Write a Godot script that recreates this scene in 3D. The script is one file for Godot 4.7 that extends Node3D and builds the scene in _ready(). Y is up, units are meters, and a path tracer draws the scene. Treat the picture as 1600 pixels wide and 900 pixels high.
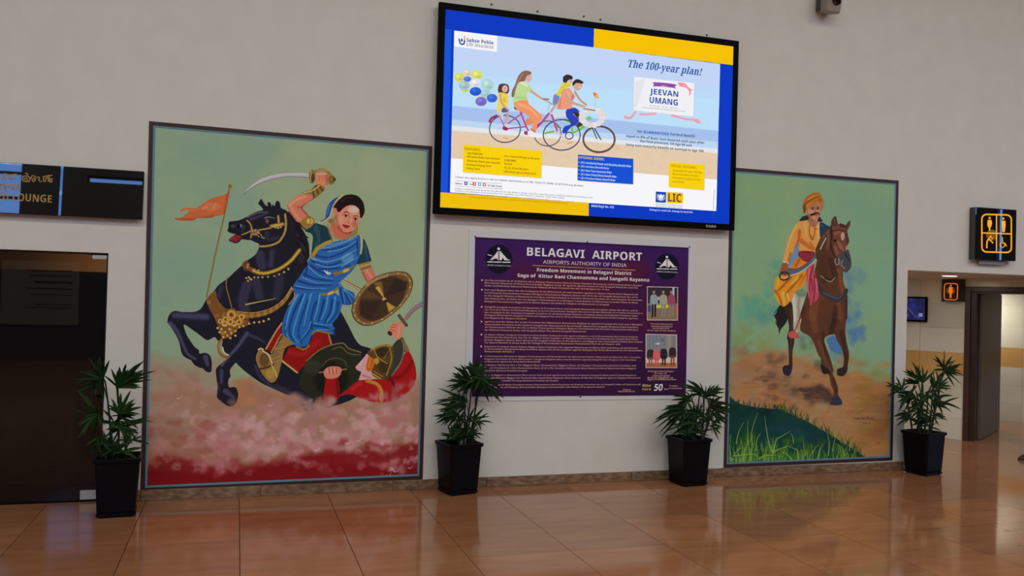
extends Node3D
# A wall of an airport hall: two painted murals, an advertising screen, an information poster, lit signs and four potted palms on polished stone tiles.
# Units are metres; the painted wall is the plane z = 0, x runs along it, the hall lies on the side of +z.

const TILE_X := 0.792
const TILE_Z := 0.812
const TILE_X0 := 0.0733
const TILE_Z0 := 1.4497 - 2.0 * 0.812
const HALL_LEFT := -10.0
const HALL_RIGHT := 20.0
const HALL_REAR := 16.0
const HALL_TOP := 8.5

# ---- pictures: each row is one stroke of paint, in millimetres from the top left corner of the picture ----
# F fill, S brush stroke, H many strokes along a line, D scattered dabs, C keep inside an outline, E end of that, T lettering
const WARRIOR_QUEEN_PICTURE := [
	["F",[174,200,166],1,0,0,[-174,-203,2705,-509,2830,3625,-98,3458]],
	["D",60,[-41,8,1182,2092],145,289,[[159,196,171],[166,199,166],[155,193,174]],0.35,1,3,0.55],
	["D",60,[1130,13,2652,2086],145,289,[[184,204,163],[177,201,158],[188,207,169]],0.35,1,4,0.55],
	["F",[196,144,122],0.9,92,1,[-21,2187,98,2088,285,2221,488,2271,636,2492,793,2358,954,2307,1256,2448,1597,2469,2125,2458,2673,2280,2701,3220,-1,3109]],
	["D",50,[-9,2238,748,2858],58,139,[[196,148,128],[185,130,109],[203,158,147],[193,166,141]],0.45,0.7,5,0.55],
	["D",30,[801,2305,1370,2622],40,87,[[220,152,109],[212,141,100],[207,136,95]],0.55,0.7,6,0.55],
	["D",34,[-2,2096,792,2399],52,116,[[190,177,149],[188,166,141],[199,169,152],[179,182,152]],0.42,0.8,27,0.55],
	["F",[158,43,49],0.95,92,0,[-65,2912,300,2974,774,3109,1098,3053,1516,2964,1950,2960,2752,2894,2777,3742,-51,3568]],
	["F",[147,28,35],0.9,69,0,[-62,3060,616,3137,1433,3066,2761,3188,2777,3742,-51,3568]],
	["S",[179,145,68],1,0,14,14,[694,526,654,788,594,1105,517,1549]],
	["S",[130,103,51],0.8,0,5,5,[692,561,654,788,589,1105,513,1549]],
	["F",[169,125,66],1,0,1,[693,508,715,532,693,551,676,535]],
	["F",[234,125,76],1,0,1,[690,573,657,606,585,634,527,657,477,695,428,736,392,750,306,752,272,790,325,771,348,782,308,824,273,845,225,847,252,864,337,866,395,857,423,836,517,831,589,807,658,779,674,678]],
	["C",1,[690,573,657,606,585,634,527,657,477,695,428,736,392,750,306,752,272,790,325,771,348,782,308,824,273,845,225,847,252,864,337,866,395,857,423,836,517,831,589,807,658,779,674,678]],
	["S",[196,98,57],0.8,12,23,23,[686,584,654,773]],
	["S",[196,98,51],0.7,17,23,23,[231,859,394,850,560,809]],
	["F",[245,147,106],0.8,23,1,[620,720,610,741,582,758,544,766,506,763,478,750,467,730,477,709,504,693,542,685,581,688,609,701]],
	["S",[255,189,148],0.7,6,12,6,[558,740,575,692]],
	["S",[255,196,155],0.7,6,12,6,[464,753,507,731]],
	["S",[253,155,87],0.6,6,12,12,[299,764,392,765,478,729]],
	["E"],
	["F",[40,39,54],1,0,1,[693,857,737,845,781,835,832,809,884,774,943,743,988,727,965,691,945,675,956,648,971,626,990,654,1010,682,1033,688,1026,665,1043,650,1059,669,1065,691,1075,668,1090,687,1100,651,1117,634,1140,658,1149,699,1186,713,1217,735,1226,728,1298,819,1368,919,1408,1021,1418,1142,1401,1195,1513,1304,1764,1723,1891,1948,2005,1997,2096,2062,2084,2213,1905,2459,1576,2577,1416,2587,1308,2465,1229,2431,1093,2367,1003,2320,913,2255,824,2181,790,2143,780,2143,734,2207,741,2262,723,2298,729,2362,776,2362,799,2381,811,2445,789,2518,737,2538,685,2509,639,2470,627,2443,630,2361,619,2279,612,2207,634,2170,684,2125,726,2072,683,2043,660,1989,663,1939,629,1945,594,1908,552,1931,518,1931,457,1884,389,1835,330,1799,348,1875,383,1937,426,1999,462,2028,468,2058,521,2051,559,2078,575,2134,575,2207,559,2228,524,2217,498,2189,481,2189,430,2163,396,2118,353,2096,317,2054,290,1947,240,1851,193,1783,190,1786,197,1733,221,1693,256,1677,320,1686,392,1685,442,1673,477,1644,498,1602,519,1563,586,1479,618,1433,669,1393,698,1369,726,1339,770,1292,813,1250,850,1209,894,1176,938,1136,955,1088,951,1116,963,1068,957,1041,920,1027,890,1013,852,1012,808,1009,789,1033,760,1048,727,1040,693,1020,740,976,754,965,710,956,681,935,690,910]],
	["C",1,[693,857,737,845,781,835,832,809,884,774,943,743,988,727,965,691,945,675,956,648,971,626,990,654,1010,682,1033,688,1026,665,1043,650,1059,669,1065,691,1075,668,1090,687,1100,651,1117,634,1140,658,1149,699,1186,713,1217,735,1226,728,1298,819,1368,919,1408,1021,1418,1142,1401,1195,1513,1304,1764,1723,1891,1948,2005,1997,2096,2062,2084,2213,1905,2459,1576,2577,1416,2587,1308,2465,1229,2431,1093,2367,1003,2320,913,2255,824,2181,790,2143,780,2143,734,2207,741,2262,723,2298,729,2362,776,2362,799,2381,811,2445,789,2518,737,2538,685,2509,639,2470,627,2443,630,2361,619,2279,612,2207,634,2170,684,2125,726,2072,683,2043,660,1989,663,1939,629,1945,594,1908,552,1931,518,1931,457,1884,389,1835,330,1799,348,1875,383,1937,426,1999,462,2028,468,2058,521,2051,559,2078,575,2134,575,2207,559,2228,524,2217,498,2189,481,2189,430,2163,396,2118,353,2096,317,2054,290,1947,240,1851,193,1783,190,1786,197,1733,221,1693,256,1677,320,1686,392,1685,442,1673,477,1644,498,1602,519,1563,586,1479,618,1433,669,1393,698,1369,726,1339,770,1292,813,1250,850,1209,894,1176,938,1136,955,1088,951,1116,963,1068,957,1041,920,1027,890,1013,852,1012,808,1009,789,1033,760,1048,727,1040,693,1020,740,976,754,965,710,956,681,935,690,910]],
	["S",[84,81,120],0.65,29,81,81,[968,1135,993,1244]],
	["S",[84,81,120],0.65,29,52,52,[1081,1114,1069,1241]],
	["S",[84,81,120],0.59,29,92,92,[870,1421,828,1564,853,1657]],
	["S",[84,81,120],0.52,29,81,81,[944,1388,978,1528]],
	["S",[84,81,120],0.45,29,81,81,[1156,1341,1130,1524]],
	["S",[84,81,120],0.91,29,58,58,[250,1717,393,1721,523,1726]],
	["S",[84,81,120],0.52,29,46,46,[641,1452,621,1538]],
	["S",[92,90,133],0.84,17,35,21,[213,1787,273,1858,317,1956,369,2063,437,2107]],
	["S",[92,90,133],0.84,17,46,28,[521,2089,540,2161]],
	["S",[92,90,133],0.9,17,35,21,[878,1867,794,1997,726,2079,660,2170]],
	["S",[92,90,133],0.72,17,40,24,[661,2216,663,2325]],
	["S",[92,90,133],0.72,17,52,31,[700,2398,770,2454]],
	["S",[92,90,133],0.6,17,29,17,[896,1886,967,1912,1029,1949]],
	["S",[92,90,133],0.6,17,23,14,[955,2170,1011,2281,1101,2346]],
	["S",[130,120,147],0.7,12,23,12,[855,800,944,755,1034,746]],
	["S",[100,92,125],0.6,17,29,12,[885,821,959,786,1027,758]],
	["S",[179,171,207],0.9,3,9,5,[1005,802,1043,790,1100,799]],
	["F",[139,90,90],0.9,6,1,[1046,828,1044,838,1037,847,1029,850,1020,848,1014,840,1011,830,1013,819,1020,811,1028,807,1037,810,1043,817]],
	["F",[92,87,114],0.8,12,1,[753,891,750,900,742,907,731,910,720,908,712,902,708,894,711,885,719,878,730,875,741,877,750,883]],
	["F",[148,158,196],0.8,6,1,[812,884,810,892,805,898,797,900,790,898,785,893,783,886,784,878,790,872,797,870,804,871,809,877]],
	["F",[21,21,27],1,3,1,[792,889,790,898,786,905,779,907,772,905,767,899,765,890,767,882,772,875,778,872,785,874,790,880]],
	["S",[73,73,100],0.6,23,46,23,[1031,939,1040,1001,1139,973]],
	["S",[87,84,114],0.6,12,23,17,[827,887,813,935]],
	["S",[68,62,81],0.6,23,58,58,[1318,921,1355,1058,1341,1180]],
	["F",[130,122,139],0.5,52,1,[1509,2527,1483,2576,1411,2610,1312,2621,1212,2606,1140,2570,1112,2522,1137,2474,1208,2440,1307,2428,1407,2442,1481,2478]],
	["F",[100,95,125],0.4,35,1,[1271,2404,1252,2431,1197,2450,1122,2456,1048,2448,993,2428,972,2401,992,2374,1045,2355,1120,2349,1195,2356,1250,2377]],
	["E"],
	["S",[38,32,43],1,0,29,6,[1246,761,1333,851,1393,903]],
	["S",[38,32,43],1,0,29,6,[1282,837,1360,936,1407,965]],
	["S",[38,32,43],1,0,29,6,[1300,888,1370,1005,1413,1029]],
	["S",[38,32,43],1,0,29,6,[1319,973,1389,1056,1399,1125]],
	["S",[38,32,43],1,0,29,6,[1303,1026,1374,1126,1401,1191]],
	["F",[158,46,62],1,0,1,[693,1020,744,976,805,978,794,1004,765,1035,730,1029]],
	["S",[209,90,103],0.7,3,7,3,[711,1012,777,983]],
	["S",[171,139,70],1,0,15,15,[849,831,883,868,893,915,889,989]],
	["S",[239,212,125],0.8,2,5,5,[849,831,883,868,893,915,889,989]],
	["S",[171,139,70],1,0,15,15,[896,946,963,915,1060,890,1109,862]],
	["S",[239,212,125],0.8,2,5,5,[896,946,963,915,1060,890,1109,862]],
	["S",[171,139,70],1,0,23,23,[1126,776,1136,858]],
	["S",[239,212,125],0.8,2,8,8,[1126,776,1136,858]],
	["S",[171,139,70],1,0,21,21,[1187,756,1198,835,1191,915,1166,975,1125,1025,1042,1058,970,1066]],
	["S",[239,212,125],0.8,2,7,7,[1187,756,1198,835,1191,915,1166,975,1125,1025,1042,1058,970,1066]],
	["S",[171,139,70],1,0,13,13,[810,966,858,944,895,919]],
	["S",[239,212,125],0.8,2,4,4,[810,966,858,944,895,919]],
	["S",[171,139,70],1,0,35,35,[1068,874,1170,848]],
	["S",[239,212,125],0.8,2,12,12,[1068,874,1170,848]],
	["F",[158,122,84],1,0,1,[965,936,960,952,946,965,926,970,906,967,892,956,886,940,891,924,905,911,925,906,945,909,959,920]],
	["F",[230,196,134],1,0,1,[909,926,909,929,906,932,903,933,899,932,897,930,896,926,897,923,899,920,902,919,906,920,908,922]],
	["F",[230,196,134],1,0,1,[932,921,931,924,929,927,925,928,922,927,919,925,918,921,919,918,922,915,925,914,928,915,931,917]],
	["F",[230,196,134],1,0,1,[955,935,954,939,952,941,948,942,945,942,942,939,941,936,942,932,944,929,948,928,951,929,954,932]],
	["F",[230,196,134],1,0,1,[940,955,939,959,937,962,934,963,930,962,928,960,927,956,927,953,930,950,933,949,937,949,939,952]],
	["F",[230,196,134],1,0,1,[914,957,913,960,911,963,907,964,904,963,901,961,900,957,901,954,904,951,907,950,910,951,913,953]],
	["F",[230,196,134],1,0,1,[970,942,969,946,967,948,963,949,960,949,957,946,956,943,957,939,960,936,963,935,966,936,969,939]],
	["F",[230,196,134],1,0,1,[986,961,985,964,982,967,979,968,976,968,973,965,972,962,973,958,975,955,979,954,982,955,985,957]],
	["F",[230,196,134],1,0,1,[963,974,962,977,960,980,957,981,953,980,951,978,950,975,951,971,953,968,956,967,960,968,962,970]],
	["F",[230,196,134],1,0,1,[1009,987,1008,991,1006,994,1002,995,999,994,996,991,995,988,996,984,999,982,1002,981,1005,981,1008,984]],
	["F",[230,196,134],1,0,1,[994,980,993,984,990,986,987,988,984,987,981,984,980,981,981,977,983,975,987,973,990,974,993,977]],
	["F",[245,204,100],1,0,1,[1095,872,1094,877,1091,880,1087,882,1083,881,1079,878,1078,873,1079,869,1082,865,1086,864,1091,865,1094,868]],
	["F",[245,204,100],1,0,1,[1114,859,1113,864,1110,867,1106,869,1101,868,1098,865,1097,860,1098,856,1101,852,1105,851,1109,852,1113,855]],
	["F",[245,204,100],1,0,1,[1133,866,1132,871,1129,874,1125,876,1121,875,1117,872,1116,867,1117,863,1120,859,1124,858,1129,859,1132,862]],
	["F",[245,204,100],1,0,1,[1152,857,1151,862,1148,865,1144,867,1139,866,1136,863,1135,858,1136,854,1139,850,1143,849,1148,850,1151,853]],
	["F",[245,204,100],1,0,1,[1115,883,1113,888,1110,891,1106,892,1102,891,1099,888,1097,884,1098,879,1101,876,1106,875,1110,876,1113,879]],
	["F",[245,204,100],1,0,1,[1138,886,1136,890,1133,894,1129,895,1125,894,1122,891,1120,887,1121,882,1124,879,1129,877,1133,878,1136,881]],
	["F",[245,204,100],1,0,1,[1160,877,1159,881,1156,885,1152,886,1148,885,1144,882,1143,878,1144,873,1147,870,1151,868,1156,869,1159,872]],
	["S",[155,120,49],1,0,38,38,[832,1243,896,1283,972,1312,1048,1307,1146,1268,1222,1213,1274,1160,1274,1157,1327,1083]],
	["S",[234,193,73],0.9,5,17,17,[832,1243,896,1283,972,1312,1048,1307,1146,1268,1222,1213,1274,1160,1274,1157,1327,1083]],
	["S",[255,250,128],0.8,2,5,5,[832,1243,896,1283,972,1312,1048,1307,1146,1268,1222,1213,1274,1160,1274,1157,1327,1083]],
	["F",[120,81,60],0.9,12,1,[888,1248,884,1272,872,1290,855,1296,839,1291,826,1274,821,1251,825,1227,837,1210,853,1203,870,1208,883,1225]],
	["F",[209,166,84],1,0,1,[876,1260,875,1266,871,1270,866,1271,861,1270,857,1266,856,1261,857,1256,861,1252,866,1250,871,1251,874,1255]],
	["F",[209,166,84],1,0,1,[895,1287,894,1292,890,1296,885,1298,880,1297,877,1293,875,1288,876,1283,880,1279,885,1277,890,1278,894,1282]],
	["F",[209,166,84],1,0,1,[914,1282,913,1288,909,1292,904,1293,899,1292,895,1289,894,1283,895,1278,899,1274,904,1272,909,1274,912,1277]],
	["F",[209,166,84],1,0,1,[936,1282,935,1287,932,1291,927,1293,921,1291,918,1288,916,1282,917,1277,921,1273,926,1271,931,1273,935,1276]],
	["F",[209,166,84],1,0,1,[952,1293,951,1298,947,1302,942,1304,937,1303,933,1299,932,1294,933,1288,936,1284,941,1283,947,1284,950,1288]],
	["F",[209,166,84],1,0,1,[974,1288,973,1293,969,1297,964,1299,959,1298,955,1294,954,1289,955,1283,959,1279,964,1278,969,1279,973,1283]],
	["F",[209,166,84],1,0,1,[879,1237,878,1242,874,1246,869,1248,864,1247,860,1243,859,1238,860,1232,864,1228,869,1227,874,1228,878,1232]],
	["F",[169,73,60],1,0,1,[909,1285,907,1294,901,1301,893,1303,885,1301,878,1295,876,1286,878,1277,884,1271,892,1268,901,1270,907,1276]],
	["F",[218,193,120],1,0,1,[866,1363,865,1367,862,1371,857,1372,853,1371,849,1368,848,1363,849,1359,852,1355,857,1354,861,1355,865,1358]],
	["F",[218,193,120],1,0,1,[888,1354,887,1359,884,1362,880,1364,875,1363,872,1359,870,1355,871,1350,875,1346,879,1345,884,1346,887,1349]],
	["F",[218,193,120],1,0,1,[900,1369,899,1374,896,1378,891,1379,887,1378,883,1375,882,1370,883,1365,886,1362,891,1360,895,1361,899,1365]],
	["F",[218,193,120],1,0,1,[882,1388,881,1393,877,1396,873,1398,868,1397,865,1393,864,1389,865,1384,868,1380,872,1379,877,1380,880,1383]],
	["F",[218,193,120],1,0,1,[911,1373,910,1378,907,1381,902,1383,898,1382,895,1378,893,1374,894,1369,898,1365,902,1364,907,1365,910,1368]],
	["F",[218,193,120],1,0,1,[937,1352,936,1357,933,1361,928,1362,924,1361,920,1358,919,1353,920,1348,923,1345,928,1343,932,1344,936,1348]],
	["F",[218,193,120],1,0,1,[971,1351,970,1356,967,1360,962,1361,958,1360,954,1356,953,1352,954,1347,957,1343,962,1342,966,1343,970,1347]],
	["F",[218,193,120],1,0,1,[1009,1350,1008,1355,1004,1358,1000,1360,995,1359,992,1355,991,1350,992,1346,995,1342,999,1341,1004,1342,1007,1345]],
	["F",[218,193,120],1,0,1,[1058,1344,1057,1349,1054,1353,1049,1354,1044,1353,1041,1350,1040,1345,1041,1340,1044,1336,1049,1335,1053,1336,1057,1339]],
	["F",[218,193,120],1,0,1,[1115,1334,1114,1339,1111,1343,1106,1344,1101,1343,1098,1340,1097,1335,1098,1330,1101,1327,1106,1325,1110,1326,1114,1330]],
	["F",[218,193,120],1,0,1,[1157,1317,1155,1322,1152,1325,1148,1327,1143,1326,1140,1322,1138,1318,1139,1313,1143,1309,1147,1308,1152,1309,1155,1312]],
	["F",[218,193,120],1,0,1,[1198,1295,1197,1300,1194,1304,1189,1305,1185,1304,1181,1301,1180,1296,1181,1291,1184,1288,1189,1286,1193,1287,1197,1291]],
	["F",[218,193,120],1,0,1,[1240,1266,1239,1271,1236,1275,1231,1276,1226,1275,1223,1271,1221,1267,1223,1262,1226,1258,1230,1257,1235,1258,1239,1261]],
	["F",[218,193,120],1,0,1,[1202,1295,1201,1300,1198,1304,1193,1305,1189,1304,1185,1301,1184,1296,1185,1291,1188,1288,1193,1286,1197,1287,1201,1291]],
	["F",[218,193,120],1,0,1,[1236,1262,1235,1267,1232,1271,1227,1272,1222,1271,1219,1268,1218,1263,1219,1258,1222,1255,1227,1253,1231,1254,1235,1258]],
	["F",[147,98,54],1,0,1,[589,1486,519,1564,535,1633,581,1718,612,1787,617,1798,654,1907,688,1920,739,1897,807,1823,885,1794,883,1730,787,1704,794,1690,756,1644,689,1649,637,1600,606,1546]],
	["C",1,[589,1486,519,1564,535,1633,581,1718,612,1787,617,1798,654,1907,688,1920,739,1897,807,1823,885,1794,883,1730,787,1704,794,1690,756,1644,689,1649,637,1600,606,1546]],
	["D",60,[508,1543,920,1886],9,23,[[185,133,68],[125,81,46],[209,158,81]],0.7,1,8,0.55],
	["E"],
	["S",[152,109,54],1,0,58,29,[787,1694,906,1702,1019,1681,1117,1635,1207,1554,1265,1449]],
	["S",[196,147,70],0.8,6,29,17,[787,1703,907,1710,1019,1690,1117,1644,1207,1563,1265,1457]],
	["S",[237,193,95],0.9,2,7,7,[786,1673,906,1681,1019,1660,1117,1615,1207,1533,1264,1428]],
	["S",[245,199,95],0.7,0,6,6,[783,1676,791,1723]],
	["S",[120,81,40],0.7,0,6,6,[815,1678,823,1725]],
	["S",[245,199,95],0.7,0,6,6,[847,1680,854,1727]],
	["S",[120,81,40],0.7,0,6,6,[879,1682,886,1729]],
	["S",[245,199,95],0.7,0,6,6,[910,1683,918,1730]],
	["S",[120,81,40],0.7,0,6,6,[940,1677,948,1724]],
	["S",[245,199,95],0.7,0,6,6,[970,1672,978,1719]],
	["S",[120,81,40],0.7,0,6,6,[1000,1666,1008,1713]],
	["S",[245,199,95],0.7,0,6,6,[1028,1657,1036,1705]],
	["S",[120,81,40],0.7,0,6,6,[1054,1645,1062,1693]],
	["S",[245,199,95],0.7,0,6,6,[1080,1633,1089,1680]],
	["S",[120,81,40],0.7,0,6,6,[1107,1621,1115,1668]],
	["S",[245,199,95],0.7,0,6,6,[1131,1601,1139,1649]],
	["S",[120,81,40],0.7,0,6,6,[1155,1580,1163,1627]],
	["S",[245,199,95],0.7,0,6,6,[1179,1558,1187,1605]],
	["S",[120,81,40],0.7,0,6,6,[1203,1536,1211,1584]],
	["F",[209,158,73],1,0,1,[779,1702,774,1725,758,1743,736,1750,714,1744,697,1727,691,1704,696,1680,712,1663,734,1656,756,1662,773,1679]],
	["S",[255,212,114],1,0,6,6,[766,1702,764,1715,758,1726,748,1733,736,1736,724,1733,714,1726,707,1716,704,1703,706,1691,712,1680,722,1673,734,1670,746,1672,756,1679,763,1690,766,1702]],
	["F",[136,65,49],1,0,1,[751,1702,749,1711,743,1717,735,1719,728,1717,722,1711,719,1703,721,1695,727,1689,735,1686,742,1688,748,1694]],
	["F",[209,158,73],1,0,1,[853,1720,849,1735,839,1746,825,1750,811,1746,801,1736,797,1721,800,1706,810,1695,824,1691,838,1695,848,1705]],
	["S",[255,212,114],1,0,6,6,[844,1720,843,1728,839,1735,833,1739,825,1741,818,1740,811,1735,807,1729,805,1721,806,1713,810,1706,817,1702,824,1700,832,1701,838,1706,842,1712,844,1720]],
	["F",[136,65,49],1,0,1,[834,1720,833,1726,830,1729,825,1731,820,1730,816,1726,815,1721,816,1716,819,1712,824,1710,829,1712,833,1715]],
	["F",[209,158,73],1,0,1,[712,1746,709,1761,699,1772,685,1776,671,1772,661,1762,657,1747,660,1733,670,1722,684,1717,698,1721,708,1732]],
	["S",[255,212,114],1,0,6,6,[704,1746,702,1754,698,1761,692,1765,685,1767,677,1766,671,1761,667,1755,665,1747,666,1739,670,1732,676,1728,684,1726,691,1728,698,1732,702,1739,704,1746]],
	["F",[136,65,49],1,0,1,[694,1747,693,1752,689,1755,685,1757,680,1756,676,1752,675,1747,676,1742,679,1738,684,1736,689,1738,693,1741]],
	["F",[209,158,73],1,0,1,[762,1769,758,1786,747,1799,730,1804,713,1800,701,1787,696,1770,700,1752,712,1739,728,1734,745,1739,758,1751]],
	["S",[255,212,114],1,0,6,6,[752,1769,751,1778,746,1786,739,1792,730,1794,721,1792,713,1787,708,1779,706,1770,707,1760,712,1752,720,1747,729,1745,738,1746,745,1752,750,1759,752,1769]],
	["F",[136,65,49],1,0,1,[741,1769,739,1775,735,1780,729,1782,724,1780,719,1776,718,1769,719,1763,723,1759,729,1757,735,1759,739,1763]],
	["F",[209,158,73],1,0,1,[706,1785,702,1800,692,1811,679,1815,665,1811,654,1801,650,1786,654,1772,663,1761,677,1757,691,1760,701,1771]],
	["S",[255,212,114],1,0,6,6,[697,1785,696,1793,692,1800,686,1805,678,1806,671,1805,665,1800,660,1794,659,1786,660,1778,664,1772,670,1767,677,1765,685,1767,691,1771,696,1778,697,1785]],
	["F",[136,65,49],1,0,1,[688,1786,686,1791,683,1795,678,1796,673,1795,670,1791,668,1786,669,1781,673,1777,678,1776,682,1777,686,1781]],
	["F",[209,158,73],1,0,1,[787,1784,784,1799,774,1810,760,1814,746,1810,735,1799,731,1785,735,1770,745,1759,758,1755,772,1759,783,1769]],
	["S",[255,212,114],1,0,6,6,[779,1784,777,1792,773,1799,767,1803,760,1805,752,1803,746,1799,741,1793,740,1785,741,1777,745,1770,751,1766,759,1764,766,1765,773,1770,777,1776,779,1784]],
	["F",[136,65,49],1,0,1,[769,1784,768,1789,764,1793,759,1795,754,1793,751,1790,749,1785,751,1779,754,1776,759,1774,764,1775,767,1779]],
	["F",[209,158,73],1,0,1,[663,1763,660,1774,652,1783,641,1786,630,1783,622,1775,619,1763,621,1752,629,1743,640,1740,651,1743,659,1751]],
	["S",[255,212,114],1,0,6,6,[656,1763,655,1769,652,1774,647,1778,641,1779,635,1778,630,1775,626,1770,625,1763,626,1757,629,1752,634,1748,640,1747,646,1748,651,1751,655,1757,656,1763]],
	["F",[136,65,49],1,0,1,[648,1763,647,1767,645,1770,641,1771,637,1770,634,1767,633,1763,634,1759,637,1756,640,1755,644,1756,647,1759]],
	["F",[209,158,73],1,0,1,[831,1767,828,1782,818,1793,804,1797,790,1794,780,1783,775,1768,779,1754,789,1743,803,1739,817,1742,827,1753]],
	["S",[255,212,114],1,0,6,6,[823,1768,822,1776,818,1782,811,1787,804,1789,796,1787,790,1783,786,1776,784,1768,785,1760,789,1754,795,1749,803,1747,810,1749,817,1753,821,1760,823,1768]],
	["F",[136,65,49],1,0,1,[813,1768,812,1773,808,1777,804,1778,799,1777,795,1773,794,1768,795,1763,798,1759,803,1758,808,1759,812,1763]],
	["F",[248,209,125],1,0,1,[627,1825,626,1831,623,1835,618,1836,613,1835,609,1831,608,1826,609,1821,612,1817,617,1815,622,1816,626,1820]],
	["F",[248,209,125],1,0,1,[645,1862,644,1867,641,1871,636,1872,631,1871,627,1867,626,1862,627,1857,630,1853,635,1851,640,1852,644,1856]],
	["F",[248,209,125],1,0,1,[687,1797,686,1803,682,1806,677,1808,672,1807,668,1803,667,1798,668,1792,672,1788,677,1787,682,1788,685,1792]],
	["F",[248,209,125],1,0,1,[730,1787,728,1793,725,1797,720,1798,715,1797,711,1793,710,1788,711,1783,714,1779,719,1777,724,1778,728,1782]],
	["F",[248,209,125],1,0,1,[773,1796,772,1801,768,1805,763,1807,758,1805,754,1801,753,1796,754,1791,758,1787,763,1785,768,1787,772,1791]],
	["F",[248,209,125],1,0,1,[697,1861,696,1866,692,1870,687,1871,682,1870,678,1866,677,1861,678,1856,682,1852,687,1850,692,1852,695,1856]],
	["F",[248,209,125],1,0,1,[731,1833,729,1838,726,1842,721,1844,716,1842,712,1839,711,1833,712,1828,715,1824,720,1823,725,1824,729,1828]],
	["F",[248,209,125],1,0,1,[749,1869,748,1875,744,1878,739,1880,734,1879,730,1875,729,1869,730,1864,734,1860,739,1859,744,1860,747,1864]],
	["F",[248,209,125],1,0,1,[783,1850,782,1856,778,1860,773,1861,768,1860,764,1856,763,1851,764,1845,768,1842,773,1840,778,1841,782,1845]],
	["F",[248,209,125],1,0,1,[715,1892,714,1898,710,1902,705,1903,700,1902,696,1898,695,1893,696,1887,700,1883,705,1882,710,1883,713,1887]],
	["F",[248,209,125],1,0,1,[681,1906,679,1912,676,1916,671,1917,666,1916,662,1912,661,1907,662,1901,666,1898,671,1896,676,1897,679,1901]],
	["F",[248,209,125],1,0,1,[817,1813,816,1819,812,1823,807,1824,802,1823,798,1819,797,1814,798,1808,802,1805,807,1803,812,1804,815,1808]],
	["F",[248,209,125],1,0,1,[851,1804,850,1809,847,1813,842,1814,837,1813,833,1809,831,1804,833,1799,836,1795,841,1793,846,1795,850,1798]],
	["F",[248,209,125],1,0,1,[903,1780,902,1785,898,1789,893,1791,888,1789,885,1786,883,1780,884,1775,888,1771,893,1770,898,1771,902,1775]],
	["F",[248,209,125],1,0,1,[947,1770,946,1775,942,1779,937,1781,932,1779,928,1776,927,1770,928,1765,931,1761,937,1760,942,1761,945,1765]],
	["F",[248,209,125],1,0,1,[991,1765,990,1770,986,1774,981,1775,976,1774,972,1770,970,1765,972,1760,975,1756,980,1754,986,1756,989,1759]],
	["F",[248,209,125],1,0,1,[1030,1755,1029,1760,1026,1764,1020,1766,1015,1764,1011,1760,1010,1755,1011,1750,1015,1746,1020,1744,1025,1746,1029,1749]],
	["F",[248,209,125],1,0,1,[1074,1735,1073,1741,1069,1745,1064,1746,1059,1745,1055,1741,1054,1736,1055,1730,1059,1726,1064,1725,1069,1726,1073,1730]],
	["F",[248,209,125],1,0,1,[784,1892,783,1897,779,1901,774,1902,769,1901,765,1897,764,1892,765,1887,769,1883,774,1881,779,1882,783,1886]],
	["F",[248,209,125],1,0,1,[741,1915,740,1920,736,1924,731,1926,726,1924,723,1920,721,1915,722,1910,726,1906,731,1904,736,1906,740,1910]],
	["F",[248,209,125],1,0,1,[662,1834,661,1839,657,1843,652,1845,647,1843,643,1840,642,1834,643,1829,647,1825,652,1824,657,1825,660,1829]],
	["S",[204,196,109],1,3,15,5,[859,1606,979,1577,1122,1544]],
	["S",[158,130,90],1,0,10,10,[691,1353,683,1435,709,1536,735,1636]],
	["S",[171,114,54],1,0,25,25,[656,1929,631,1980,640,2043,679,2088,720,2085]],
	["S",[237,179,95],0.8,0,6,6,[653,1939,632,1989,644,2048]],
	["S",[255,255,237],1,0,7,7,[666,1998,683,2047,719,2072]],
	["F",[171,32,35],1,0,0,[1182,1773,1179,1875,1097,2045,1047,2012,1126,1861]],
	["S",[220,177,109],1,0,15,15,[1185,1770,1126,1861,1047,2012]],
	["S",[209,169,103],1,0,13,13,[1180,1875,1097,2045]],
	["F",[169,30,32],1,0,0,[1200,2112,1255,1990,1319,1990,1392,2017,1454,1923,1484,1847,1619,1869,1649,1959,1540,2054,1414,2149,1339,2231]],
	["C",0,[1200,2112,1255,1990,1319,1990,1392,2017,1454,1923,1484,1847,1619,1869,1649,1959,1540,2054,1414,2149,1339,2231]],
	["S",[199,43,43],0.7,29,52,52,[1257,2037,1375,2055,1519,1941]],
	["E"],
	["S",[234,193,111],1,0,17,17,[1191,2119,1334,2231]],
	["S",[209,155,106],1,0,14,14,[1614,1869,1642,1959]],
	["F",[51,122,212],1,0,1,[1323,1462,1263,1571,1207,1693,1187,1796,1189,1875,1227,1944,1282,1967,1323,1982,1373,1991,1423,1970,1453,1895,1488,1836,1600,1848,1680,1871,1673,1816,1649,1769,1698,1702,1724,1626,1732,1540,1679,1485,1589,1449,1469,1458,1396,1455]],
	["C",1,[1323,1462,1263,1571,1207,1693,1187,1796,1189,1875,1227,1944,1282,1967,1323,1982,1373,1991,1423,1970,1453,1895,1488,1836,1600,1848,1680,1871,1673,1816,1649,1769,1698,1702,1724,1626,1732,1540,1679,1485,1589,1449,1469,1458,1396,1455]],
	["S",[28,73,149],0.8,9,23,12,[1361,1512,1292,1663,1251,1832,1299,1943]],
	["S",[28,73,149],0.8,9,20,10,[1417,1548,1366,1699,1334,1859,1373,1961]],
	["S",[28,73,149],0.8,9,23,12,[1491,1565,1457,1679,1450,1754]],
	["S",[28,73,149],0.8,9,23,12,[1564,1544,1539,1658,1514,1753]],
	["S",[28,73,149],0.8,9,23,12,[1638,1542,1622,1656,1570,1761]],
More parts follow.
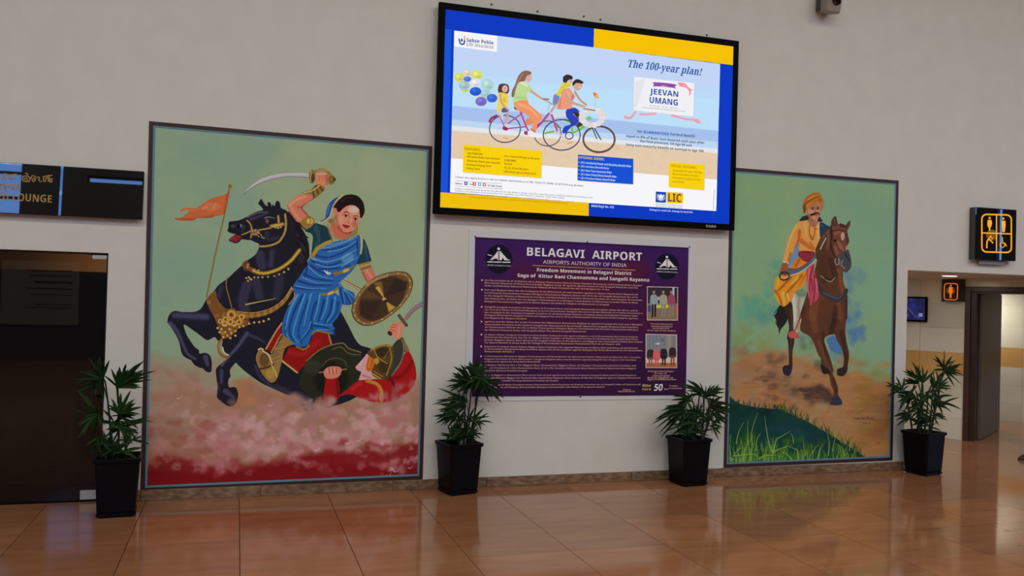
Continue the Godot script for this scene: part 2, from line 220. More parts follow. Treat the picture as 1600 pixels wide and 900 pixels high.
	["S",[28,73,149],0.8,9,17,9,[1214,1777,1226,1888,1300,1953]],
	["S",[28,73,149],0.8,9,17,9,[1459,1772,1407,1886,1362,1924]],
	["S",[28,73,149],0.8,9,20,10,[1695,1560,1679,1674,1607,1770]],
	["S",[28,73,149],0.8,9,23,12,[1478,1791,1571,1799,1665,1845]],
	["S",[28,73,149],0.8,9,23,12,[1449,1744,1461,1829]],
	["S",[120,201,255],0.8,7,20,8,[1324,1495,1256,1646,1215,1832]],
	["S",[120,201,255],0.8,7,14,6,[1388,1493,1329,1681,1288,1869,1336,1952]],
	["S",[120,201,255],0.8,7,14,6,[1443,1491,1410,1642,1386,1792]],
	["S",[120,201,255],0.8,7,15,6,[1525,1489,1502,1640,1477,1735]],
	["S",[120,201,255],0.8,7,15,6,[1599,1487,1584,1619,1541,1733]],
	["S",[120,201,255],0.8,7,13,5,[1665,1513,1650,1656,1597,1751]],
	["S",[120,201,255],0.8,7,9,4,[1449,1749,1424,1829,1345,1933]],
	["S",[120,201,255],0.8,7,10,4,[1477,1763,1552,1780,1644,1779]],
	["S",[120,201,255],0.8,7,10,4,[1225,1860,1254,1925,1318,1962]],
	["S",[120,201,255],0.8,7,10,4,[1497,1828,1590,1827,1646,1826]],
	["S",[106,190,255],0.8,17,35,17,[1270,1496,1324,1471,1396,1460]],
	["E"],
	["S",[158,136,65],1,0,18,18,[1323,1990,1392,2013,1437,1975]],
	["S",[166,141,65],1,0,17,17,[1462,1871,1498,1840,1600,1857,1647,1873]],
	["S",[32,54,81],1,0,17,17,[1628,1874,1675,1875,1669,1826]],
	["F",[177,141,81],1,0,1,[997,2009,971,2048,959,2103,991,2195,1039,2271,1100,2323,1148,2298,1176,2205,1195,2112,1221,2000,1295,1962,1219,1899,1182,1875,1130,2001,1098,2061,1051,2038]],
	["C",1,[997,2009,971,2048,959,2103,991,2195,1039,2271,1100,2323,1148,2298,1176,2205,1195,2112,1221,2000,1295,1962,1219,1899,1182,1875,1130,2001,1098,2061,1051,2038]],
	["F",[117,90,57],0.9,17,1,[1080,2112,1075,2145,1059,2169,1036,2177,1013,2169,996,2145,989,2112,995,2080,1011,2056,1033,2047,1056,2055,1074,2079]],
	["F",[209,166,76],0.9,17,1,[1131,2242,1127,2266,1112,2283,1093,2289,1072,2283,1057,2265,1051,2242,1056,2218,1070,2200,1090,2194,1110,2200,1125,2218]],
	["S",[95,73,51],0.9,3,17,17,[1138,1982,1190,1889]],
	["F",[158,125,79],0.8,12,1,[1161,2075,1157,2098,1147,2116,1133,2122,1118,2116,1108,2099,1103,2075,1106,2051,1116,2033,1131,2027,1145,2033,1156,2051]],
	["S",[223,188,125],0.8,3,8,5,[1106,2112,1177,2075]],
	["S",[111,84,54],0.8,3,7,3,[1106,2120,1177,2082]],
	["S",[223,188,125],0.8,3,8,5,[1098,2149,1195,2112]],
	["S",[111,84,54],0.8,3,7,3,[1098,2157,1196,2119]],
	["S",[223,188,125],0.8,3,8,5,[1130,2019,1228,1990]],
	["S",[111,84,54],0.8,3,7,3,[1131,2027,1229,1998]],
	["S",[223,188,125],0.8,3,8,5,[1156,1954,1218,1944]],
	["S",[111,84,54],0.8,3,7,3,[1156,1962,1218,1952]],
	["E"],
	["S",[81,54,40],1,0,17,17,[991,2199,1072,2179,1118,2149]],
	["S",[253,223,169],1,0,12,12,[1020,2031,1071,2070,1107,2149]],
	["S",[250,218,158],1,0,9,9,[1098,2158,1135,2223,1150,2270]],
	["S",[255,234,182],1,0,12,12,[980,2020,1001,2006,1024,2020]],
	["S",[209,169,122],1,0,14,7,[1262,1445,1290,1468,1288,1532,1239,1597]],
	["S",[163,79,57],1,0,20,20,[1729,1349,1910,1439]],
	["S",[255,239,209],1,0,7,7,[1729,1351,1910,1441]],
	["F",[57,120,209],1,0,1,[1421,1155,1461,1139,1499,1083,1569,1032,1632,996,1743,958,1873,909,1887,959,1893,1065,1881,1131,1855,1206,1800,1281,1721,1357,1692,1407,1676,1440,1597,1479,1485,1462,1423,1468,1306,1493,1279,1420,1326,1339,1370,1265,1401,1224]],
	["C",1,[1421,1155,1461,1139,1499,1083,1569,1032,1632,996,1743,958,1873,909,1887,959,1893,1065,1881,1131,1855,1206,1800,1281,1721,1357,1692,1407,1676,1440,1597,1479,1485,1462,1423,1468,1306,1493,1279,1420,1326,1339,1370,1265,1401,1224]],
	["S",[30,68,147],0.8,8,23,12,[1446,1174,1542,1218,1669,1197,1827,1093]],
	["S",[30,68,147],0.8,8,17,9,[1477,1124,1572,1144,1706,1098,1857,993]],
	["S",[30,68,147],0.8,8,20,10,[1432,1223,1528,1283,1640,1311]],
	["S",[30,68,147],0.8,8,20,10,[1371,1305,1482,1349,1641,1360]],
	["S",[30,68,147],0.8,8,20,10,[1326,1371,1452,1407,1627,1401]],
	["S",[30,68,147],0.8,8,17,9,[1297,1436,1406,1448,1532,1444]],
	["S",[30,68,147],0.8,8,17,9,[1538,1073,1633,1061,1785,1005]],
	["S",[30,68,147],0.8,8,17,9,[1511,1252,1638,1247,1798,1208]],
	["S",[30,68,147],0.8,8,17,9,[1856,961,1868,1107]],
	["S",[30,68,147],0.8,8,17,9,[1401,1232,1380,1337]],
	["S",[130,204,255],0.75,7,14,6,[1462,1157,1573,1185,1716,1138,1859,1050]],
	["S",[130,204,255],0.75,7,15,6,[1538,1057,1649,1028,1824,954]],
	["S",[130,204,255],0.75,7,12,5,[1586,1087,1713,1057,1856,969]],
	["S",[130,204,255],0.75,7,13,5,[1479,1205,1590,1232,1749,1194,1861,1132]],
	["S",[130,204,255],0.75,7,12,5,[1409,1232,1513,1316,1641,1344]],
	["S",[130,204,255],0.75,7,12,5,[1357,1338,1483,1381,1626,1385]],
	["S",[130,204,255],0.75,7,12,5,[1304,1419,1422,1440,1580,1435]],
	["S",[130,204,255],0.75,7,12,5,[1585,1023,1712,992,1856,936]],
	["S",[130,204,255],0.75,7,12,5,[1718,1227,1829,1142]],
	["F",[155,220,255],0.5,23,1,[1830,1101,1832,1124,1819,1150,1793,1172,1762,1185,1733,1184,1715,1170,1712,1147,1725,1121,1751,1099,1782,1087,1811,1087]],
	["E"],
	["S",[169,223,255],1,0,8,8,[1430,1142,1454,1165,1478,1173]],
	["F",[46,109,196],1,0,1,[1688,1350,1739,1422,1805,1452,1844,1476,1849,1516,1832,1576,1764,1588,1729,1570,1701,1480]],
	["C",1,[1688,1350,1739,1422,1805,1452,1844,1476,1849,1516,1832,1576,1764,1588,1729,1570,1701,1480]],
	["S",[117,193,255],0.8,6,12,5,[1698,1374,1741,1487,1760,1576]],
	["S",[117,193,255],0.8,6,12,5,[1740,1438,1790,1502,1824,1566]],
	["S",[117,193,255],0.8,6,12,5,[1756,1438,1822,1493,1843,1517]],
	["S",[24,60,130],0.8,7,14,6,[1715,1423,1734,1520,1744,1584]],
	["S",[24,60,130],0.8,7,14,6,[1757,1470,1799,1542,1808,1583]],
	["E"],
	["F",[38,73,90],1,0,1,[1369,901,1440,935,1440,1046,1437,1114,1475,1048,1545,1005,1625,980,1602,917,1574,854,1500,830,1457,824,1423,862]],
	["C",1,[1369,901,1440,935,1440,1046,1437,1114,1475,1048,1545,1005,1625,980,1602,917,1574,854,1500,830,1457,824,1423,862]],
	["S",[62,109,128],0.6,23,46,23,[1470,860,1504,978,1474,1028]],
	["S",[21,40,54],0.7,12,23,12,[1581,878,1615,965]],
	["E"],
	["F",[38,76,95],1,0,1,[1914,946,1947,997,1983,1102,1991,1166,1879,1195,1862,1183,1889,1106,1907,1024]],
	["C",1,[1914,946,1947,997,1983,1102,1991,1166,1879,1195,1862,1183,1889,1106,1907,1024]],
	["S",[65,120,139],0.6,17,29,17,[1931,1006,1959,1144]],
	["E"],
	["F",[185,147,87],1,0,0,[1869,1195,1986,1159,2004,1218,1905,1257]],
	["S",[245,209,139],0.9,3,9,9,[1880,1221,1993,1184]],
	["S",[120,90,54],0.8,3,8,8,[1897,1245,1998,1208]],
	["F",[239,139,120],1,0,0,[1905,1259,2004,1222,2048,1305,2030,1330,1974,1375,1931,1326]],
	["C",0,[1905,1259,2004,1222,2048,1305,2030,1330,1974,1375,1931,1326]],
	["S",[255,179,155],0.7,17,29,17,[1954,1251,2005,1323]],
	["S",[190,95,84],0.7,9,17,17,[1909,1261,1970,1369]],
	["E"],
	["S",[179,147,65],1,0,38,29,[1447,1134,1495,1061,1549,1015,1619,981]],
	["S",[248,212,106],0.8,3,9,9,[1453,1125,1498,1057,1553,1012,1615,982]],
	["S",[245,207,125],1,0,17,12,[1896,1090,1905,1007,1901,942,1883,910]],
	["S",[158,133,68],1,0,35,17,[1656,1291,1751,1267,1839,1210]],
	["F",[250,212,114],0.9,9,1,[1792,1243,1791,1252,1781,1263,1766,1273,1748,1279,1734,1279,1726,1274,1727,1265,1737,1254,1753,1244,1770,1238,1784,1238]],
	["S",[166,139,65],1,0,29,23,[1549,1490,1613,1484,1679,1436]],
	["F",[255,223,128],0.9,7,1,[1657,1463,1656,1471,1646,1481,1630,1490,1613,1496,1599,1497,1592,1493,1594,1485,1604,1475,1619,1466,1636,1460,1650,1459]],
	["S",[255,255,255],1,0,8,8,[1559,1266,1584,1297]],
	["S",[255,255,255],1,0,8,8,[1583,1273,1592,1305]],
	["S",[255,255,255],1,0,8,8,[1595,1281,1620,1292]],
	["S",[255,255,255],1,0,8,8,[1576,1281,1612,1304]],
	["S",[141,169,209],0.6,0,4,4,[1631,972,1599,1119,1583,1265]],
	["F",[248,147,117],1,0,1,[1451,590,1415,563,1321,561,1275,592,1203,666,1210,707,1265,783,1303,823,1347,802,1398,758,1372,721,1346,687,1393,633]],
	["C",1,[1451,590,1415,563,1321,561,1275,592,1203,666,1210,707,1265,783,1303,823,1347,802,1398,758,1372,721,1346,687,1393,633]],
	["S",[255,196,158],0.7,17,29,17,[1223,675,1284,615,1368,578]],
	["S",[255,188,152],0.6,17,29,17,[1231,682,1287,758,1327,804]],
	["S",[193,95,79],0.75,12,23,23,[1447,596,1378,649,1336,683,1372,729,1400,763]],
	["S",[182,90,73],0.7,6,12,12,[1293,678,1340,687]],
	["S",[209,114,92],0.6,6,12,12,[1207,676,1265,783,1301,821]],
	["E"],
	["F",[255,158,125],1,0,1,[1463,353,1519,339,1565,351,1570,403,1562,456,1531,485,1491,464,1465,455]],
	["C",1,[1463,353,1519,339,1565,351,1570,403,1562,456,1531,485,1491,464,1465,455]],
	["S",[209,117,92],0.7,3,7,7,[1488,349,1493,417]],
	["S",[209,117,92],0.7,3,7,7,[1513,347,1518,415]],
	["S",[209,117,92],0.7,3,7,7,[1538,345,1543,413]],
	["S",[204,106,87],0.7,9,17,17,[1559,364,1562,452]],
	["S",[255,207,171],0.7,9,17,17,[1476,362,1551,348]],
	["E"],
	["F",[169,136,76],1,0,1,[1492,457,1545,489,1509,540,1451,592,1421,562,1333,550,1355,533,1421,506,1444,472]],
	["C",1,[1492,457,1545,489,1509,540,1451,592,1421,562,1333,550,1355,533,1421,506,1444,472]],
	["S",[95,68,49],0.8,5,15,15,[1429,502,1447,580]],
	["S",[95,68,49],0.8,5,15,15,[1460,471,1485,546]],
	["S",[95,68,49],0.8,5,15,15,[1491,473,1524,511]],
	["S",[245,212,130],0.9,5,12,12,[1352,543,1429,518,1491,469]],
	["E"],
	["F",[179,144,62],1,0,1,[1328,820,1381,770,1420,762,1459,796,1439,839,1384,879,1344,855]],
	["F",[255,223,114],0.9,9,1,[1443,805,1439,820,1429,832,1414,837,1399,833,1388,823,1384,808,1388,793,1398,782,1413,777,1427,780,1438,790]],
	["S",[125,90,49],0.8,3,9,9,[1396,760,1421,798,1407,847]],
	["F",[218,215,226],1,0,1,[818,596,875,514,974,437,1104,388,1236,365,1384,359,1385,400,1237,402,1105,429,975,480,894,530]],
	["S",[147,141,149],0.9,2,8,8,[818,596,894,526,975,476,1105,426,1237,401,1385,398]],
	["S",[255,255,255],0.8,2,6,6,[878,521,974,449,1104,399,1237,377,1379,369]],
	["F",[163,133,73],1,0,1,[1456,385,1451,418,1439,443,1423,452,1407,443,1396,420,1393,387,1398,354,1410,329,1426,320,1441,328,1453,352]],
	["F",[95,68,46],0.9,6,1,[1445,396,1444,417,1438,433,1429,440,1420,435,1413,420,1410,399,1412,378,1418,362,1427,356,1436,361,1442,376]],
	["S",[250,218,139],0.9,2,7,7,[1413,335,1411,431]],
	["S",[171,139,70],1,0,24,24,[1456,333,1518,312,1566,333,1587,358]],
	["S",[245,209,120],0.8,2,7,7,[1464,329,1518,312,1558,325]],
	["F",[174,141,79],1,0,1,[1632,399,1628,424,1616,444,1600,452,1583,446,1570,428,1565,404,1569,378,1581,358,1597,350,1614,356,1627,374]],
	["S",[87,60,40],1,0,7,7,[1622,399,1621,410,1617,419,1611,426,1605,428,1598,427,1592,421,1588,412,1586,402,1587,391,1591,382,1596,376,1603,373,1610,375,1616,380,1620,389,1622,399]],
	["F",[100,68,46],1,0,1,[1642,396,1640,407,1635,415,1628,418,1621,416,1616,408,1613,398,1615,388,1620,380,1627,377,1634,379,1640,386]],
	["F",[51,103,190],1,0,1,[1698,549,1621,589,1575,652,1559,726,1550,776,1498,810,1571,794,1610,723,1624,657,1681,581]],
	["S",[120,177,255],0.7,5,9,5,[1591,643,1569,741]],
	["S",[245,209,144],1,0,15,12,[1708,543,1649,607,1614,690,1595,756,1531,810,1500,811]],
	["F",[231,128,103],1,0,1,[1622,771,1659,817,1700,863,1789,883,1821,873,1779,936,1711,970,1663,954,1608,868]],
	["C",1,[1622,771,1659,817,1700,863,1789,883,1821,873,1779,936,1711,970,1663,954,1608,868]],
	["S",[185,84,73],0.8,14,29,29,[1684,848,1741,893,1798,890]],
	["E"],
	["F",[255,163,136],1,0,1,[1646,680,1679,686,1735,650,1782,630,1841,639,1874,674,1876,739,1861,791,1845,839,1793,884,1745,895,1700,873,1665,817,1648,761]],
	["C",1,[1646,680,1679,686,1735,650,1782,630,1841,639,1874,674,1876,739,1861,791,1845,839,1793,884,1745,895,1700,873,1665,817,1648,761]],
	["F",[255,226,209],0.9,23,1,[1871,670,1864,689,1844,704,1817,710,1790,707,1769,695,1762,677,1768,658,1788,644,1815,637,1842,640,1863,653]],
	["F",[255,188,158],0.6,17,1,[1734,780,1730,802,1717,818,1699,825,1681,820,1667,805,1662,784,1666,763,1679,747,1697,740,1715,744,1729,759]],
	["S",[209,109,90],0.7,12,23,23,[1652,720,1668,816,1709,879]],
	["F",[223,122,103],0.6,17,1,[1852,806,1849,825,1841,838,1829,844,1816,840,1807,827,1803,809,1806,790,1815,776,1827,771,1839,775,1848,788]],
	["F",[255,190,160],0.8,7,1,[1805,780,1803,792,1798,802,1791,805,1784,803,1778,794,1776,782,1778,770,1783,760,1790,757,1797,759,1803,768]],
	["S",[76,40,40],1,0,9,4,[1728,706,1756,698,1781,713]],
	["S",[76,40,40],1,0,8,4,[1818,739,1846,731,1868,740]],
	["F",[255,231,212],0.8,3,1,[1768,736,1764,741,1756,746,1744,748,1732,747,1723,744,1719,739,1722,734,1731,729,1743,727,1755,728,1764,731]],
	["F",[60,32,35],1,0,1,[1756,737,1755,743,1751,747,1745,749,1740,748,1735,744,1734,738,1735,732,1739,728,1745,726,1750,727,1755,731]],
	["S",[70,35,38],1,0,5,5,[1713,733,1741,725,1773,737]],
	["F",[255,223,207],0.8,3,1,[1858,762,1856,767,1849,771,1839,773,1829,773,1822,769,1819,765,1822,760,1829,756,1838,754,1848,755,1855,758]],
	["F",[60,32,35],1,0,1,[1847,763,1846,769,1842,773,1837,775,1831,774,1827,770,1825,764,1827,759,1831,755,1836,753,1841,754,1846,758]],
	["S",[70,35,38],1,0,5,5,[1814,758,1838,751,1863,763]],
	["S",[209,114,95],0.8,2,6,6,[1782,745,1779,786,1767,799,1787,803]],
	["F",[196,54,62],1,0,1,[1714,822,1739,822,1764,827,1784,833,1760,856,1732,847]],
	["S",[122,32,40],1,0,4,4,[1714,822,1748,833,1784,833]],
	["E"],
	["F",[43,28,32],1,0,1,[1710,556,1756,534,1812,530,1861,546,1901,591,1920,655,1916,708,1888,753,1874,707,1866,663,1815,631,1758,639,1719,668,1676,707,1647,672,1625,667,1654,615]],
	["S",[92,65,65],0.6,8,14,6,[1693,604,1756,560,1821,555]],
	["F",[248,147,120],1,0,1,[1625,675,1655,670,1663,720,1641,735]],
	["F",[196,158,76],1,0,1,[1652,769,1650,781,1645,790,1638,794,1631,791,1626,782,1623,770,1625,758,1630,749,1637,745,1644,748,1650,757]],
	["F",[169,136,79],1,0,1,[1630,794,1627,807,1619,816,1607,820,1595,817,1586,809,1583,797,1586,785,1594,775,1606,771,1618,774,1627,782]],
	["F",[174,152,103],1,0,1,[1860,785,1869,903,1823,930,1771,963,1743,957,1806,890,1845,839]],
	["S",[237,209,141],0.8,3,8,8,[1864,805,1863,903,1783,956]],
	["S",[204,166,90],1,0,15,15,[1580,829,1614,916,1663,956,1719,969]],
	["S",[155,141,128],1,0,5,5,[1572,838,1598,933,1631,976]],
	["F",[130,95,60],1,0,1,[1824,1644,1836,1574,1879,1483,1958,1382,2054,1309,2161,1266,2269,1250,2347,1261,2396,1318,2402,1393,2369,1486,2304,1579,2214,1664,2116,1734,2018,1774,1936,1778,1878,1747,1840,1698]],
	["C",1,[1824,1644,1836,1574,1879,1483,1958,1382,2054,1309,2161,1266,2269,1250,2347,1261,2396,1318,2402,1393,2369,1486,2304,1579,2214,1664,2116,1734,2018,1774,1936,1778,1878,1747,1840,1698]],
	["F",[84,62,49],1,9,1,[2299,1336,2333,1421,2306,1532,2227,1639,2117,1712,2006,1733,1923,1697,1891,1613,1916,1504,1994,1398,2103,1323,2215,1300]],
	["F",[158,122,60],0.9,14,0,[2135,1525,2023,1364,2105,1353]],
	["F",[245,204,95],0.9,9,0,[2143,1529,2041,1412,2082,1399]],
	["F",[237,193,81],0.9,12,0,[2148,1541,2180,1648,2246,1597]],
	["F",[60,49,43],0.8,23,0,[2126,1501,2238,1315,2356,1344,2342,1428]],
	["F",[57,46,43],0.6,29,0,[2110,1534,1913,1556,1901,1687,2016,1718]],
	["F",[136,95,60],0.6,23,0,[2126,1517,1959,1440,1912,1523]],
	["F",[237,196,120],0.9,6,1,[2152,1521,2149,1529,2142,1535,2131,1537,2121,1535,2113,1530,2110,1522,2112,1514,2120,1508,2130,1505,2141,1507,2149,1513]],
	["F",[38,30,27],0.9,5,1,[2163,1539,2161,1546,2156,1550,2148,1552,2141,1551,2135,1546,2133,1540,2135,1534,2140,1529,2148,1527,2155,1529,2161,1533]],
	["E"],
	["S",[193,152,90],1,0,20,20,[1844,1635,1855,1570,1894,1485,1968,1392,2058,1324,2157,1284,2258,1269,2330,1279,2376,1332,2381,1402,2350,1488,2290,1575,2206,1654,2115,1719,2024,1756,1947,1760,1893,1731,1858,1686,1844,1635]],
	["S",[122,87,54],1,0,5,5,[1844,1635,1855,1570,1894,1485,1968,1392,2058,1324,2157,1284,2258,1269,2330,1279,2376,1332,2381,1402,2350,1488,2290,1575,2206,1654,2115,1719,2024,1756,1947,1760,1893,1731,1858,1686,1844,1635]],
	["F",[245,207,130],1,0,1,[1851,1635,1850,1638,1847,1641,1844,1642,1841,1641,1838,1639,1837,1635,1838,1632,1840,1629,1844,1628,1847,1629,1850,1632]],
	["F",[245,207,130],1,0,1,[1862,1570,1861,1573,1858,1576,1855,1577,1852,1576,1849,1574,1848,1570,1849,1567,1851,1564,1855,1563,1858,1564,1861,1567]],
	["F",[245,207,130],1,0,1,[1901,1485,1900,1489,1898,1491,1895,1492,1891,1491,1889,1489,1888,1486,1888,1482,1891,1480,1894,1479,1898,1479,1900,1482]],
	["F",[245,207,130],1,0,1,[1975,1391,1974,1395,1971,1397,1968,1398,1965,1398,1962,1395,1961,1392,1962,1388,1964,1386,1968,1385,1971,1386,1974,1388]],
	["F",[245,207,130],1,0,1,[2065,1323,2064,1327,2061,1329,2058,1330,2055,1330,2052,1327,2051,1324,2052,1320,2054,1318,2058,1317,2061,1318,2064,1320]],
	["F",[245,207,130],1,0,1,[2164,1284,2163,1287,2161,1290,2157,1291,2154,1290,2151,1288,2150,1284,2151,1281,2153,1278,2157,1277,2160,1278,2163,1280]],
	["F",[245,207,130],1,0,1,[2265,1268,2264,1272,2261,1275,2258,1276,2254,1275,2252,1272,2251,1269,2252,1266,2254,1263,2258,1262,2261,1263,2264,1265]],
	["F",[245,207,130],1,0,1,[2337,1279,2336,1282,2334,1285,2330,1286,2327,1285,2324,1283,2323,1279,2324,1276,2326,1273,2330,1272,2333,1273,2336,1276]],
	["F",[245,207,130],1,0,1,[2383,1332,2382,1335,2379,1338,2376,1339,2372,1338,2370,1336,2369,1332,2370,1329,2372,1326,2376,1325,2379,1326,2382,1328]],
	["F",[245,207,130],1,0,1,[2388,1401,2387,1405,2385,1407,2381,1408,2378,1408,2375,1405,2374,1402,2375,1398,2377,1396,2381,1395,2384,1396,2387,1398]],
	["F",[245,207,130],1,0,1,[2357,1488,2356,1491,2354,1494,2350,1495,2347,1494,2344,1491,2343,1488,2344,1485,2347,1482,2350,1481,2354,1482,2356,1484]],
	["F",[245,207,130],1,0,1,[2297,1575,2296,1578,2294,1581,2290,1582,2287,1581,2284,1578,2283,1575,2284,1571,2286,1569,2290,1568,2293,1569,2296,1571]],
	["F",[245,207,130],1,0,1,[2213,1654,2212,1657,2210,1660,2207,1661,2203,1660,2200,1657,2199,1654,2200,1651,2203,1648,2206,1647,2210,1648,2212,1650]],
	["F",[245,207,130],1,0,1,[2122,1719,2121,1722,2119,1725,2115,1726,2112,1725,2109,1722,2108,1719,2109,1716,2112,1713,2115,1712,2118,1713,2121,1715]],
	["F",[245,207,130],1,0,1,[2031,1756,2030,1759,2027,1762,2024,1763,2021,1762,2018,1759,2017,1756,2018,1753,2020,1750,2024,1749,2027,1750,2030,1752]],
	["F",[245,207,130],1,0,1,[1954,1760,1953,1764,1951,1766,1948,1767,1944,1766,1942,1764,1941,1760,1942,1757,1944,1754,1947,1753,1951,1754,1953,1757]],
	["F",[245,207,130],1,0,1,[1900,1731,1899,1734,1897,1736,1894,1737,1890,1737,1888,1734,1887,1731,1888,1727,1890,1725,1893,1724,1897,1725,1899,1727]],
	["F",[245,207,130],1,0,1,[1865,1686,1864,1689,1862,1691,1858,1692,1855,1692,1852,1689,1851,1686,1852,1682,1855,1680,1858,1679,1861,1680,1864,1682]],
	["S",[81,60,40],1,0,6,6,[1824,1644,1836,1574,1879,1483,1958,1382,2054,1309,2161,1266,2269,1250,2347,1261,2396,1318,2402,1393,2369,1486,2304,1579,2214,1664,2116,1734,2018,1774,1936,1778,1878,1747,1840,1698,1824,1644]],
	["S",[223,188,120],0.6,7,23,23,[1958,1390,2055,1330,2154,1297]],
	["F",[51,54,43],1,0,1,[1353,2329,1391,2198,1416,2123,1506,2038,1597,1981,1745,1949,1822,1998,1923,2036,1925,2103,1884,2170,1931,2237,1907,2318,1739,2422,1657,2483,1517,2472,1405,2405]],
	["C",1,[1353,2329,1391,2198,1416,2123,1506,2038,1597,1981,1745,1949,1822,1998,1923,2036,1925,2103,1884,2170,1931,2237,1907,2318,1739,2422,1657,2483,1517,2472,1405,2405]],
	["F",[32,32,30],0.8,46,1,[1809,2294,1790,2374,1733,2432,1656,2452,1577,2430,1519,2372,1496,2293,1515,2214,1570,2156,1647,2135,1726,2156,1785,2214]],
	["F",[70,73,57],0.7,35,1,[1556,2179,1545,2216,1516,2242,1474,2252,1433,2242,1402,2216,1390,2179,1400,2143,1430,2117,1471,2107,1512,2116,1543,2143]],
	["E"],
	["S",[152,125,70],1,0,12,12,[1416,2123,1506,2040,1597,1986,1745,1951,1803,2000,1923,2038]],
	["S",[136,120,73],1,0,8,8,[1649,2014,1728,1989,1814,2051,1919,2062]],
	["S",[130,109,65],1,0,7,7,[1560,2175,1614,2115,1693,2094,1769,2120,1794,2179]],
	["S",[169,136,79],1,0,13,13,[1538,2231,1790,2199]],
	["F",[188,32,38],1,0,0,[1600,2274,1709,2270,1728,2370,1733,2475,1658,2521,1577,2482]],
	["C",0,[1600,2274,1709,2270,1728,2370,1733,2475,1658,2521,1577,2482]],
	["S",[122,21,27],0.7,12,23,23,[1698,2284,1722,2465]],
	["E"],
	["F",[248,152,130],1,0,1,[1577,2227,1602,2189,1648,2172,1725,2178,1745,2218,1709,2279,1605,2286]],
	["S",[171,90,79],0.8,3,7,7,[1625,2184,1631,2241]],
	["S",[255,199,174],0.7,3,8,8,[1611,2189,1616,2236]],
	["S",[171,90,79],0.8,3,7,7,[1660,2184,1665,2241]],
	["S",[255,199,174],0.7,3,8,8,[1645,2189,1650,2236]],
	["S",[171,90,79],0.8,3,7,7,[1693,2184,1699,2241]],
	["S",[255,199,174],0.7,3,8,8,[1679,2189,1684,2236]],
	["F",[196,32,38],1,0,1,[2345,2048,2394,2035,2448,2150,2467,2258,2457,2317,2424,2385,2280,2501,2085,2518,1950,2487,1825,2438,1726,2460,1814,2380,1916,2306,2079,2295,2195,2286,2300,2170]],
	["C",1,[2345,2048,2394,2035,2448,2150,2467,2258,2457,2317,2424,2385,2280,2501,2085,2518,1950,2487,1825,2438,1726,2460,1814,2380,1916,2306,2079,2295,2195,2286,2300,2170]],
	["S",[139,21,27],0.6,23,35,35,[2195,2296,2332,2257,2427,2121]],
	["S",[237,54,54],0.6,17,35,35,[1926,2333,1852,2390]],
	["E"],
	["F",[155,125,73],1,0,0,[2321,1885,2396,2023,2350,2035,2318,1955]],
	["F",[60,60,51],1,0,0,[2268,1912,2321,1887,2350,2033,2296,2033]],
	["F",[68,72,62],1,0,1,[2221,1981,2302,1895,2335,1965,2338,2062,2301,2162,2205,2291,2156,2286,2221,2179,2240,2082]],
	["S",[163,158,139],1,0,8,8,[2312,1907,2336,2004,2313,2121,2224,2262]],
	["F",[250,190,193],1,0,0,[1978,2050,1939,2103,1873,2179,1885,2203,1931,2227,1920,2266,1906,2306,2021,2300,2069,2290,2028,2208,2065,2131,2024,2064]],
	["S",[255,231,234],0.7,6,14,6,[1940,2122,1912,2170]],
	["S",[196,120,136],0.6,12,17,17,[1943,2256,2021,2285]],
	["S",[155,70,65],1,0,12,12,[1990,2054,2015,2066]],
	["F",[231,122,43],1,0,1,[2014,2056,2066,2102,2030,2213,1978,2203,1987,2112]],
	["S",[255,169,76],0.8,3,8,8,[2016,2102,1999,2189]],
	["F",[106,84,43],1,0,1,[1984,2050,2051,1989,2147,1960,2227,1978,2242,2082,2224,2189,2168,2284,2118,2300,2027,2242,2065,2126]],
	["C",1,[1984,2050,2051,1989,2147,1960,2227,1978,2242,2082,2224,2189,2168,2284,2118,2300,2027,2242,2065,2126]],
	["F",[65,51,35],0.8,17,1,[2199,2034,2190,2059,2165,2077,2131,2084,2097,2078,2071,2060,2061,2035,2070,2010,2094,1992,2128,1985,2163,1991,2189,2009]],
	["F",[73,57,35],0.8,17,1,[2216,2179,2208,2208,2186,2228,2155,2235,2123,2228,2100,2207,2091,2179,2098,2152,2121,2131,2152,2123,2183,2131,2207,2151]],
	["S",[204,163,70],0.8,9,23,23,[2013,2016,2128,1969,2216,1976]],
	["S",[193,158,76],0.8,6,14,14,[2197,1995,2219,2102,2175,2257]],
	["E"],
	["S",[209,171,87],1,0,8,8,[2044,1998,2085,2083,2181,2146]],
	["S",[185,147,73],1,0,7,7,[2188,2024,2141,2102]],
	["S",[223,182,90],1,0,12,12,[2031,2237,2119,2292]],
	["S",[179,141,68],1,0,9,9,[2050,2218,2138,2274]],
	["F",[209,169,81],1,0,1,[2099,2121,2096,2137,2087,2148,2075,2153,2062,2148,2053,2137,2049,2122,2052,2106,2061,2095,2073,2091,2086,2095,2095,2106]],
	["S",[212,136,57],1,0,37,37,[1988,2312,2080,2342,2129,2412,2133,2501]],
	["S",[255,190,90],0.8,3,7,7,[2002,2309,2100,2353,2143,2431]],
	["S",[120,30,32],1,0,29,29,[2210,2286,2256,2374,2261,2481]],
	["F",[177,141,155],1,0,1,[2331,1705,2382,1627,2448,1567,2515,1532,2516,1574,2424,1636,2361,1721]],
	["S",[122,92,106],0.8,2,6,6,[2359,1718,2424,1635,2513,1574]],
	["F",[255,158,128],1,0,1,[2246,1740,2309,1746,2320,1795,2311,1879,2273,1914,2220,1876,2181,1841,2191,1789]],
	["S",[179,95,79],0.8,3,7,7,[2205,1789,2251,1797]],
	["S",[179,95,79],0.8,3,7,7,[2197,1814,2244,1826]],
	["S",[179,95,79],0.8,3,7,7,[2217,1764,2263,1773]],
	["S",[255,204,171],0.6,7,14,14,[2285,1788,2283,1888]],
	["F",[70,51,40],1,0,1,[2173,1856,2185,1829,2217,1845,2207,1876]],
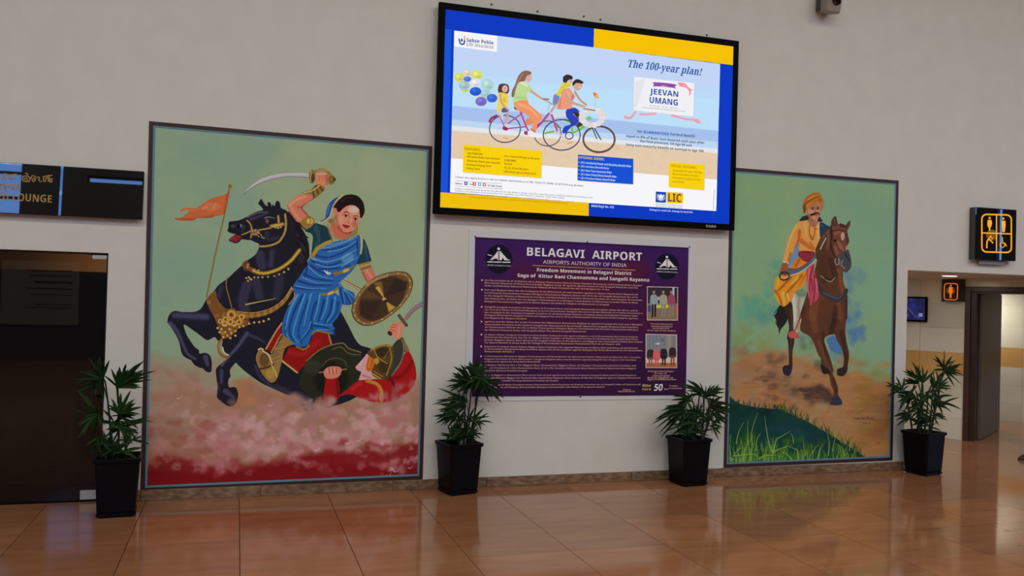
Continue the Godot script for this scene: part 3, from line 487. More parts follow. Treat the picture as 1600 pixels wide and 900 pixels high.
	["S",[90,68,46],1,0,29,29,[2280,1678,2356,1772]],
	["S",[185,147,90],0.8,2,7,7,[2282,1679,2352,1766]],
	["D",44,[1077,2485,1668,2652],40,87,[[199,147,139],[209,158,147],[190,136,122]],0.7,0.8,11,0.55],
	["D",26,[1543,2467,2411,2654],35,81,[[227,174,177],[215,159,159],[212,141,141]],0.5,0.8,12,0.55],
	["D",12,[2149,2337,2506,2592],35,69,[[212,158,160],[196,136,136]],0.45,0.8,20,0.55],
	["D",8,[600,2456,967,2626],35,69,[[199,149,130],[190,147,122]],0.5,0.8,13,0.55],
	["D",26,[8,2324,578,2677],40,92,[[209,163,147],[199,147,122],[204,169,158]],0.5,0.8,21,0.5],
	["D",90,[19,2580,2549,2973],46,104,[[227,171,171],[215,149,147],[227,179,177],[222,159,154]],0.5,0.75,14,0.5],
	["D",80,[413,2645,2167,2961],35,81,[[242,189,192],[230,167,171],[218,149,154],[248,200,200]],0.5,0.85,15,0.5],
	["D",46,[364,2847,1561,3137],35,75,[[227,154,162],[212,121,129],[237,171,179]],0.45,0.85,22,0.5],
	["D",54,[1909,2583,2530,3195],29,69,[[242,179,189],[222,132,141],[248,192,200]],0.45,0.85,16,0.5],
	["D",24,[21,2666,587,3087],40,87,[[185,117,92],[174,95,79],[196,130,120]],0.5,0.8,17,0.5],
	["D",20,[640,2984,2174,3224],29,64,[[179,70,79],[166,46,51],[188,90,98]],0.45,0.8,18,0.5],
	["D",12,[1554,2881,2171,3118],35,81,[[166,40,46],[158,32,38]],0.5,0.6,19,0.5],
	["S",[255,245,248],0.7,5,9,3,[1801,2909,1825,2913,1849,2886]],
	["S",[255,245,248],0.7,5,9,3,[1517,2962,1541,2965,1564,2939]],
	["S",[255,245,248],0.7,5,9,3,[2272,3194,2297,3198,2322,3170]],
	["S",[255,245,248],0.7,5,9,3,[1906,2886,1930,2889,1954,2862]],
	["S",[255,245,248],0.7,5,9,3,[2201,3227,2226,3231,2250,3204]],
	["S",[255,245,248],0.7,5,9,3,[2414,3164,2439,3167,2464,3140]],
	["S",[255,245,248],0.7,5,9,3,[1087,2536,1110,2539,1133,2512]],
	["S",[255,245,248],0.7,5,9,3,[290,2458,311,2460,332,2435]],
	["S",[100,35,40],1,0,5,5,[145,3064,146,3076,154,3082]],
	["S",[100,35,40],1,0,5,5,[161,3058,164,3067,170,3077]],
	["S",[100,35,40],1,0,5,5,[178,3064,175,3075,187,3083]],
	["S",[100,35,40],1,0,5,5,[194,3063,200,3072,203,3082]],
	["S",[100,35,40],1,0,5,5,[211,3063,216,3075,219,3081]],
	["S",[100,35,40],1,0,5,5,[227,3063,234,3075,236,3082]],
	["S",[100,35,40],1,0,5,5,[244,3062,246,3073,252,3081]],
	["S",[100,35,40],1,0,5,5,[260,3068,264,3075,269,3087]],
	["S",[100,35,40],1,0,5,5,[293,3066,295,3078,302,3085]],
	["S",[100,35,40],1,0,5,5,[310,3066,308,3075,319,3085]],
	["S",[100,35,40],1,0,5,5,[327,3069,334,3079,336,3087]],
	["S",[100,35,40],1,0,5,5,[343,3067,350,3076,352,3086]],
	["S",[100,35,40],1,0,5,5,[377,3069,374,3080,386,3088]],
	["S",[100,35,40],1,0,5,5,[393,3072,391,3081,402,3091]],
	["S",[100,35,40],1,0,5,5,[410,3070,407,3077,419,3089]],
	["S",[100,35,40],1,0,5,5,[427,3075,433,3084,436,3094]],
	["S",[100,35,40],1,0,5,5,[444,3074,439,3085,453,3093]],
	["S",[100,35,40],1,0,5,5,[461,3073,466,3081,470,3092]],
	["S",[100,35,40],1,0,5,5,[477,3073,477,3085,487,3092]],
	["S",[100,35,40],1,0,5,5,[494,3074,496,3086,503,3093]],
]
const RIDER_PICTURE := [
	["F",[155,196,156],1,0,0,[-337,-404,2662,-656,2781,3770,-230,3621]],
	["D",40,[-9,60,1033,2093],154,307,[[158,196,149],[149,193,155],[163,199,147]],0.35,1,3,0.55],
	["D",40,[977,-7,2270,2091],154,307,[[149,196,166],[155,196,160],[144,190,163]],0.35,1,4,0.55],
	["D",9,[480,1010,724,1208],34,82,[[100,179,158],[107,186,164]],0.3,1,42,0.6],
	["D",9,[544,1139,758,1314],30,72,[[92,177,166],[99,184,173]],0.3,1,81,0.6],
	["D",9,[440,1228,637,1390],28,67,[[106,182,163],[113,189,170]],0.3,1,81,0.6],
	["D",9,[188,1386,397,1560],30,72,[[103,185,158],[110,192,164]],0.3,1,61,0.6],
	["D",9,[221,1471,460,1670],34,82,[[111,188,163],[118,194,170]],0.3,1,3,0.6],
	["D",9,[421,1368,664,1568],34,82,[[117,188,163],[124,194,170]],0.3,1,81,0.6],
	["D",9,[516,1543,715,1707],28,67,[[87,166,166],[94,173,173]],0.3,1,42,0.6],
	["D",9,[1502,1021,1746,1212],32,77,[[106,152,193],[113,159,200]],0.3,1,5,0.6],
	["D",9,[1609,1084,1788,1226],23,56,[[122,166,182],[129,173,189]],0.3,1,64,0.6],
	["D",9,[1481,1164,1675,1318],26,61,[[111,158,190],[118,164,197]],0.3,1,63,0.6],
	["D",9,[1522,1347,1717,1502],26,61,[[109,158,196],[115,164,203]],0.3,1,93,0.6],
	["D",9,[1539,1510,1734,1666],26,61,[[103,166,188],[110,173,194]],0.3,1,5,0.6],
	["D",9,[1674,1075,1821,1191],19,46,[[136,179,166],[143,186,173]],0.3,1,6,0.6],
	["D",9,[164,1464,463,1714],43,111,[[106,185,166],[113,192,173]],0.32,1,76,0.6],
	["D",9,[381,1465,623,1666],34,89,[[95,171,166],[102,178,173]],0.32,1,44,0.6],
	["D",9,[1539,1552,1734,1708],26,67,[[95,144,207],[102,151,214]],0.32,1,4,0.6],
	["D",9,[1581,1700,1776,1857],26,67,[[81,130,204],[88,137,211]],0.32,1,35,0.6],
	["D",9,[1613,1757,1825,1928],28,72,[[90,139,201],[96,145,208]],0.32,1,65,0.6],
	["D",9,[1540,1657,1686,1774],19,50,[[103,152,196],[110,159,203]],0.32,1,81,0.6],
	["D",9,[1391,2033,1551,2165],21,55,[[125,163,130],[132,170,137]],0.32,1,57,0.6],
	["D",9,[898,1772,1085,1926],26,67,[[117,155,166],[124,162,173]],0.32,1,60,0.6],
	["D",9,[941,1848,1145,2016],28,72,[[122,141,109],[129,148,115]],0.32,1,4,0.6],
	["D",9,[46,1723,313,1949],38,100,[[147,171,111],[154,178,118]],0.32,1,52,0.6],
	["D",9,[389,1772,631,1975],34,89,[[163,171,106],[170,178,113]],0.32,1,44,0.6],
	["D",9,[1668,2073,1996,2341],43,111,[[158,185,136],[164,192,143]],0.32,1,49,0.6],
	["F",[84,136,207],0.9,26,0,[1289,1867,1388,1824,1465,1887,1544,1993,1546,2056,1445,2078,1342,1993]],
	["F",[130,179,174],0.8,26,0,[1317,1994,1520,2056,1548,2141,1422,2141,1345,2078]],
	["F",[199,141,95],0.9,77,0,[-110,2201,117,2121,348,2018,656,1996,875,2058,1123,2162,1425,2268,1729,2248,1991,2357,2254,2359,2283,3446,-80,3351]],
	["D",70,[5,2059,2302,3295],68,171,[[209,152,103],[188,130,81],[204,136,87],[196,147,117],[177,120,73]],0.45,0.5,5,0.55],
	["D",24,[43,1989,960,2526],68,137,[[193,158,130],[179,141,117],[163,128,106]],0.5,0.6,6,0.55],
	["D",18,[451,2164,1479,2643],51,102,[[106,79,65],[90,68,60],[125,90,70]],0.5,0.5,7,0.55],
	["D",10,[367,2058,872,2381],51,94,[[120,95,84],[136,103,87]],0.5,0.6,8,0.55],
	["F",[81,62,60],0.8,51,0,[909,2433,1228,2394,1380,2459,1434,2597,1234,2604,1034,2539]],
	["D",26,[1644,2240,2262,3144],68,137,[[209,149,76],[196,139,73],[174,136,70]],0.45,0.6,9,0.55],
	["D",16,[878,2597,1663,2978],60,119,[[196,166,130],[209,141,103],[185,158,120]],0.5,0.5,10,0.55],
	["D",14,[1306,2676,2210,3254],34,77,[[209,106,65],[199,120,76]],0.5,0.45,11,0.55],
	["D",8,[135,2445,796,2668],43,85,[[220,120,70],[209,130,65]],0.5,0.5,12,0.55],
	["H",20,[34,2269,2138,2279],119,68,222,[1,1],[-0.15,0.15],[[220,163,114],[179,120,73],[209,141,87],[204,166,136],[158,109,73],[226,130,81]],34,13,0.35,17,585],
	["H",20,[39,2444,2143,2466],119,68,222,[1,1],[-0.15,0.15],[[220,163,114],[179,120,73],[209,141,87],[204,166,136],[158,109,73],[226,130,81]],34,13,0.35,17,610],
	["H",20,[44,2655,2149,2691],119,68,222,[1,1],[-0.15,0.15],[[220,163,114],[179,120,73],[209,141,87],[204,166,136],[158,109,73],[226,130,81]],34,13,0.35,17,640],
	["H",20,[50,2851,2155,2901],119,68,222,[1,1],[-0.15,0.15],[[220,163,114],[179,120,73],[209,141,87],[204,166,136],[158,109,73],[226,130,81]],34,13,0.35,17,668],
	["H",20,[56,3075,2161,3140],119,68,222,[1,1],[-0.15,0.15],[[220,163,114],[179,120,73],[209,141,87],[204,166,136],[158,109,73],[226,130,81]],34,13,0.35,17,700],
	["F",[32,73,68],1,0,1,[-10,2555,176,2588,364,2628,602,2653,722,2659,844,2713,1041,2794,1241,2889,1445,2999,1650,3111,1859,3240,1862,3364,10,3294]],
	["C",1,[-10,2555,176,2588,364,2628,602,2653,722,2659,844,2713,1041,2794,1241,2889,1445,2999,1650,3111,1859,3240,1862,3364,10,3294]],
	["D",18,[549,2734,1231,3112],68,119,[[35,81,95],[30,70,87]],0.5,0.8,13,0.55],
	["D",20,[28,2934,1065,3287],60,119,[[54,111,43],[65,125,46],[46,100,40]],0.5,0.6,14,0.55],
	["D",14,[805,3027,1850,3316],43,85,[[76,120,49],[60,100,46]],0.5,0.7,15,0.55],
	["D",10,[19,2584,552,2877],51,102,[[27,54,51],[24,60,62]],0.5,0.7,16,0.55],
	["E"],
	["H",60,[-10,2555,176,2588,364,2628,602,2653,722,2659,844,2713],17,26,68,[-0.5,0.6],[-1,-1],[[40,76,57],[65,95,49],[32,68,60]],15,3,0.85,0,3],
	["H",80,[722,2659,844,2713,1041,2794,1241,2889,1445,2999,1650,3111,1859,3240],17,34,111,[-0.5,0.7],[-1,-1],[[40,76,57],[65,95,49],[120,130,65],[87,114,54]],15,3,0.85,0,4],
	["H",110,[60,3243,811,3249],34,68,290,[-0.45,0.45],[-1,-1],[[120,166,68],[84,141,51],[158,199,95],[60,117,49],[95,149,60]],16,3,0.85,0,5],
	["H",110,[686,3252,1777,3262],34,51,188,[-0.45,0.45],[-1,-1],[[120,166,68],[84,141,51],[158,199,95],[60,117,49],[95,149,60]],15,3,0.85,0,6],
	["S",[149,190,92],0.95,0,15,3,[96,3214,72,3071,82,2929]],
	["S",[149,190,92],0.95,0,22,3,[623,3148,564,3026,500,2724]],
	["S",[149,190,92],0.95,0,19,3,[623,3148,661,3005,716,2970,855,2901]],
	["S",[149,190,92],0.95,0,15,3,[636,3130,747,3092,874,3071]],
	["S",[149,190,92],0.95,0,17,3,[949,3232,932,3122,832,3088]],
	["S",[149,190,92],0.95,0,10,3,[887,3047,871,2962,841,2931]],
	["S",[149,190,92],0.95,0,16,3,[115,3161,360,3151,443,3190]],
	["S",[149,190,92],0.95,0,20,3,[444,3202,540,3169,693,3174]],
	["S",[149,190,92],0.95,0,15,3,[400,3105,411,2998,457,2915]],
	["S",[149,190,92],0.95,0,13,3,[302,3042,292,2911,295,2768]],
	["S",[149,190,92],0.95,0,15,3,[357,3044,340,2912,416,2687]],
	["S",[149,190,92],0.95,0,13,3,[152,3026,176,2908,241,2791]],
	["S",[149,190,92],0.95,0,12,3,[1048,3186,1024,3088,1014,3015]],
	["S",[149,190,92],0.95,0,13,3,[1092,3224,1147,3141,1217,3069]],
	["S",[149,190,92],0.95,0,17,3,[1352,3197,1363,3061,1330,2925]],
	["S",[149,190,92],0.95,0,12,3,[1409,3149,1435,3026,1463,2953]],
	["S",[149,190,92],0.95,0,17,3,[1573,3204,1541,3116,1451,3064]],
	["S",[149,190,92],0.95,0,12,3,[1638,3156,1651,3070,1638,2995]],
	["S",[149,190,92],0.95,0,17,3,[864,3229,805,3166,734,3140]],
	["S",[149,190,92],0.95,0,17,3,[116,3202,75,3177,184,3217]],
	["S",[149,190,92],0.95,0,12,3,[208,3075,141,3132,129,3161]],
	["F",[51,43,46],1,0,1,[659,1506,814,1460,825,1661,781,1557,765,1672,676,1781,662,1828,657,1762,624,1712,632,1674,601,1623,633,1572]],
	["S",[51,43,46],1,0,14,4,[640,1546,590,1598]],
	["S",[51,43,46],1,0,14,4,[634,1597,583,1617]],
	["S",[51,43,46],1,0,14,4,[628,1661,612,1712]],
	["S",[51,43,46],1,0,14,4,[689,1737,662,1826]],
	["F",[73,50,42],1,0,1,[727,1494,831,1492,847,1747,869,1875,846,2029,848,2208,805,2287,733,2261,728,2182,799,2163,795,2029,783,1901,769,1850,796,1748,763,1621]],
	["S",[120,81,60],0.6,9,17,17,[810,1518,827,1773,817,2055]],
	["F",[51,51,62],1,0,1,[731,2182,793,2170,839,2214,802,2287,733,2259]],
	["F",[212,209,193],1,0,1,[820,1393,867,1339,950,1308,1002,1330,1004,1408,956,1524,931,1640,954,1592,938,1778,862,1792,847,1645,835,1517]],
	["C",1,[820,1393,867,1339,950,1308,1002,1330,1004,1408,956,1524,931,1640,954,1592,938,1778,862,1792,847,1645,835,1517]],
	["S",[245,245,234],0.7,21,43,43,[840,1392,855,1526,870,1661]],
	["S",[158,155,141],0.6,17,34,34,[918,1371,911,1525]],
	["F",[120,158,125],0.8,34,1,[1044,1329,1033,1366,999,1393,953,1404,906,1395,871,1370,858,1334,869,1298,903,1270,949,1259,996,1268,1031,1293]],
	["S",[179,163,125],0.7,17,34,34,[923,1541,914,1772]],
	["E"],
	["F",[109,68,53],1,0,1,[1197,742,1370,745,1409,909,1471,1044,1496,1102,1506,1210,1551,1317,1569,1395,1571,1552,1569,1650,1561,1634,1548,1752,1568,1896,1608,2040,1594,2158,1585,2236,1539,2291,1458,2284,1449,2216,1524,2186,1534,2079,1500,1975,1435,1884,1395,1816,1268,1862,1299,1976,1348,2079,1394,2209,1393,2275,1442,2366,1469,2444,1471,2510,1525,2582,1508,2625,1362,2619,1394,2548,1405,2470,1368,2391,1334,2274,1268,2271,1225,2209,1226,2105,1175,2028,1129,1925,1066,1841,941,1772,955,1643,920,1660,967,1505,1009,1388,1035,1310,1094,1173,1135,1017]],
	["C",1,[1197,742,1370,745,1409,909,1471,1044,1496,1102,1506,1210,1551,1317,1569,1395,1571,1552,1569,1650,1561,1634,1548,1752,1568,1896,1608,2040,1594,2158,1585,2236,1539,2291,1458,2284,1449,2216,1524,2186,1534,2079,1500,1975,1435,1884,1395,1816,1268,1862,1299,1976,1348,2079,1394,2209,1393,2275,1442,2366,1469,2444,1471,2510,1525,2582,1508,2625,1362,2619,1394,2548,1405,2470,1368,2391,1334,2274,1268,2271,1225,2209,1226,2105,1175,2028,1129,1925,1066,1841,941,1772,955,1643,920,1660,967,1505,1009,1388,1035,1310,1094,1173,1135,1017]],
	["S",[166,98,70],0.6,26,68,68,[1437,1084,1476,1220,1515,1376]],
	["S",[152,90,65],0.6,26,119,119,[1125,1463,1106,1618]],
	["S",[147,90,62],0.6,26,85,85,[1089,1551,1140,1770]],
	["S",[147,90,68],0.6,26,68,68,[1448,1476,1487,1632]],
	["S",[65,46,40],0.6,26,68,68,[1402,1516,1394,1653]],
	["S",[87,60,43],0.6,26,119,119,[1202,927,1255,1188]],
	["S",[73,51,40],0.6,26,85,85,[1318,971,1392,1145]],
	["S",[76,51,43],0.7,26,51,51,[1248,1807,1285,2028,1352,2235]],
	["S",[141,92,68],0.6,26,43,43,[1190,1898,1287,2105,1352,2235]],
	["S",[65,46,40],0.7,26,68,68,[1398,1662,1356,1793]],
	["S",[70,49,43],0.7,26,60,60,[1495,1792,1564,2053,1569,2210]],
	["S",[84,43,40],0.6,26,68,68,[967,1524,936,1640]],
	["S",[76,51,49],0.6,26,43,43,[1400,2314,1451,2470]],
	["S",[68,46,43],0.6,26,34,34,[1550,1356,1563,1631]],
	["F",[136,81,62],0.6,43,1,[1266,1402,1251,1428,1207,1447,1147,1455,1087,1450,1043,1432,1026,1407,1042,1381,1085,1362,1144,1353,1205,1359,1249,1376]],
	["F",[122,73,54],0.5,43,1,[1391,1536,1378,1569,1341,1594,1289,1603,1237,1595,1198,1572,1184,1539,1197,1506,1234,1482,1285,1472,1338,1480,1376,1503]],
	["F",[62,65,90],1,0,1,[1394,2548,1452,2509,1525,2582,1508,2628,1356,2623]],
	["F",[60,49,54],1,0,1,[1450,2216,1524,2190,1587,2216,1540,2293,1458,2285]],
	["F",[54,43,46],1,0,1,[1227,2157,1352,2235,1330,2274,1268,2271]],
	["E"],
	["S",[65,68,79],1,0,55,55,[1159,1263,1259,1363,1423,1420,1517,1359,1548,1312]],
	["S",[120,125,139],0.7,5,12,12,[1236,1344,1423,1406,1514,1347]],
	["S",[158,158,147],1,0,13,13,[1196,1151,1325,1217,1390,1162]],
	["S",[46,38,35],0.8,5,17,17,[1254,1178,1324,1195,1381,1155]],
	["F",[130,166,207],1,0,1,[897,789,914,890,898,948,775,1073,754,1088,765,1025,848,854]],
	["F",[255,171,54],1,0,1,[623,1176,789,1154,900,1131,1013,1103,1013,1205,950,1293,861,1346,821,1431,723,1512,653,1475,601,1400,585,1284]],
	["C",1,[623,1176,789,1154,900,1131,1013,1103,1013,1205,950,1293,861,1346,821,1431,723,1512,653,1475,601,1400,585,1284]],
	["S",[255,209,73],0.8,12,34,17,[646,1206,627,1340,652,1463]],
	["S",[196,103,40],0.8,12,34,17,[801,1182,703,1281,627,1340]],
	["S",[207,111,43],0.8,12,34,17,[946,1158,793,1317,707,1414,698,1501]],
	["S",[255,218,100],0.8,12,51,26,[705,1367,720,1491]],
	["S",[255,212,70],0.8,12,43,21,[890,1179,814,1258]],
	["S",[209,100,35],0.8,12,29,15,[605,1340,651,1397,686,1491]],
	["S",[255,228,120],0.8,12,34,17,[761,1375,785,1432]],
	["S",[234,125,51],0.8,12,26,13,[1002,1137,915,1275]],
	["E"],
	["F",[248,139,54],1,0,1,[896,953,998,997,1050,1020,944,1072,865,1086,793,1083]],
	["S",[185,95,43],0.8,9,17,17,[907,977,865,1055]],
	["S",[255,179,79],0.8,9,17,17,[964,999,888,1074]],
	["F",[253,179,92],1,0,1,[898,545,992,531,1040,586,1098,609,1146,539,1173,547,1175,742,1141,800,1119,861,1132,871,1086,881,916,882,903,794,875,814,843,864,784,971,766,1034,698,1018,703,946,735,830,745,776,798,670,852,583]],
	["C",1,[898,545,992,531,1040,586,1098,609,1146,539,1173,547,1175,742,1141,800,1119,861,1132,871,1086,881,916,882,903,794,875,814,843,864,784,971,766,1034,698,1018,703,946,735,830,745,776,798,670,852,583]],
	["S",[255,212,120],0.75,17,34,20,[862,595,799,710,747,856]],
	["S",[218,103,46],0.75,17,43,26,[901,657,894,754,850,852]],
	["S",[228,114,54],0.75,17,60,36,[932,768,1018,821,1095,858]],
	["S",[255,193,106],0.75,17,26,15,[1074,795,1140,743]],
	["S",[255,223,136],0.75,17,34,20,[1145,581,1149,727]],
	["S",[255,204,114],0.75,17,51,31,[974,573,996,701]],
	["S",[196,90,49],0.75,17,17,10,[1046,780,1104,842]],
	["S",[255,204,120],0.6,17,34,34,[747,858,729,993]],
	["S",[209,98,46],0.7,13,26,26,[794,914,763,1020]],
	["E"],
	["S",[255,245,185],1,0,17,17,[701,1008,763,1025]],
	["S",[100,51,40],1,0,8,8,[1036,587,1031,651,1044,707,1073,750,1100,688,1108,615]],
	["S",[100,51,40],1,0,7,7,[1053,699,1083,746]],
	["S",[169,87,60],1,0,9,9,[1103,616,1136,624]],
	["F",[152,49,65],1,0,1,[911,885,1086,881,1112,921,1066,982,998,1000,904,948]],
	["S",[199,81,95],0.8,4,10,5,[917,904,1008,920,1087,907]],
	["S",[199,81,95],0.8,4,10,5,[917,928,1008,944,1088,931]],
	["S",[199,81,95],0.8,4,10,5,[918,952,1009,968,1088,955]],
	["F",[218,92,114],1,0,1,[1012,1069,1104,1018,1113,1105,1152,1220,1177,1365,1149,1435,1093,1466,1069,1498,1041,1407,1014,1253]],
	["C",1,[1012,1069,1104,1018,1113,1105,1152,1220,1177,1365,1149,1435,1093,1466,1069,1498,1041,1407,1014,1253]],
	["S",[147,46,70],0.8,9,22,12,[1091,1057,1050,1213,1056,1464]],
	["S",[147,46,70],0.8,9,22,12,[1116,1153,1121,1327,1102,1463]],
	["S",[147,46,70],0.8,9,22,12,[1072,1193,1098,1328]],
	["S",[255,147,163],0.8,9,17,9,[1046,1078,1028,1252,1055,1406]],
	["S",[255,147,163],0.8,9,17,9,[1129,1191,1156,1346]],
	["E"],
	["F",[185,98,70],1,0,1,[694,1027,759,1030,756,1107,744,1166,672,1159,658,1119]],
	["S",[120,57,43],0.8,3,9,9,[671,1124,738,1127]],
	["S",[120,57,43],0.8,3,9,9,[672,1143,738,1147]],
	["F",[106,120,141],1,0,1,[753,1086,865,1084,977,1042,1088,941,1188,830,1238,760,1232,838,1140,958,1047,1041,911,1123,789,1161,753,1147]],
	["S",[228,231,239],1,0,10,10,[1238,770,1136,954,1045,1043,907,1126,789,1163]],
	["S",[65,73,90],0.8,0,9,9,[765,1087,865,1086,977,1044,1088,943]],
	["S",[62,65,73],1,0,22,22,[779,1168,774,1185,761,1199,741,1209,718,1213,694,1211,674,1202,660,1188,655,1172,659,1156,672,1141,692,1131,716,1127,739,1130,760,1138,773,1152,779,1168]],
	["S",[255,234,169],1,0,10,10,[673,1191,718,1199,767,1178]],
	["F",[220,109,95],1,0,1,[792,1802,869,1783,927,1836,916,1865,804,1860]],
	["S",[163,79,57],1,0,15,15,[951,1611,866,1788]],
	["F",[209,125,100],1,0,1,[1005,515,1096,543,1147,537,1103,609,1040,580]],
	["F",[62,54,68],1,0,1,[934,495,1009,473,1024,515,973,533,898,543]],
	["F",[62,54,68],1,0,1,[1150,480,1181,497,1208,531,1142,537]],
	["F",[218,147,122],1,0,1,[996,407,1044,368,1100,339,1159,328,1176,393,1167,451,1157,485,1134,519,1086,537,1029,516,1002,459]],
	["C",1,[996,407,1044,368,1100,339,1159,328,1176,393,1167,451,1157,485,1134,519,1086,537,1029,516,1002,459]],
	["F",[248,177,147],0.7,17,1,[1080,439,1076,457,1064,471,1047,477,1030,473,1017,460,1012,443,1016,424,1028,410,1045,405,1062,408,1075,421]],
	["F",[239,163,136],0.6,13,1,[1157,419,1154,433,1144,445,1132,449,1119,446,1109,436,1105,421,1108,407,1117,396,1130,391,1143,394,1153,404]],
	["S",[155,92,79],0.7,10,20,20,[1009,459,1048,513,1105,531]],
	["F",[245,182,152],0.6,13,1,[1129,501,1125,512,1113,521,1096,525,1079,523,1066,515,1061,505,1065,493,1077,485,1094,481,1112,483,1124,490]],
	["E"],
	["S",[60,35,32],1,0,9,9,[1054,385,1075,376,1094,383]],
	["S",[60,35,32],1,0,9,9,[1125,382,1144,375,1160,380]],
	["S",[51,30,30],1,0,14,7,[1059,398,1087,395]],
	["S",[51,30,30],1,0,14,7,[1128,394,1157,391]],
	["S",[158,92,76],0.8,0,8,8,[1109,389,1114,433,1098,442]],
	["S",[49,30,32],1,0,24,12,[1047,467,1084,457,1117,445,1141,442,1163,460]],
	["S",[169,73,68],1,0,9,9,[1104,468,1137,465]],
	["F",[209,136,111],1,0,1,[1002,423,1001,434,996,442,989,445,982,443,977,435,975,424,977,413,981,405,988,402,995,405,1000,412]],
	["S",[182,60,54],1,0,7,7,[1112,355,1116,369]],
	["F",[209,122,49],1,0,1,[938,358,955,301,1003,250,1087,212,1156,215,1195,263,1212,326,1199,384,1177,426,1179,353,1143,322,1081,348,1016,384,984,410,963,463,942,422]],
	["C",1,[938,358,955,301,1003,250,1087,212,1156,215,1195,263,1212,326,1199,384,1177,426,1179,353,1143,322,1081,348,1016,384,984,410,963,463,942,422]],
	["S",[130,68,32],0.9,3,10,7,[945,390,1043,332,1175,272]],
	["S",[130,68,32],0.9,3,10,7,[951,410,1053,348,1180,292]],
	["S",[130,68,32],0.9,3,10,7,[949,366,1042,296,1155,249]],
	["S",[130,68,32],0.9,3,10,7,[1176,337,1197,384]],
	["S",[255,177,84],0.8,7,14,7,[968,372,1062,317,1174,260]],
	["S",[255,177,84],0.8,7,14,7,[978,388,1081,330,1156,301]],
	["S",[255,177,84],0.8,7,14,7,[1004,298,1079,253,1155,233]],
	["S",[255,177,84],0.8,7,14,7,[1190,320,1185,385]],
	["F",[130,68,40],0.7,17,1,[985,404,983,433,974,455,961,463,949,456,939,435,935,407,937,377,946,356,958,347,971,354,981,375]],
	["E"],
	["F",[46,73,117],1,0,1,[1172,546,1269,575,1310,591,1242,643,1188,710,1174,685]],
	["S",[79,114,166],0.7,13,26,13,[1183,579,1231,593]],
	["F",[95,70,46],1,0,1,[1310,588,1261,616,1214,675,1168,750,1141,808,1119,861,1134,968,1190,918,1245,838,1312,757,1346,716]],
	["S",[147,111,68],0.7,5,12,5,[1271,640,1206,740,1170,823]],
	["S",[147,111,68],0.7,5,12,5,[1290,623,1244,706]],
	["S",[147,111,68],0.7,5,12,5,[1224,691,1189,790]],
	["S",[163,106,76],0.6,17,34,34,[1286,656,1293,753,1276,835]],
	["S",[209,212,223],1,0,14,14,[1256,722,1217,788,1185,851]],
	["F",[133,84,66],1,0,1,[1325,597,1394,562,1447,550,1521,573,1544,627,1555,676,1576,740,1548,799,1540,844,1561,835,1590,902,1611,1020,1591,1065,1543,1103,1481,1083,1441,1016,1386,920,1350,794]],
	["C",1,[1325,597,1394,562,1447,550,1521,573,1544,627,1555,676,1576,740,1548,799,1540,844,1561,835,1590,902,1611,1020,1591,1065,1543,1103,1481,1083,1441,1016,1386,920,1350,794]],
	["S",[182,114,90],0.7,17,34,34,[1368,668,1435,649]],
	["S",[204,130,103],0.7,17,43,43,[1419,764,1450,828]],
	["S",[81,54,46],0.7,17,34,34,[1338,637,1343,816]],
	["S",[87,57,51],0.7,17,34,34,[1533,660,1555,758]],
	["S",[179,111,90],0.7,17,34,34,[1383,812,1420,889]],
	["S",[188,120,98],0.6,17,34,34,[1464,789,1501,857]],
	["S",[100,62,51],0.7,17,26,26,[1380,749,1440,844]],
	["F",[223,193,177],0.95,7,1,[1509,688,1506,711,1497,729,1484,736,1471,730,1461,713,1457,690,1460,666,1469,649,1482,642,1495,648,1505,664]],
	["S",[209,196,190],0.8,0,12,7,[1532,800,1536,841,1535,826]],
	["E"],
	["F",[38,27,27],1,0,1,[1403,741,1401,748,1393,753,1383,756,1372,754,1365,750,1362,743,1364,737,1372,731,1382,729,1393,730,1400,735]],
	["F",[84,87,95],1,0,1,[1453,893,1548,855,1594,912,1613,1022,1580,1072,1531,1099,1471,1036]],
	["S",[169,174,182],1,0,10,10,[1492,965,1470,1015,1524,1062]],
	["S",[51,51,60],0.7,9,26,26,[1526,895,1574,962]],
	["S",[185,188,196],1,0,10,10,[1445,978,1444,994,1437,1007,1428,1016,1417,1019,1405,1016,1396,1008,1389,996,1386,981,1388,965,1394,952,1403,943,1415,940,1426,942,1436,951,1443,963,1445,978]],
	["S",[46,46,60],1,0,17,17,[1321,573,1328,686,1328,816,1374,911,1422,948]],
	["S",[87,57,51],1,0,12,12,[1338,637,1434,620,1532,628]],
	["F",[100,62,57],1,0,1,[1330,576,1327,515,1378,462,1405,524,1406,572]],
	["S",[158,103,92],0.8,7,17,9,[1364,505,1375,562]],
	["F",[122,81,70],1,0,1,[1516,571,1578,501,1581,560,1540,621]],
	["S",[76,51,49],0.8,7,17,9,[1559,528,1531,595]],
	["F",[84,62,60],1,0,1,[1433,555,1452,542,1521,563,1531,587,1443,583]],
	["S",[117,60,49],1,0,8,8,[1684,2771,1690,2783,1697,2795]],
	["S",[117,60,49],1,0,8,8,[1707,2771,1719,2783,1721,2795]],
	["S",[117,60,49],1,0,8,8,[1731,2772,1739,2784,1744,2796]],
	["S",[117,60,49],1,0,8,8,[1754,2772,1749,2784,1767,2796]],
	["S",[117,60,49],1,0,8,8,[1777,2773,1774,2784,1790,2797]],
	["S",[117,60,49],1,0,8,8,[1800,2773,1811,2785,1813,2797]],
	["S",[117,60,49],1,0,8,8,[1823,2773,1813,2785,1836,2797]],
	["S",[117,60,49],1,0,8,8,[1846,2774,1856,2786,1859,2798]],
	["S",[117,60,49],1,0,8,8,[1870,2774,1879,2786,1883,2798]],
	["S",[117,60,49],1,0,8,8,[1893,2775,1894,2787,1906,2799]],
	["S",[117,60,49],1,0,8,8,[1916,2775,1913,2787,1929,2799]],
	["S",[117,60,49],1,0,8,8,[1940,2776,1936,2788,1953,2800]],
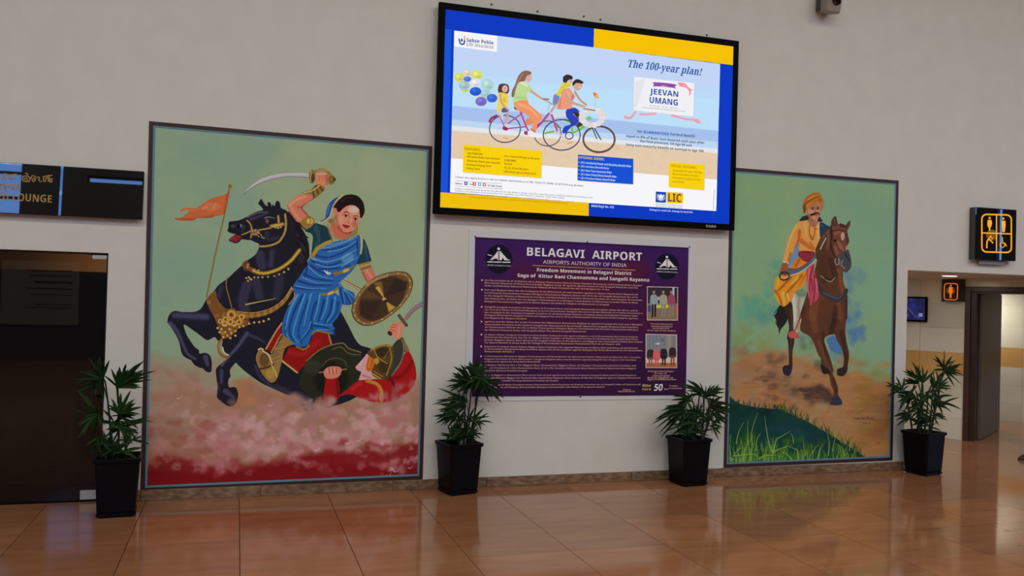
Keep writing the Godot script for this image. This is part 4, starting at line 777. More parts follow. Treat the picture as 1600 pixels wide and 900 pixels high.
	["S",[117,60,49],1,0,8,8,[1963,2776,1959,2788,1976,2800]],
	["S",[130,73,60],1,0,7,7,[1828,2831,1829,2841,1839,2851]],
	["S",[130,73,60],1,0,7,7,[1850,2832,1852,2842,1861,2851]],
	["S",[130,73,60],1,0,7,7,[1871,2832,1875,2842,1882,2852]],
	["S",[130,73,60],1,0,7,7,[1893,2833,1907,2843,1904,2852]],
	["S",[130,73,60],1,0,7,7,[1914,2833,1924,2843,1925,2853]],
]
const ADVERT_PICTURE := [
	["F",[10,58,196],1,0,0,[-226,-180,3454,-400,3516,2260,-168,2266]],
	["F",[24,84,214],1,0,0,[-217,187,64,190,70,1781,-180,1777]],
	["F",[250,196,0],1,0,0,[1561,-35,3379,-41,3384,203,1560,194]],
	["F",[250,250,252],1,0,0,[92,195,1560,194,3034,206,3029,1792,1551,1791,95,1774]],
	["C",0,[92,195,1560,194,3034,206,3029,1792,1551,1791,95,1774]],
	["F",[192,220,252],1,0,0,[-65,125,3248,2,3283,1487,-34,1440]],
	["F",[200,216,250],0.8,99,0,[-65,125,3248,2,3258,431,-56,529]],
	["F",[192,228,255],0.9,71,0,[-53,631,3261,574,3270,945,-46,934]],
	["F",[168,196,240],1,7,0,[57,932,1715,921,3269,931,3277,1259,64,1229]],
	["F",[196,220,246],0.9,14,0,[60,1064,1718,1057,3272,1045,3277,1259,65,1280]],
	["F",[236,236,238],0.9,14,0,[62,1123,1720,1119,3274,1122,3280,1373,67,1331]],
	["F",[232,206,176],1,14,0,[63,1171,1721,1165,3275,1173,3282,1459,69,1447]],
	["D",60,[88,1173,3049,1414],14,42,[[226,192,156],[238,214,186],[218,186,150]],0.4,0.4,3,0.55],
	["F",[250,250,253],1,0,0,[69,1442,3282,1453,3296,2059,87,2194]],
	["E"],
	["F",[244,194,12],1,0,0,[-78,1779,1551,1791,1556,1998,-72,2024]],
	["F",[250,250,252],1,0,0,[92,195,529,197,530,355,96,350]],
	["T","Sabse Pehle",[219,254,495,290],[40,70,150],"b",0],
	["T","Life Insurance",[220,295,496,331],[90,95,120],"r",0],
	["S",[30,60,160],1,0,14,14,[143,273,152,308,173,321,194,311,198,272]],
	["S",[240,150,60],1,0,10,10,[198,236,199,277]],
	["F",[30,60,160],1,0,1,[180,279,179,287,175,292,170,295,165,294,161,289,160,281,161,274,164,268,169,265,175,267,178,272]],
	["F",[228,208,188],1,0,1,[279,589,274,607,257,621,234,628,211,626,194,615,187,598,193,580,209,566,232,559,256,561,273,572]],
	["F",[252,232,212],0.8,7,1,[239,582,236,589,230,595,222,597,213,596,207,592,204,586,206,579,212,574,221,571,230,572,236,576]],
	["F",[193,176,159],0.5,8,1,[270,604,267,608,259,612,247,614,236,614,227,612,224,609,227,604,236,601,247,598,259,598,267,600]],
	["F",[216,216,108],1,0,1,[202,642,196,665,178,684,154,692,129,689,111,674,103,652,110,628,127,610,152,601,177,605,195,620]],
	["F",[240,240,132],0.8,7,1,[159,632,156,641,150,648,140,651,131,650,124,644,122,636,124,627,131,620,140,617,149,619,156,624]],
	["F",[183,183,91],0.5,8,1,[193,661,190,667,181,671,168,674,156,674,147,671,143,666,147,661,155,656,168,654,180,654,189,656]],
	["F",[222,224,112],1,0,1,[391,598,384,622,363,641,334,650,306,646,284,632,276,610,283,586,304,567,332,558,361,561,383,576]],
	["F",[246,248,136],0.8,7,1,[340,589,338,598,330,605,319,609,308,608,300,602,297,594,300,585,308,578,318,574,329,576,337,581]],
	["F",[188,190,95],0.5,8,1,[380,618,376,623,366,628,351,631,337,631,326,629,322,624,326,618,336,613,351,611,365,610,376,613]],
	["F",[88,124,214],1,0,1,[277,651,272,665,258,676,239,682,219,680,205,672,199,659,204,646,218,635,238,629,257,631,272,639]],
	["F",[112,148,238],0.8,7,1,[243,647,241,652,236,656,228,658,221,658,216,655,214,650,215,645,221,641,228,639,235,639,241,642]],
	["F",[74,105,181],0.5,8,1,[270,663,267,666,260,669,250,671,240,671,233,669,231,667,233,664,240,661,250,659,260,659,267,660]],
	["F",[216,216,92],1,0,1,[257,762,252,772,237,780,216,784,196,784,180,779,175,770,180,761,195,753,215,748,236,749,251,754]],
	["F",[240,240,116],0.8,7,1,[221,760,219,764,213,767,206,769,198,768,192,766,190,763,192,760,198,757,205,755,213,755,219,757]],
	["F",[183,183,78],0.5,8,1,[249,770,246,773,239,775,228,776,218,777,211,776,208,774,210,772,218,770,228,768,239,768,246,769]],
	["F",[168,196,200],1,0,1,[261,715,254,739,235,757,209,766,182,762,162,748,155,726,161,703,180,684,207,676,233,679,253,694]],
	["F",[192,220,224],0.8,7,1,[214,707,212,715,204,722,194,725,184,724,177,719,174,710,177,702,184,695,194,692,204,693,211,698]],
	["F",[142,166,170],0.5,8,1,[251,735,247,740,238,745,224,748,211,747,201,745,197,740,201,735,211,730,224,727,237,727,247,730]],
	["F",[178,216,216],1,0,1,[509,684,501,714,477,738,445,750,412,745,388,725,379,697,387,666,410,642,442,631,475,636,499,655]],
	["F",[202,240,240],0.8,7,1,[451,672,448,683,439,692,427,696,415,695,406,687,403,677,406,665,414,656,426,652,439,654,448,661]],
	["F",[151,183,183],0.5,8,1,[496,709,492,717,480,723,464,726,448,726,436,722,431,716,435,709,447,703,463,699,480,699,492,703]],
	["F",[228,226,236],1,0,1,[375,680,368,703,347,722,318,731,290,728,269,713,260,691,267,668,288,649,316,640,345,643,366,658]],
	["F",[252,250,255],0.8,7,1,[324,671,322,680,314,687,303,690,292,689,284,684,281,675,284,666,292,659,302,656,313,657,321,663]],
	["F",[193,192,200],0.5,8,1,[364,700,360,705,350,710,335,713,321,713,310,710,306,705,310,700,320,695,335,692,349,692,360,695]],
	["F",[232,220,160],1,0,1,[396,807,391,812,378,817,360,820,342,820,329,818,324,813,329,808,342,803,360,800,378,800,391,802]],
	["F",[255,244,184],0.8,7,1,[364,807,362,809,358,810,351,812,344,812,339,811,337,809,339,807,344,805,351,804,357,804,362,805]],
	["F",[197,187,136],0.5,8,1,[389,811,386,813,380,814,371,815,362,816,355,816,353,815,355,813,362,812,371,811,380,810,386,810]],
	["F",[166,206,210],1,0,1,[478,774,471,794,452,810,425,818,398,815,378,803,370,785,377,765,396,749,423,741,450,744,470,756]],
	["F",[190,230,234],0.8,7,1,[430,767,428,775,421,781,410,784,400,783,393,778,390,771,392,764,400,758,410,755,420,756,428,760]],
	["F",[141,175,178],0.5,8,1,[468,791,464,796,454,800,441,802,427,802,417,800,413,796,417,792,427,787,440,785,454,785,464,787]],
	["F",[40,94,214],1,0,1,[382,763,374,785,353,803,324,811,295,808,273,795,264,774,272,752,293,734,322,725,351,728,373,742]],
	["F",[64,118,238],0.8,7,1,[330,755,327,763,319,770,308,773,297,772,289,767,286,759,289,751,297,744,308,741,319,742,327,747]],
	["F",[34,79,181],0.5,8,1,[370,781,367,787,356,791,341,794,326,794,316,791,312,787,315,782,326,777,341,775,355,774,366,777]],
	["F",[60,106,214],1,0,1,[548,813,541,835,522,852,495,860,467,857,447,844,439,823,446,802,466,785,493,776,520,779,540,793]],
	["F",[84,130,238],0.8,7,1,[500,805,498,813,490,820,480,823,470,822,462,816,459,809,462,801,469,794,479,791,490,792,497,797]],
	["F",[51,90,181],0.5,8,1,[538,831,534,836,524,841,511,843,497,843,487,841,483,836,487,831,497,827,510,824,524,824,534,827]],
	["F",[126,110,206],1,0,1,[440,856,433,880,412,899,384,907,355,904,333,889,325,867,332,843,353,824,381,816,410,819,432,834]],
	["F",[150,134,230],0.8,7,1,[389,847,387,856,379,863,368,866,357,865,349,859,346,851,349,842,357,835,367,832,378,833,386,839]],
	["F",[107,93,175],0.5,8,1,[429,876,425,882,415,886,401,889,386,889,375,886,372,881,375,876,386,871,400,868,414,868,425,871]],
	["S",[104,96,100],1,0,11,11,[1229,1107,1219,1156,1189,1200,1142,1231,1086,1245,1030,1239,983,1216,951,1177,939,1130,948,1081,979,1038,1025,1007,1080,992,1136,997,1184,1020,1217,1059,1229,1107]],
	["S",[96,78,68],1,0,21,21,[1823,1117,1811,1169,1774,1216,1717,1249,1650,1264,1583,1259,1526,1234,1487,1194,1473,1145,1485,1093,1521,1047,1577,1013,1644,998,1711,1002,1769,1026,1809,1067,1823,1117]],
	["S",[112,200,48],1,0,23,23,[1271,961,1376,996,1492,1006]],
	["S",[112,200,48],1,0,21,21,[1492,1006,1367,1084,1345,1037]],
	["S",[110,190,60],1,0,18,18,[1058,1121,1099,1106,1150,1092]],
	["S",[90,150,60],1,0,14,14,[1159,1034,1221,1048]],
	["S",[74,64,62],1,0,11,11,[1568,1017,1622,1128]],
	["S",[74,64,62],1,0,13,13,[1587,1015,1667,1131]],
	["F",[214,220,236],1,0,0,[1125,901,1279,887,1281,936,1147,957]],
	["F",[122,138,192],1,0,1,[1143,721,1201,725,1182,809,1133,825]],
	["S",[205,160,140],1,0,21,21,[1164,820,1114,897]],
	["F",[226,206,58],1,0,1,[1231,601,1295,577,1327,610,1255,649,1205,721,1164,716,1196,662]],
	["F",[222,174,154],1,0,1,[1340,562,1338,574,1331,582,1321,586,1312,584,1304,577,1301,566,1304,555,1311,546,1320,542,1330,544,1337,552]],
	["F",[56,46,50],1,0,1,[1236,532,1281,502,1333,514,1336,543,1295,555,1272,585,1239,582]],
	["S",[200,152,128],1,0,25,18,[1368,670,1428,747,1499,791]],
	["F",[46,68,188],1,0,1,[1284,858,1372,832,1425,874,1352,891,1419,955,1387,1007,1335,1033,1284,1096,1241,1095,1264,1033,1332,1000,1280,926]],
	["F",[62,44,44],1,0,1,[1350,877,1417,883,1425,945,1385,919]],
	["F",[70,50,44],1,0,1,[1428,972,1470,988,1408,1032,1399,1004]],
	["F",[238,158,128],1,0,1,[1241,658,1305,638,1350,686,1372,725,1339,775,1343,835,1279,856,1184,865,1178,819,1204,749,1223,689]],
	["S",[214,128,104],0.7,7,21,21,[1214,757,1206,845]],
	["S",[244,184,156],0.7,10,28,28,[1285,673,1329,776]],
	["S",[150,90,110],0.7,0,14,14,[1348,706,1329,786]],
	["S",[210,164,138],1,0,35,21,[1275,715,1350,784,1477,809]],
	["F",[218,170,146],1,0,1,[1364,576,1442,580,1438,625,1399,654,1355,639]],
	["F",[48,40,42],1,0,1,[1341,578,1386,538,1454,557,1444,579,1379,578,1346,613]],
	["S",[245,235,230],1,0,7,7,[1411,620,1432,612]],
	["F",[232,228,224],1,0,1,[1714,898,1710,914,1697,926,1679,931,1661,929,1648,919,1643,904,1647,889,1660,877,1678,871,1696,874,1709,883]],
	["F",[240,214,214],1,0,1,[1703,935,1699,951,1686,963,1669,968,1651,966,1637,956,1632,941,1637,926,1649,914,1667,908,1685,910,1698,920]],
	["F",[222,226,232],1,0,1,[1672,967,1668,982,1655,994,1637,1000,1619,997,1606,987,1601,973,1605,957,1618,945,1636,939,1654,942,1667,952]],
	["F",[232,228,224],1,0,1,[1626,986,1622,1002,1609,1014,1592,1020,1574,1017,1561,1007,1556,992,1560,977,1573,965,1590,959,1608,962,1621,972]],
	["F",[240,214,214],1,0,1,[1575,991,1571,1006,1558,1018,1541,1024,1523,1021,1510,1011,1505,997,1509,981,1522,969,1539,964,1557,966,1570,976]],
	["F",[222,226,232],1,0,1,[1529,979,1525,994,1512,1006,1495,1012,1477,1009,1464,999,1459,985,1463,969,1476,957,1493,952,1511,954,1524,964]],
	["F",[232,228,224],1,0,1,[1497,953,1492,968,1480,980,1462,986,1445,983,1432,973,1427,959,1431,943,1444,931,1461,926,1479,928,1492,938]],
	["F",[240,214,214],1,0,1,[1485,918,1480,934,1468,946,1450,951,1433,949,1420,939,1415,924,1419,909,1432,897,1449,891,1467,894,1480,904]],
	["F",[222,226,232],1,0,1,[1495,882,1491,897,1478,909,1461,915,1443,912,1430,902,1425,888,1429,872,1442,860,1459,855,1477,857,1490,867]],
	["F",[232,228,224],1,0,1,[1526,850,1522,866,1509,878,1492,883,1474,881,1461,871,1456,856,1460,841,1473,829,1490,823,1508,826,1521,836]],
	["F",[240,214,214],1,0,1,[1572,830,1567,846,1554,858,1537,863,1519,861,1506,851,1501,836,1505,821,1518,809,1536,803,1553,806,1566,815]],
	["F",[222,226,232],1,0,1,[1623,825,1618,841,1605,853,1588,859,1570,856,1557,846,1552,832,1556,816,1569,804,1586,799,1604,801,1617,811]],
	["F",[232,228,224],1,0,1,[1669,837,1665,853,1652,865,1634,871,1616,868,1603,858,1598,844,1602,828,1615,816,1633,810,1651,813,1664,823]],
	["F",[240,214,214],1,0,1,[1702,863,1697,879,1685,891,1667,897,1649,894,1636,884,1631,870,1635,854,1648,842,1665,836,1683,839,1697,849]],
	["S",[190,200,220],1,0,7,7,[1591,704,1593,820]],
	["F",[238,128,70],1,0,1,[1566,654,1611,667,1627,707,1584,699]],
	["F",[245,205,80],1,0,1,[1621,690,1620,695,1615,699,1608,701,1600,701,1595,697,1593,692,1595,687,1600,683,1607,680,1614,681,1619,685]],
	["S",[90,90,96],1,0,10,10,[1466,832,1594,840]],
	["F",[120,200,90],0.8,7,1,[1560,921,1557,932,1547,940,1533,943,1518,942,1508,936,1504,926,1507,916,1518,908,1532,904,1546,906,1556,912]],
	["S",[78,66,86],1,0,11,11,[797,1096,786,1149,752,1196,700,1229,639,1244,577,1239,525,1214,489,1173,476,1123,487,1070,520,1024,571,990,632,975,694,980,747,1004,783,1045,797,1096]],
	["S",[70,64,104],1,0,12,12,[1439,1104,1425,1165,1382,1219,1318,1257,1241,1275,1165,1269,1100,1240,1056,1194,1039,1136,1053,1076,1095,1022,1158,983,1234,965,1311,970,1377,998,1422,1045,1439,1104]],
	["S",[190,70,128],1,0,21,21,[1095,914,980,1057,875,1141]],
	["S",[190,70,128],1,0,17,17,[792,925,856,1068,891,1118]],
	["S",[190,70,128],1,0,13,13,[646,1108,856,1068]],
	["S",[190,70,128],1,0,13,13,[667,1052,809,939]],
	["S",[190,70,128],1,0,11,11,[561,956,618,1067,641,1109]],
	["S",[190,70,128],1,0,20,20,[1124,927,1191,1094]],
	["S",[226,190,206],1,0,16,16,[1191,1094,1267,1158]],
	["S",[160,50,90],1,0,24,24,[476,1052,491,1020,545,987]],
	["S",[190,190,200],1,0,10,10,[1099,822,1078,888]],
	["S",[140,140,150],1,0,11,11,[1076,792,1122,820]],
	["F",[212,216,226],0.8,0,0,[621,950,544,947,612,1035]],
	["F",[150,60,110],1,0,1,[881,1130,878,1139,870,1147,858,1151,847,1149,838,1143,835,1133,838,1123,846,1116,857,1112,869,1114,877,1120]],
	["S",[74,66,70],1,0,11,11,[1360,1118,1357,1131,1349,1143,1335,1152,1319,1156,1303,1155,1290,1148,1281,1138,1277,1124,1280,1111,1289,1099,1302,1090,1318,1086,1334,1087,1347,1094,1357,1105,1360,1118]],
	["F",[226,150,50],1,0,0,[615,1193,673,1202,669,1210,618,1201]],
	["F",[226,150,50],1,0,0,[1301,1201,1351,1178,1356,1186,1306,1210]],
	["F",[50,60,90],1,0,1,[729,882,774,905,777,915,730,904]],
	["S",[204,164,146],1,0,27,18,[624,922,661,961,634,1055]],
	["F",[150,50,80],1,0,1,[615,1088,659,1095,660,1124,616,1119]],
	["F",[92,84,152],1,0,1,[601,902,647,904,662,934,601,947]],
	["F",[242,216,88],1,0,1,[553,760,590,748,657,763,664,834,654,884,609,904,580,941,550,948,551,830]],
	["F",[210,180,60],0.6,7,1,[641,822,639,835,632,845,622,849,612,847,605,838,602,826,604,813,611,803,621,799,631,801,638,810]],
	["F",[86,58,60],1,0,1,[574,670,618,661,656,673,669,714,658,751,635,758,590,751,557,754,554,704]],
	["F",[228,184,168],1,0,1,[653,710,650,728,639,742,624,748,609,745,597,733,593,716,597,697,607,683,622,677,638,680,649,692]],
	["S",[208,164,144],1,0,24,18,[580,772,587,841,623,887,669,919]],
	["S",[90,60,60],1,0,5,5,[615,706,630,708]],
	["S",[190,90,90],1,0,6,6,[616,729,630,729]],
	["F",[228,140,92],1,0,1,[855,993,944,973,917,1031,858,1052]],
	["F",[242,152,102],1,0,1,[723,837,851,797,881,842,980,911,1023,954,997,1006,977,1026,958,1113,911,1097,925,1014,842,941,752,907]],
	["S",[250,184,140],0.7,11,28,14,[769,852,889,884,981,961]],
	["F",[240,240,246],1,0,1,[874,1119,913,1106,993,1142,1027,1150,994,1168,892,1161]],
	["S",[190,140,120],1,0,21,21,[913,1090,947,1113]],
	["F",[192,222,152],1,0,1,[764,625,808,614,861,638,909,690,893,722,850,733,859,796,791,809,725,837,708,816,737,721,754,656]],
	["S",[228,240,196],0.8,11,35,21,[794,631,854,660]],
	["S",[166,204,124],0.7,10,21,21,[738,785,842,782]],
	["F",[218,178,158],1,0,1,[843,548,886,531,900,563,892,601,868,622,837,607]],
	["F",[142,102,86],1,0,1,[799,524,843,508,885,514,893,537,848,563,825,615,764,635,738,707,718,782,695,778,698,725,728,659,747,600,770,555]],
	["S",[176,136,116],0.7,7,14,7,[807,544,757,627,715,744]],
	["S",[212,166,144],1,0,28,18,[900,707,992,762,1072,790]],
	["S",[170,120,110],1,0,17,17,[1030,775,1083,773]],
	["T","The 100-year plan!",[1933,278,2830,356],[26,78,152],"s",0.3],
	["F",[200,208,224],0.7,11,0,[2018,449,2731,443,2729,806,2018,804]],
	["F",[244,244,249],1,0,0,[2025,448,2726,445,2725,800,2025,799]],
	["F",[226,228,236],0.7,28,0,[2026,501,2157,452,2066,747,2028,794]],
	["F",[146,74,168],1,0,1,[2242,484,2376,477,2512,481,2498,504,2510,527,2468,518,2288,522,2243,530,2255,505]],
	["T","LIC's",[2340,505,2408,524],[240,230,245],"b",0],
	["T","JEEVAN",[2210,554,2541,612],[24,72,166],"b",0],
	["T","UMANG",[2209,640,2540,703],[24,72,166],"b",0],
	["T","Plan No.: 945     UIN No.: 512N312V01",[2212,726,2541,738],[130,130,145],"r",0],
	["T","A Non-Linked, With-Profit, Whole Life Insurance Plan",[2125,752,2629,763],[120,120,135],"r",0],
	["S",[246,148,162],1,0,23,14,[2542,466,2619,469,2650,502,2702,524]],
	["S",[246,148,162],1,0,23,14,[2650,502,2682,545,2672,573]],
	["S",[246,148,162],1,0,23,14,[2558,484,2650,498]],
	["S",[246,160,180],1,0,31,22,[1932,876,1991,882,2048,815]],
	["S",[246,160,180],1,0,25,18,[2102,832,2186,827,2284,805]],
	["S",[246,160,180],1,0,24,17,[2475,813,2648,837,2771,833,2807,861]],
	["S",[246,160,180],1,0,28,20,[2740,840,2797,862]],
	["T","Get",[2075,1001,2133,1027],[70,72,100],"b",0],
	["T","GUARANTEED",[2148,999,2446,1027],[24,78,165],"b",0],
	["T","Survival Benefit",[2460,996,2753,1024],[70,72,100],"b",0],
	["T","equal to 8% of Basic Sum Assured each year after",[1953,1059,2869,1085],[70,72,100],"b",0],
	["T","the final premium, till Age 99 and",[2108,1101,2713,1127],[70,72,100],"b",0],
	["T","lump sum maturity benefit on survival to Age 100.",[1952,1149,2868,1175],[70,72,100],"b",0],
	["F",[190,180,150],0.6,7,0,[2458,1312,2878,1314,2880,1581,2460,1576]],
	["F",[253,212,10],1,0,0,[2451,1306,2872,1307,2874,1575,2454,1570]],
	["T","SPECIAL FEATURES:",[2475,1332,2780,1358],[150,110,10],"r",0],
	["T","Covering risk upto 100 Age",[2499,1381,2847,1402],[150,110,10],"r",0],
	["T","Bonus throughout the term",[2499,1420,2805,1441],[150,110,10],"r",0],
	["T","Final Additional Bonus (if any)",[2500,1459,2830,1480],[150,110,10],"r",0],
	["T","Loan facility",[2501,1498,2638,1519],[150,110,10],"r",0],
	["F",[22,76,180],1,0,0,[2306,1626,2426,1627,2426,1739,2306,1740]],
	["F",[250,196,12],1,0,0,[2434,1624,2627,1620,2627,1737,2436,1741]],
	["T","LIC",[2452,1638,2607,1723],[92,66,58],"b",0],
	["S",[230,236,250],1,0,14,14,[2338,1662,2350,1702,2367,1713,2384,1700,2394,1664]],
	["F",[240,244,255],1,0,1,[2386,1675,2384,1687,2377,1696,2367,1700,2357,1697,2350,1689,2347,1677,2349,1665,2356,1656,2366,1652,2376,1654,2383,1663]],
	["S",[200,212,240],1,0,7,7,[2329,1653,2325,1693,2351,1717]],
	["S",[200,212,240],1,0,7,7,[2403,1654,2409,1694,2387,1717]],
	["F",[190,180,150],0.6,7,0,[224,1302,1034,1307,1034,1576,222,1573]],
	["F",[253,212,10],1,0,0,[218,1296,1028,1301,1029,1570,217,1567]],
	["T","FEATURES:",[231,1327,391,1356],[140,100,10],"r",0],
	["T","Age Eligibility",[259,1370,417,1389],[140,100,10],"b",0],
	["T","Minimum Basic Sum Assured",[258,1405,589,1424],[140,100,10],"b",0],
	["T","Maximum Basic Sum Assured",[257,1445,594,1464],[140,100,10],"b",0],
	["T","Premium Paying Term",[256,1483,503,1502],[140,100,10],"b",0],
	["T","Policy Term",[256,1520,392,1539],[140,100,10],"b",0],
	["T","For a child of 90 days to 55 years",[637,1371,1008,1390],[140,100,10],"b",0],
	["T","2,00,000",[637,1411,757,1431],[140,100,10],"b",0],
	["T","No limit",[637,1447,721,1466],[140,100,10],"b",0],
	["T","15, 20, 25 and 30 years",[637,1487,892,1506],[140,100,10],"b",0],
	["T","(100 minus age at entry) years",[636,1524,975,1544],[140,100,10],"b",0],
	["T","Contact your agent/branch or visit our website www.licindia.in or SMS 'YOUR CITY NAME' to 56767474 (e.g. Mumbai)",[144,1613,1487,1631],[70,70,80],"r",0],
	["T","Follow us:",[146,1676,219,1692],[70,70,80],"b",0],
	["T","LIC India Forever",[472,1676,625,1693],[70,70,80],"b",0],
	["T","You",[285,1677,317,1691],[70,70,80],"b",0],
	["F",[60,90,170],1,0,0,[235,1662,268,1662,269,1693,236,1693]],
	["F",[250,250,255],1,0,1,[258,1677,258,1681,255,1684,252,1685,249,1684,246,1682,246,1678,246,1674,249,1671,252,1670,255,1671,257,1673]],
	["F",[220,60,60],1,0,0,[319,1661,353,1661,354,1693,320,1693]],
	["F",[250,250,255],1,0,1,[343,1677,342,1681,340,1684,337,1685,333,1684,331,1681,330,1678,331,1674,333,1671,336,1670,339,1671,342,1673]],
	["F",[110,180,230],1,0,0,[372,1661,406,1661,406,1693,373,1693]],
	["F",[250,250,255],1,0,1,[396,1677,395,1680,393,1683,389,1685,386,1684,384,1681,383,1677,384,1674,386,1671,389,1670,392,1670,395,1673]],
	["F",[220,110,120],1,0,0,[422,1661,455,1661,456,1693,422,1693]],
	["F",[250,250,255],1,0,1,[445,1676,445,1680,442,1683,439,1684,436,1684,433,1681,432,1677,433,1673,435,1671,439,1669,442,1670,444,1673]],
	["S",[150,150,160],1,0,4,4,[146,1657,622,1657]],
	["S",[150,150,160],1,0,4,4,[147,1708,623,1709]],
	["T","Policy conditions and benefits for details on risk factors please read the sales brochure carefully before concluding a sale",[147,1729,1592,1743],[96,96,106],"r",0],
	["T","Policy conditions and benefits for details on risk factors please read the sales",[147,1752,1284,1765],[96,96,106],"r",0],
	["T","Policy conditions and benefits for details on risk factors please read the sales brochure ",[290,1803,1327,1816],[150,108,20],"r",0],
	["F",[190,180,150],0.6,7,0,[1425,1313,2044,1311,2049,1574,1426,1575]],
	["F",[22,82,214],1,0,0,[1419,1307,2038,1304,2043,1568,1421,1569]],
	["T","OPTIONAL RIDERS:",[1428,1322,1713,1347],[238,204,96],"b",0],
	["T","LIC's Accidental Death and Disability Benefit Rider",[1454,1375,2020,1396],[236,242,255],"b",0],
	["F",[236,242,255],1,0,1,[1436,1383,1436,1385,1434,1387,1431,1388,1429,1388,1427,1386,1426,1384,1427,1382,1429,1380,1431,1379,1434,1379,1436,1381]],
	["T","LIC's Accident Benefit Rider",[1454,1414,1770,1434],[236,242,255],"b",0],
	["F",[236,242,255],1,0,1,[1437,1421,1437,1424,1435,1426,1432,1426,1430,1426,1428,1424,1427,1422,1428,1420,1430,1418,1432,1417,1435,1418,1436,1419]],
	["T","LIC's New Term Assurance Rider",[1455,1455,1800,1476],[236,242,255],"b",0],
	["F",[236,242,255],1,0,1,[1438,1463,1438,1465,1436,1467,1433,1468,1431,1467,1429,1466,1428,1464,1429,1461,1431,1460,1433,1459,1436,1459,1437,1461]],
	["T","LIC's New Critical Illness Benefit Rider",[1456,1495,1859,1516],[236,242,255],"b",0],
	["F",[236,242,255],1,0,1,[1439,1503,1438,1505,1437,1507,1434,1508,1432,1507,1430,1506,1429,1504,1430,1501,1432,1499,1434,1499,1437,1499,1438,1501]],
	["T","LIC's Premium Waiver Benefit Rider",[1457,1532,1842,1553],[236,242,255],"b",0],
	["F",[236,242,255],1,0,1,[1440,1540,1439,1542,1438,1544,1435,1544,1433,1544,1431,1542,1430,1540,1431,1538,1433,1536,1435,1535,1437,1536,1439,1537]],
	["T","IRDAI Regn No.: 512",[1581,1810,1835,1832],[240,244,255],"b",0],
	["T","LIFE INSURANCE CORPORATION OF INDIA",[2309,1774,2625,1786],[90,90,130],"r",0],
	["S",[120,120,150],0.6,0,7,7,[2307,1759,2625,1759]],
	["T","Zindagi ke saath bhi, Zindagi ke baad bhi.",[2237,1814,2751,1833],[235,240,255],"b",0],
	["S",[150,150,165],0.8,0,6,6,[3002,1562,2991,1776]],
]
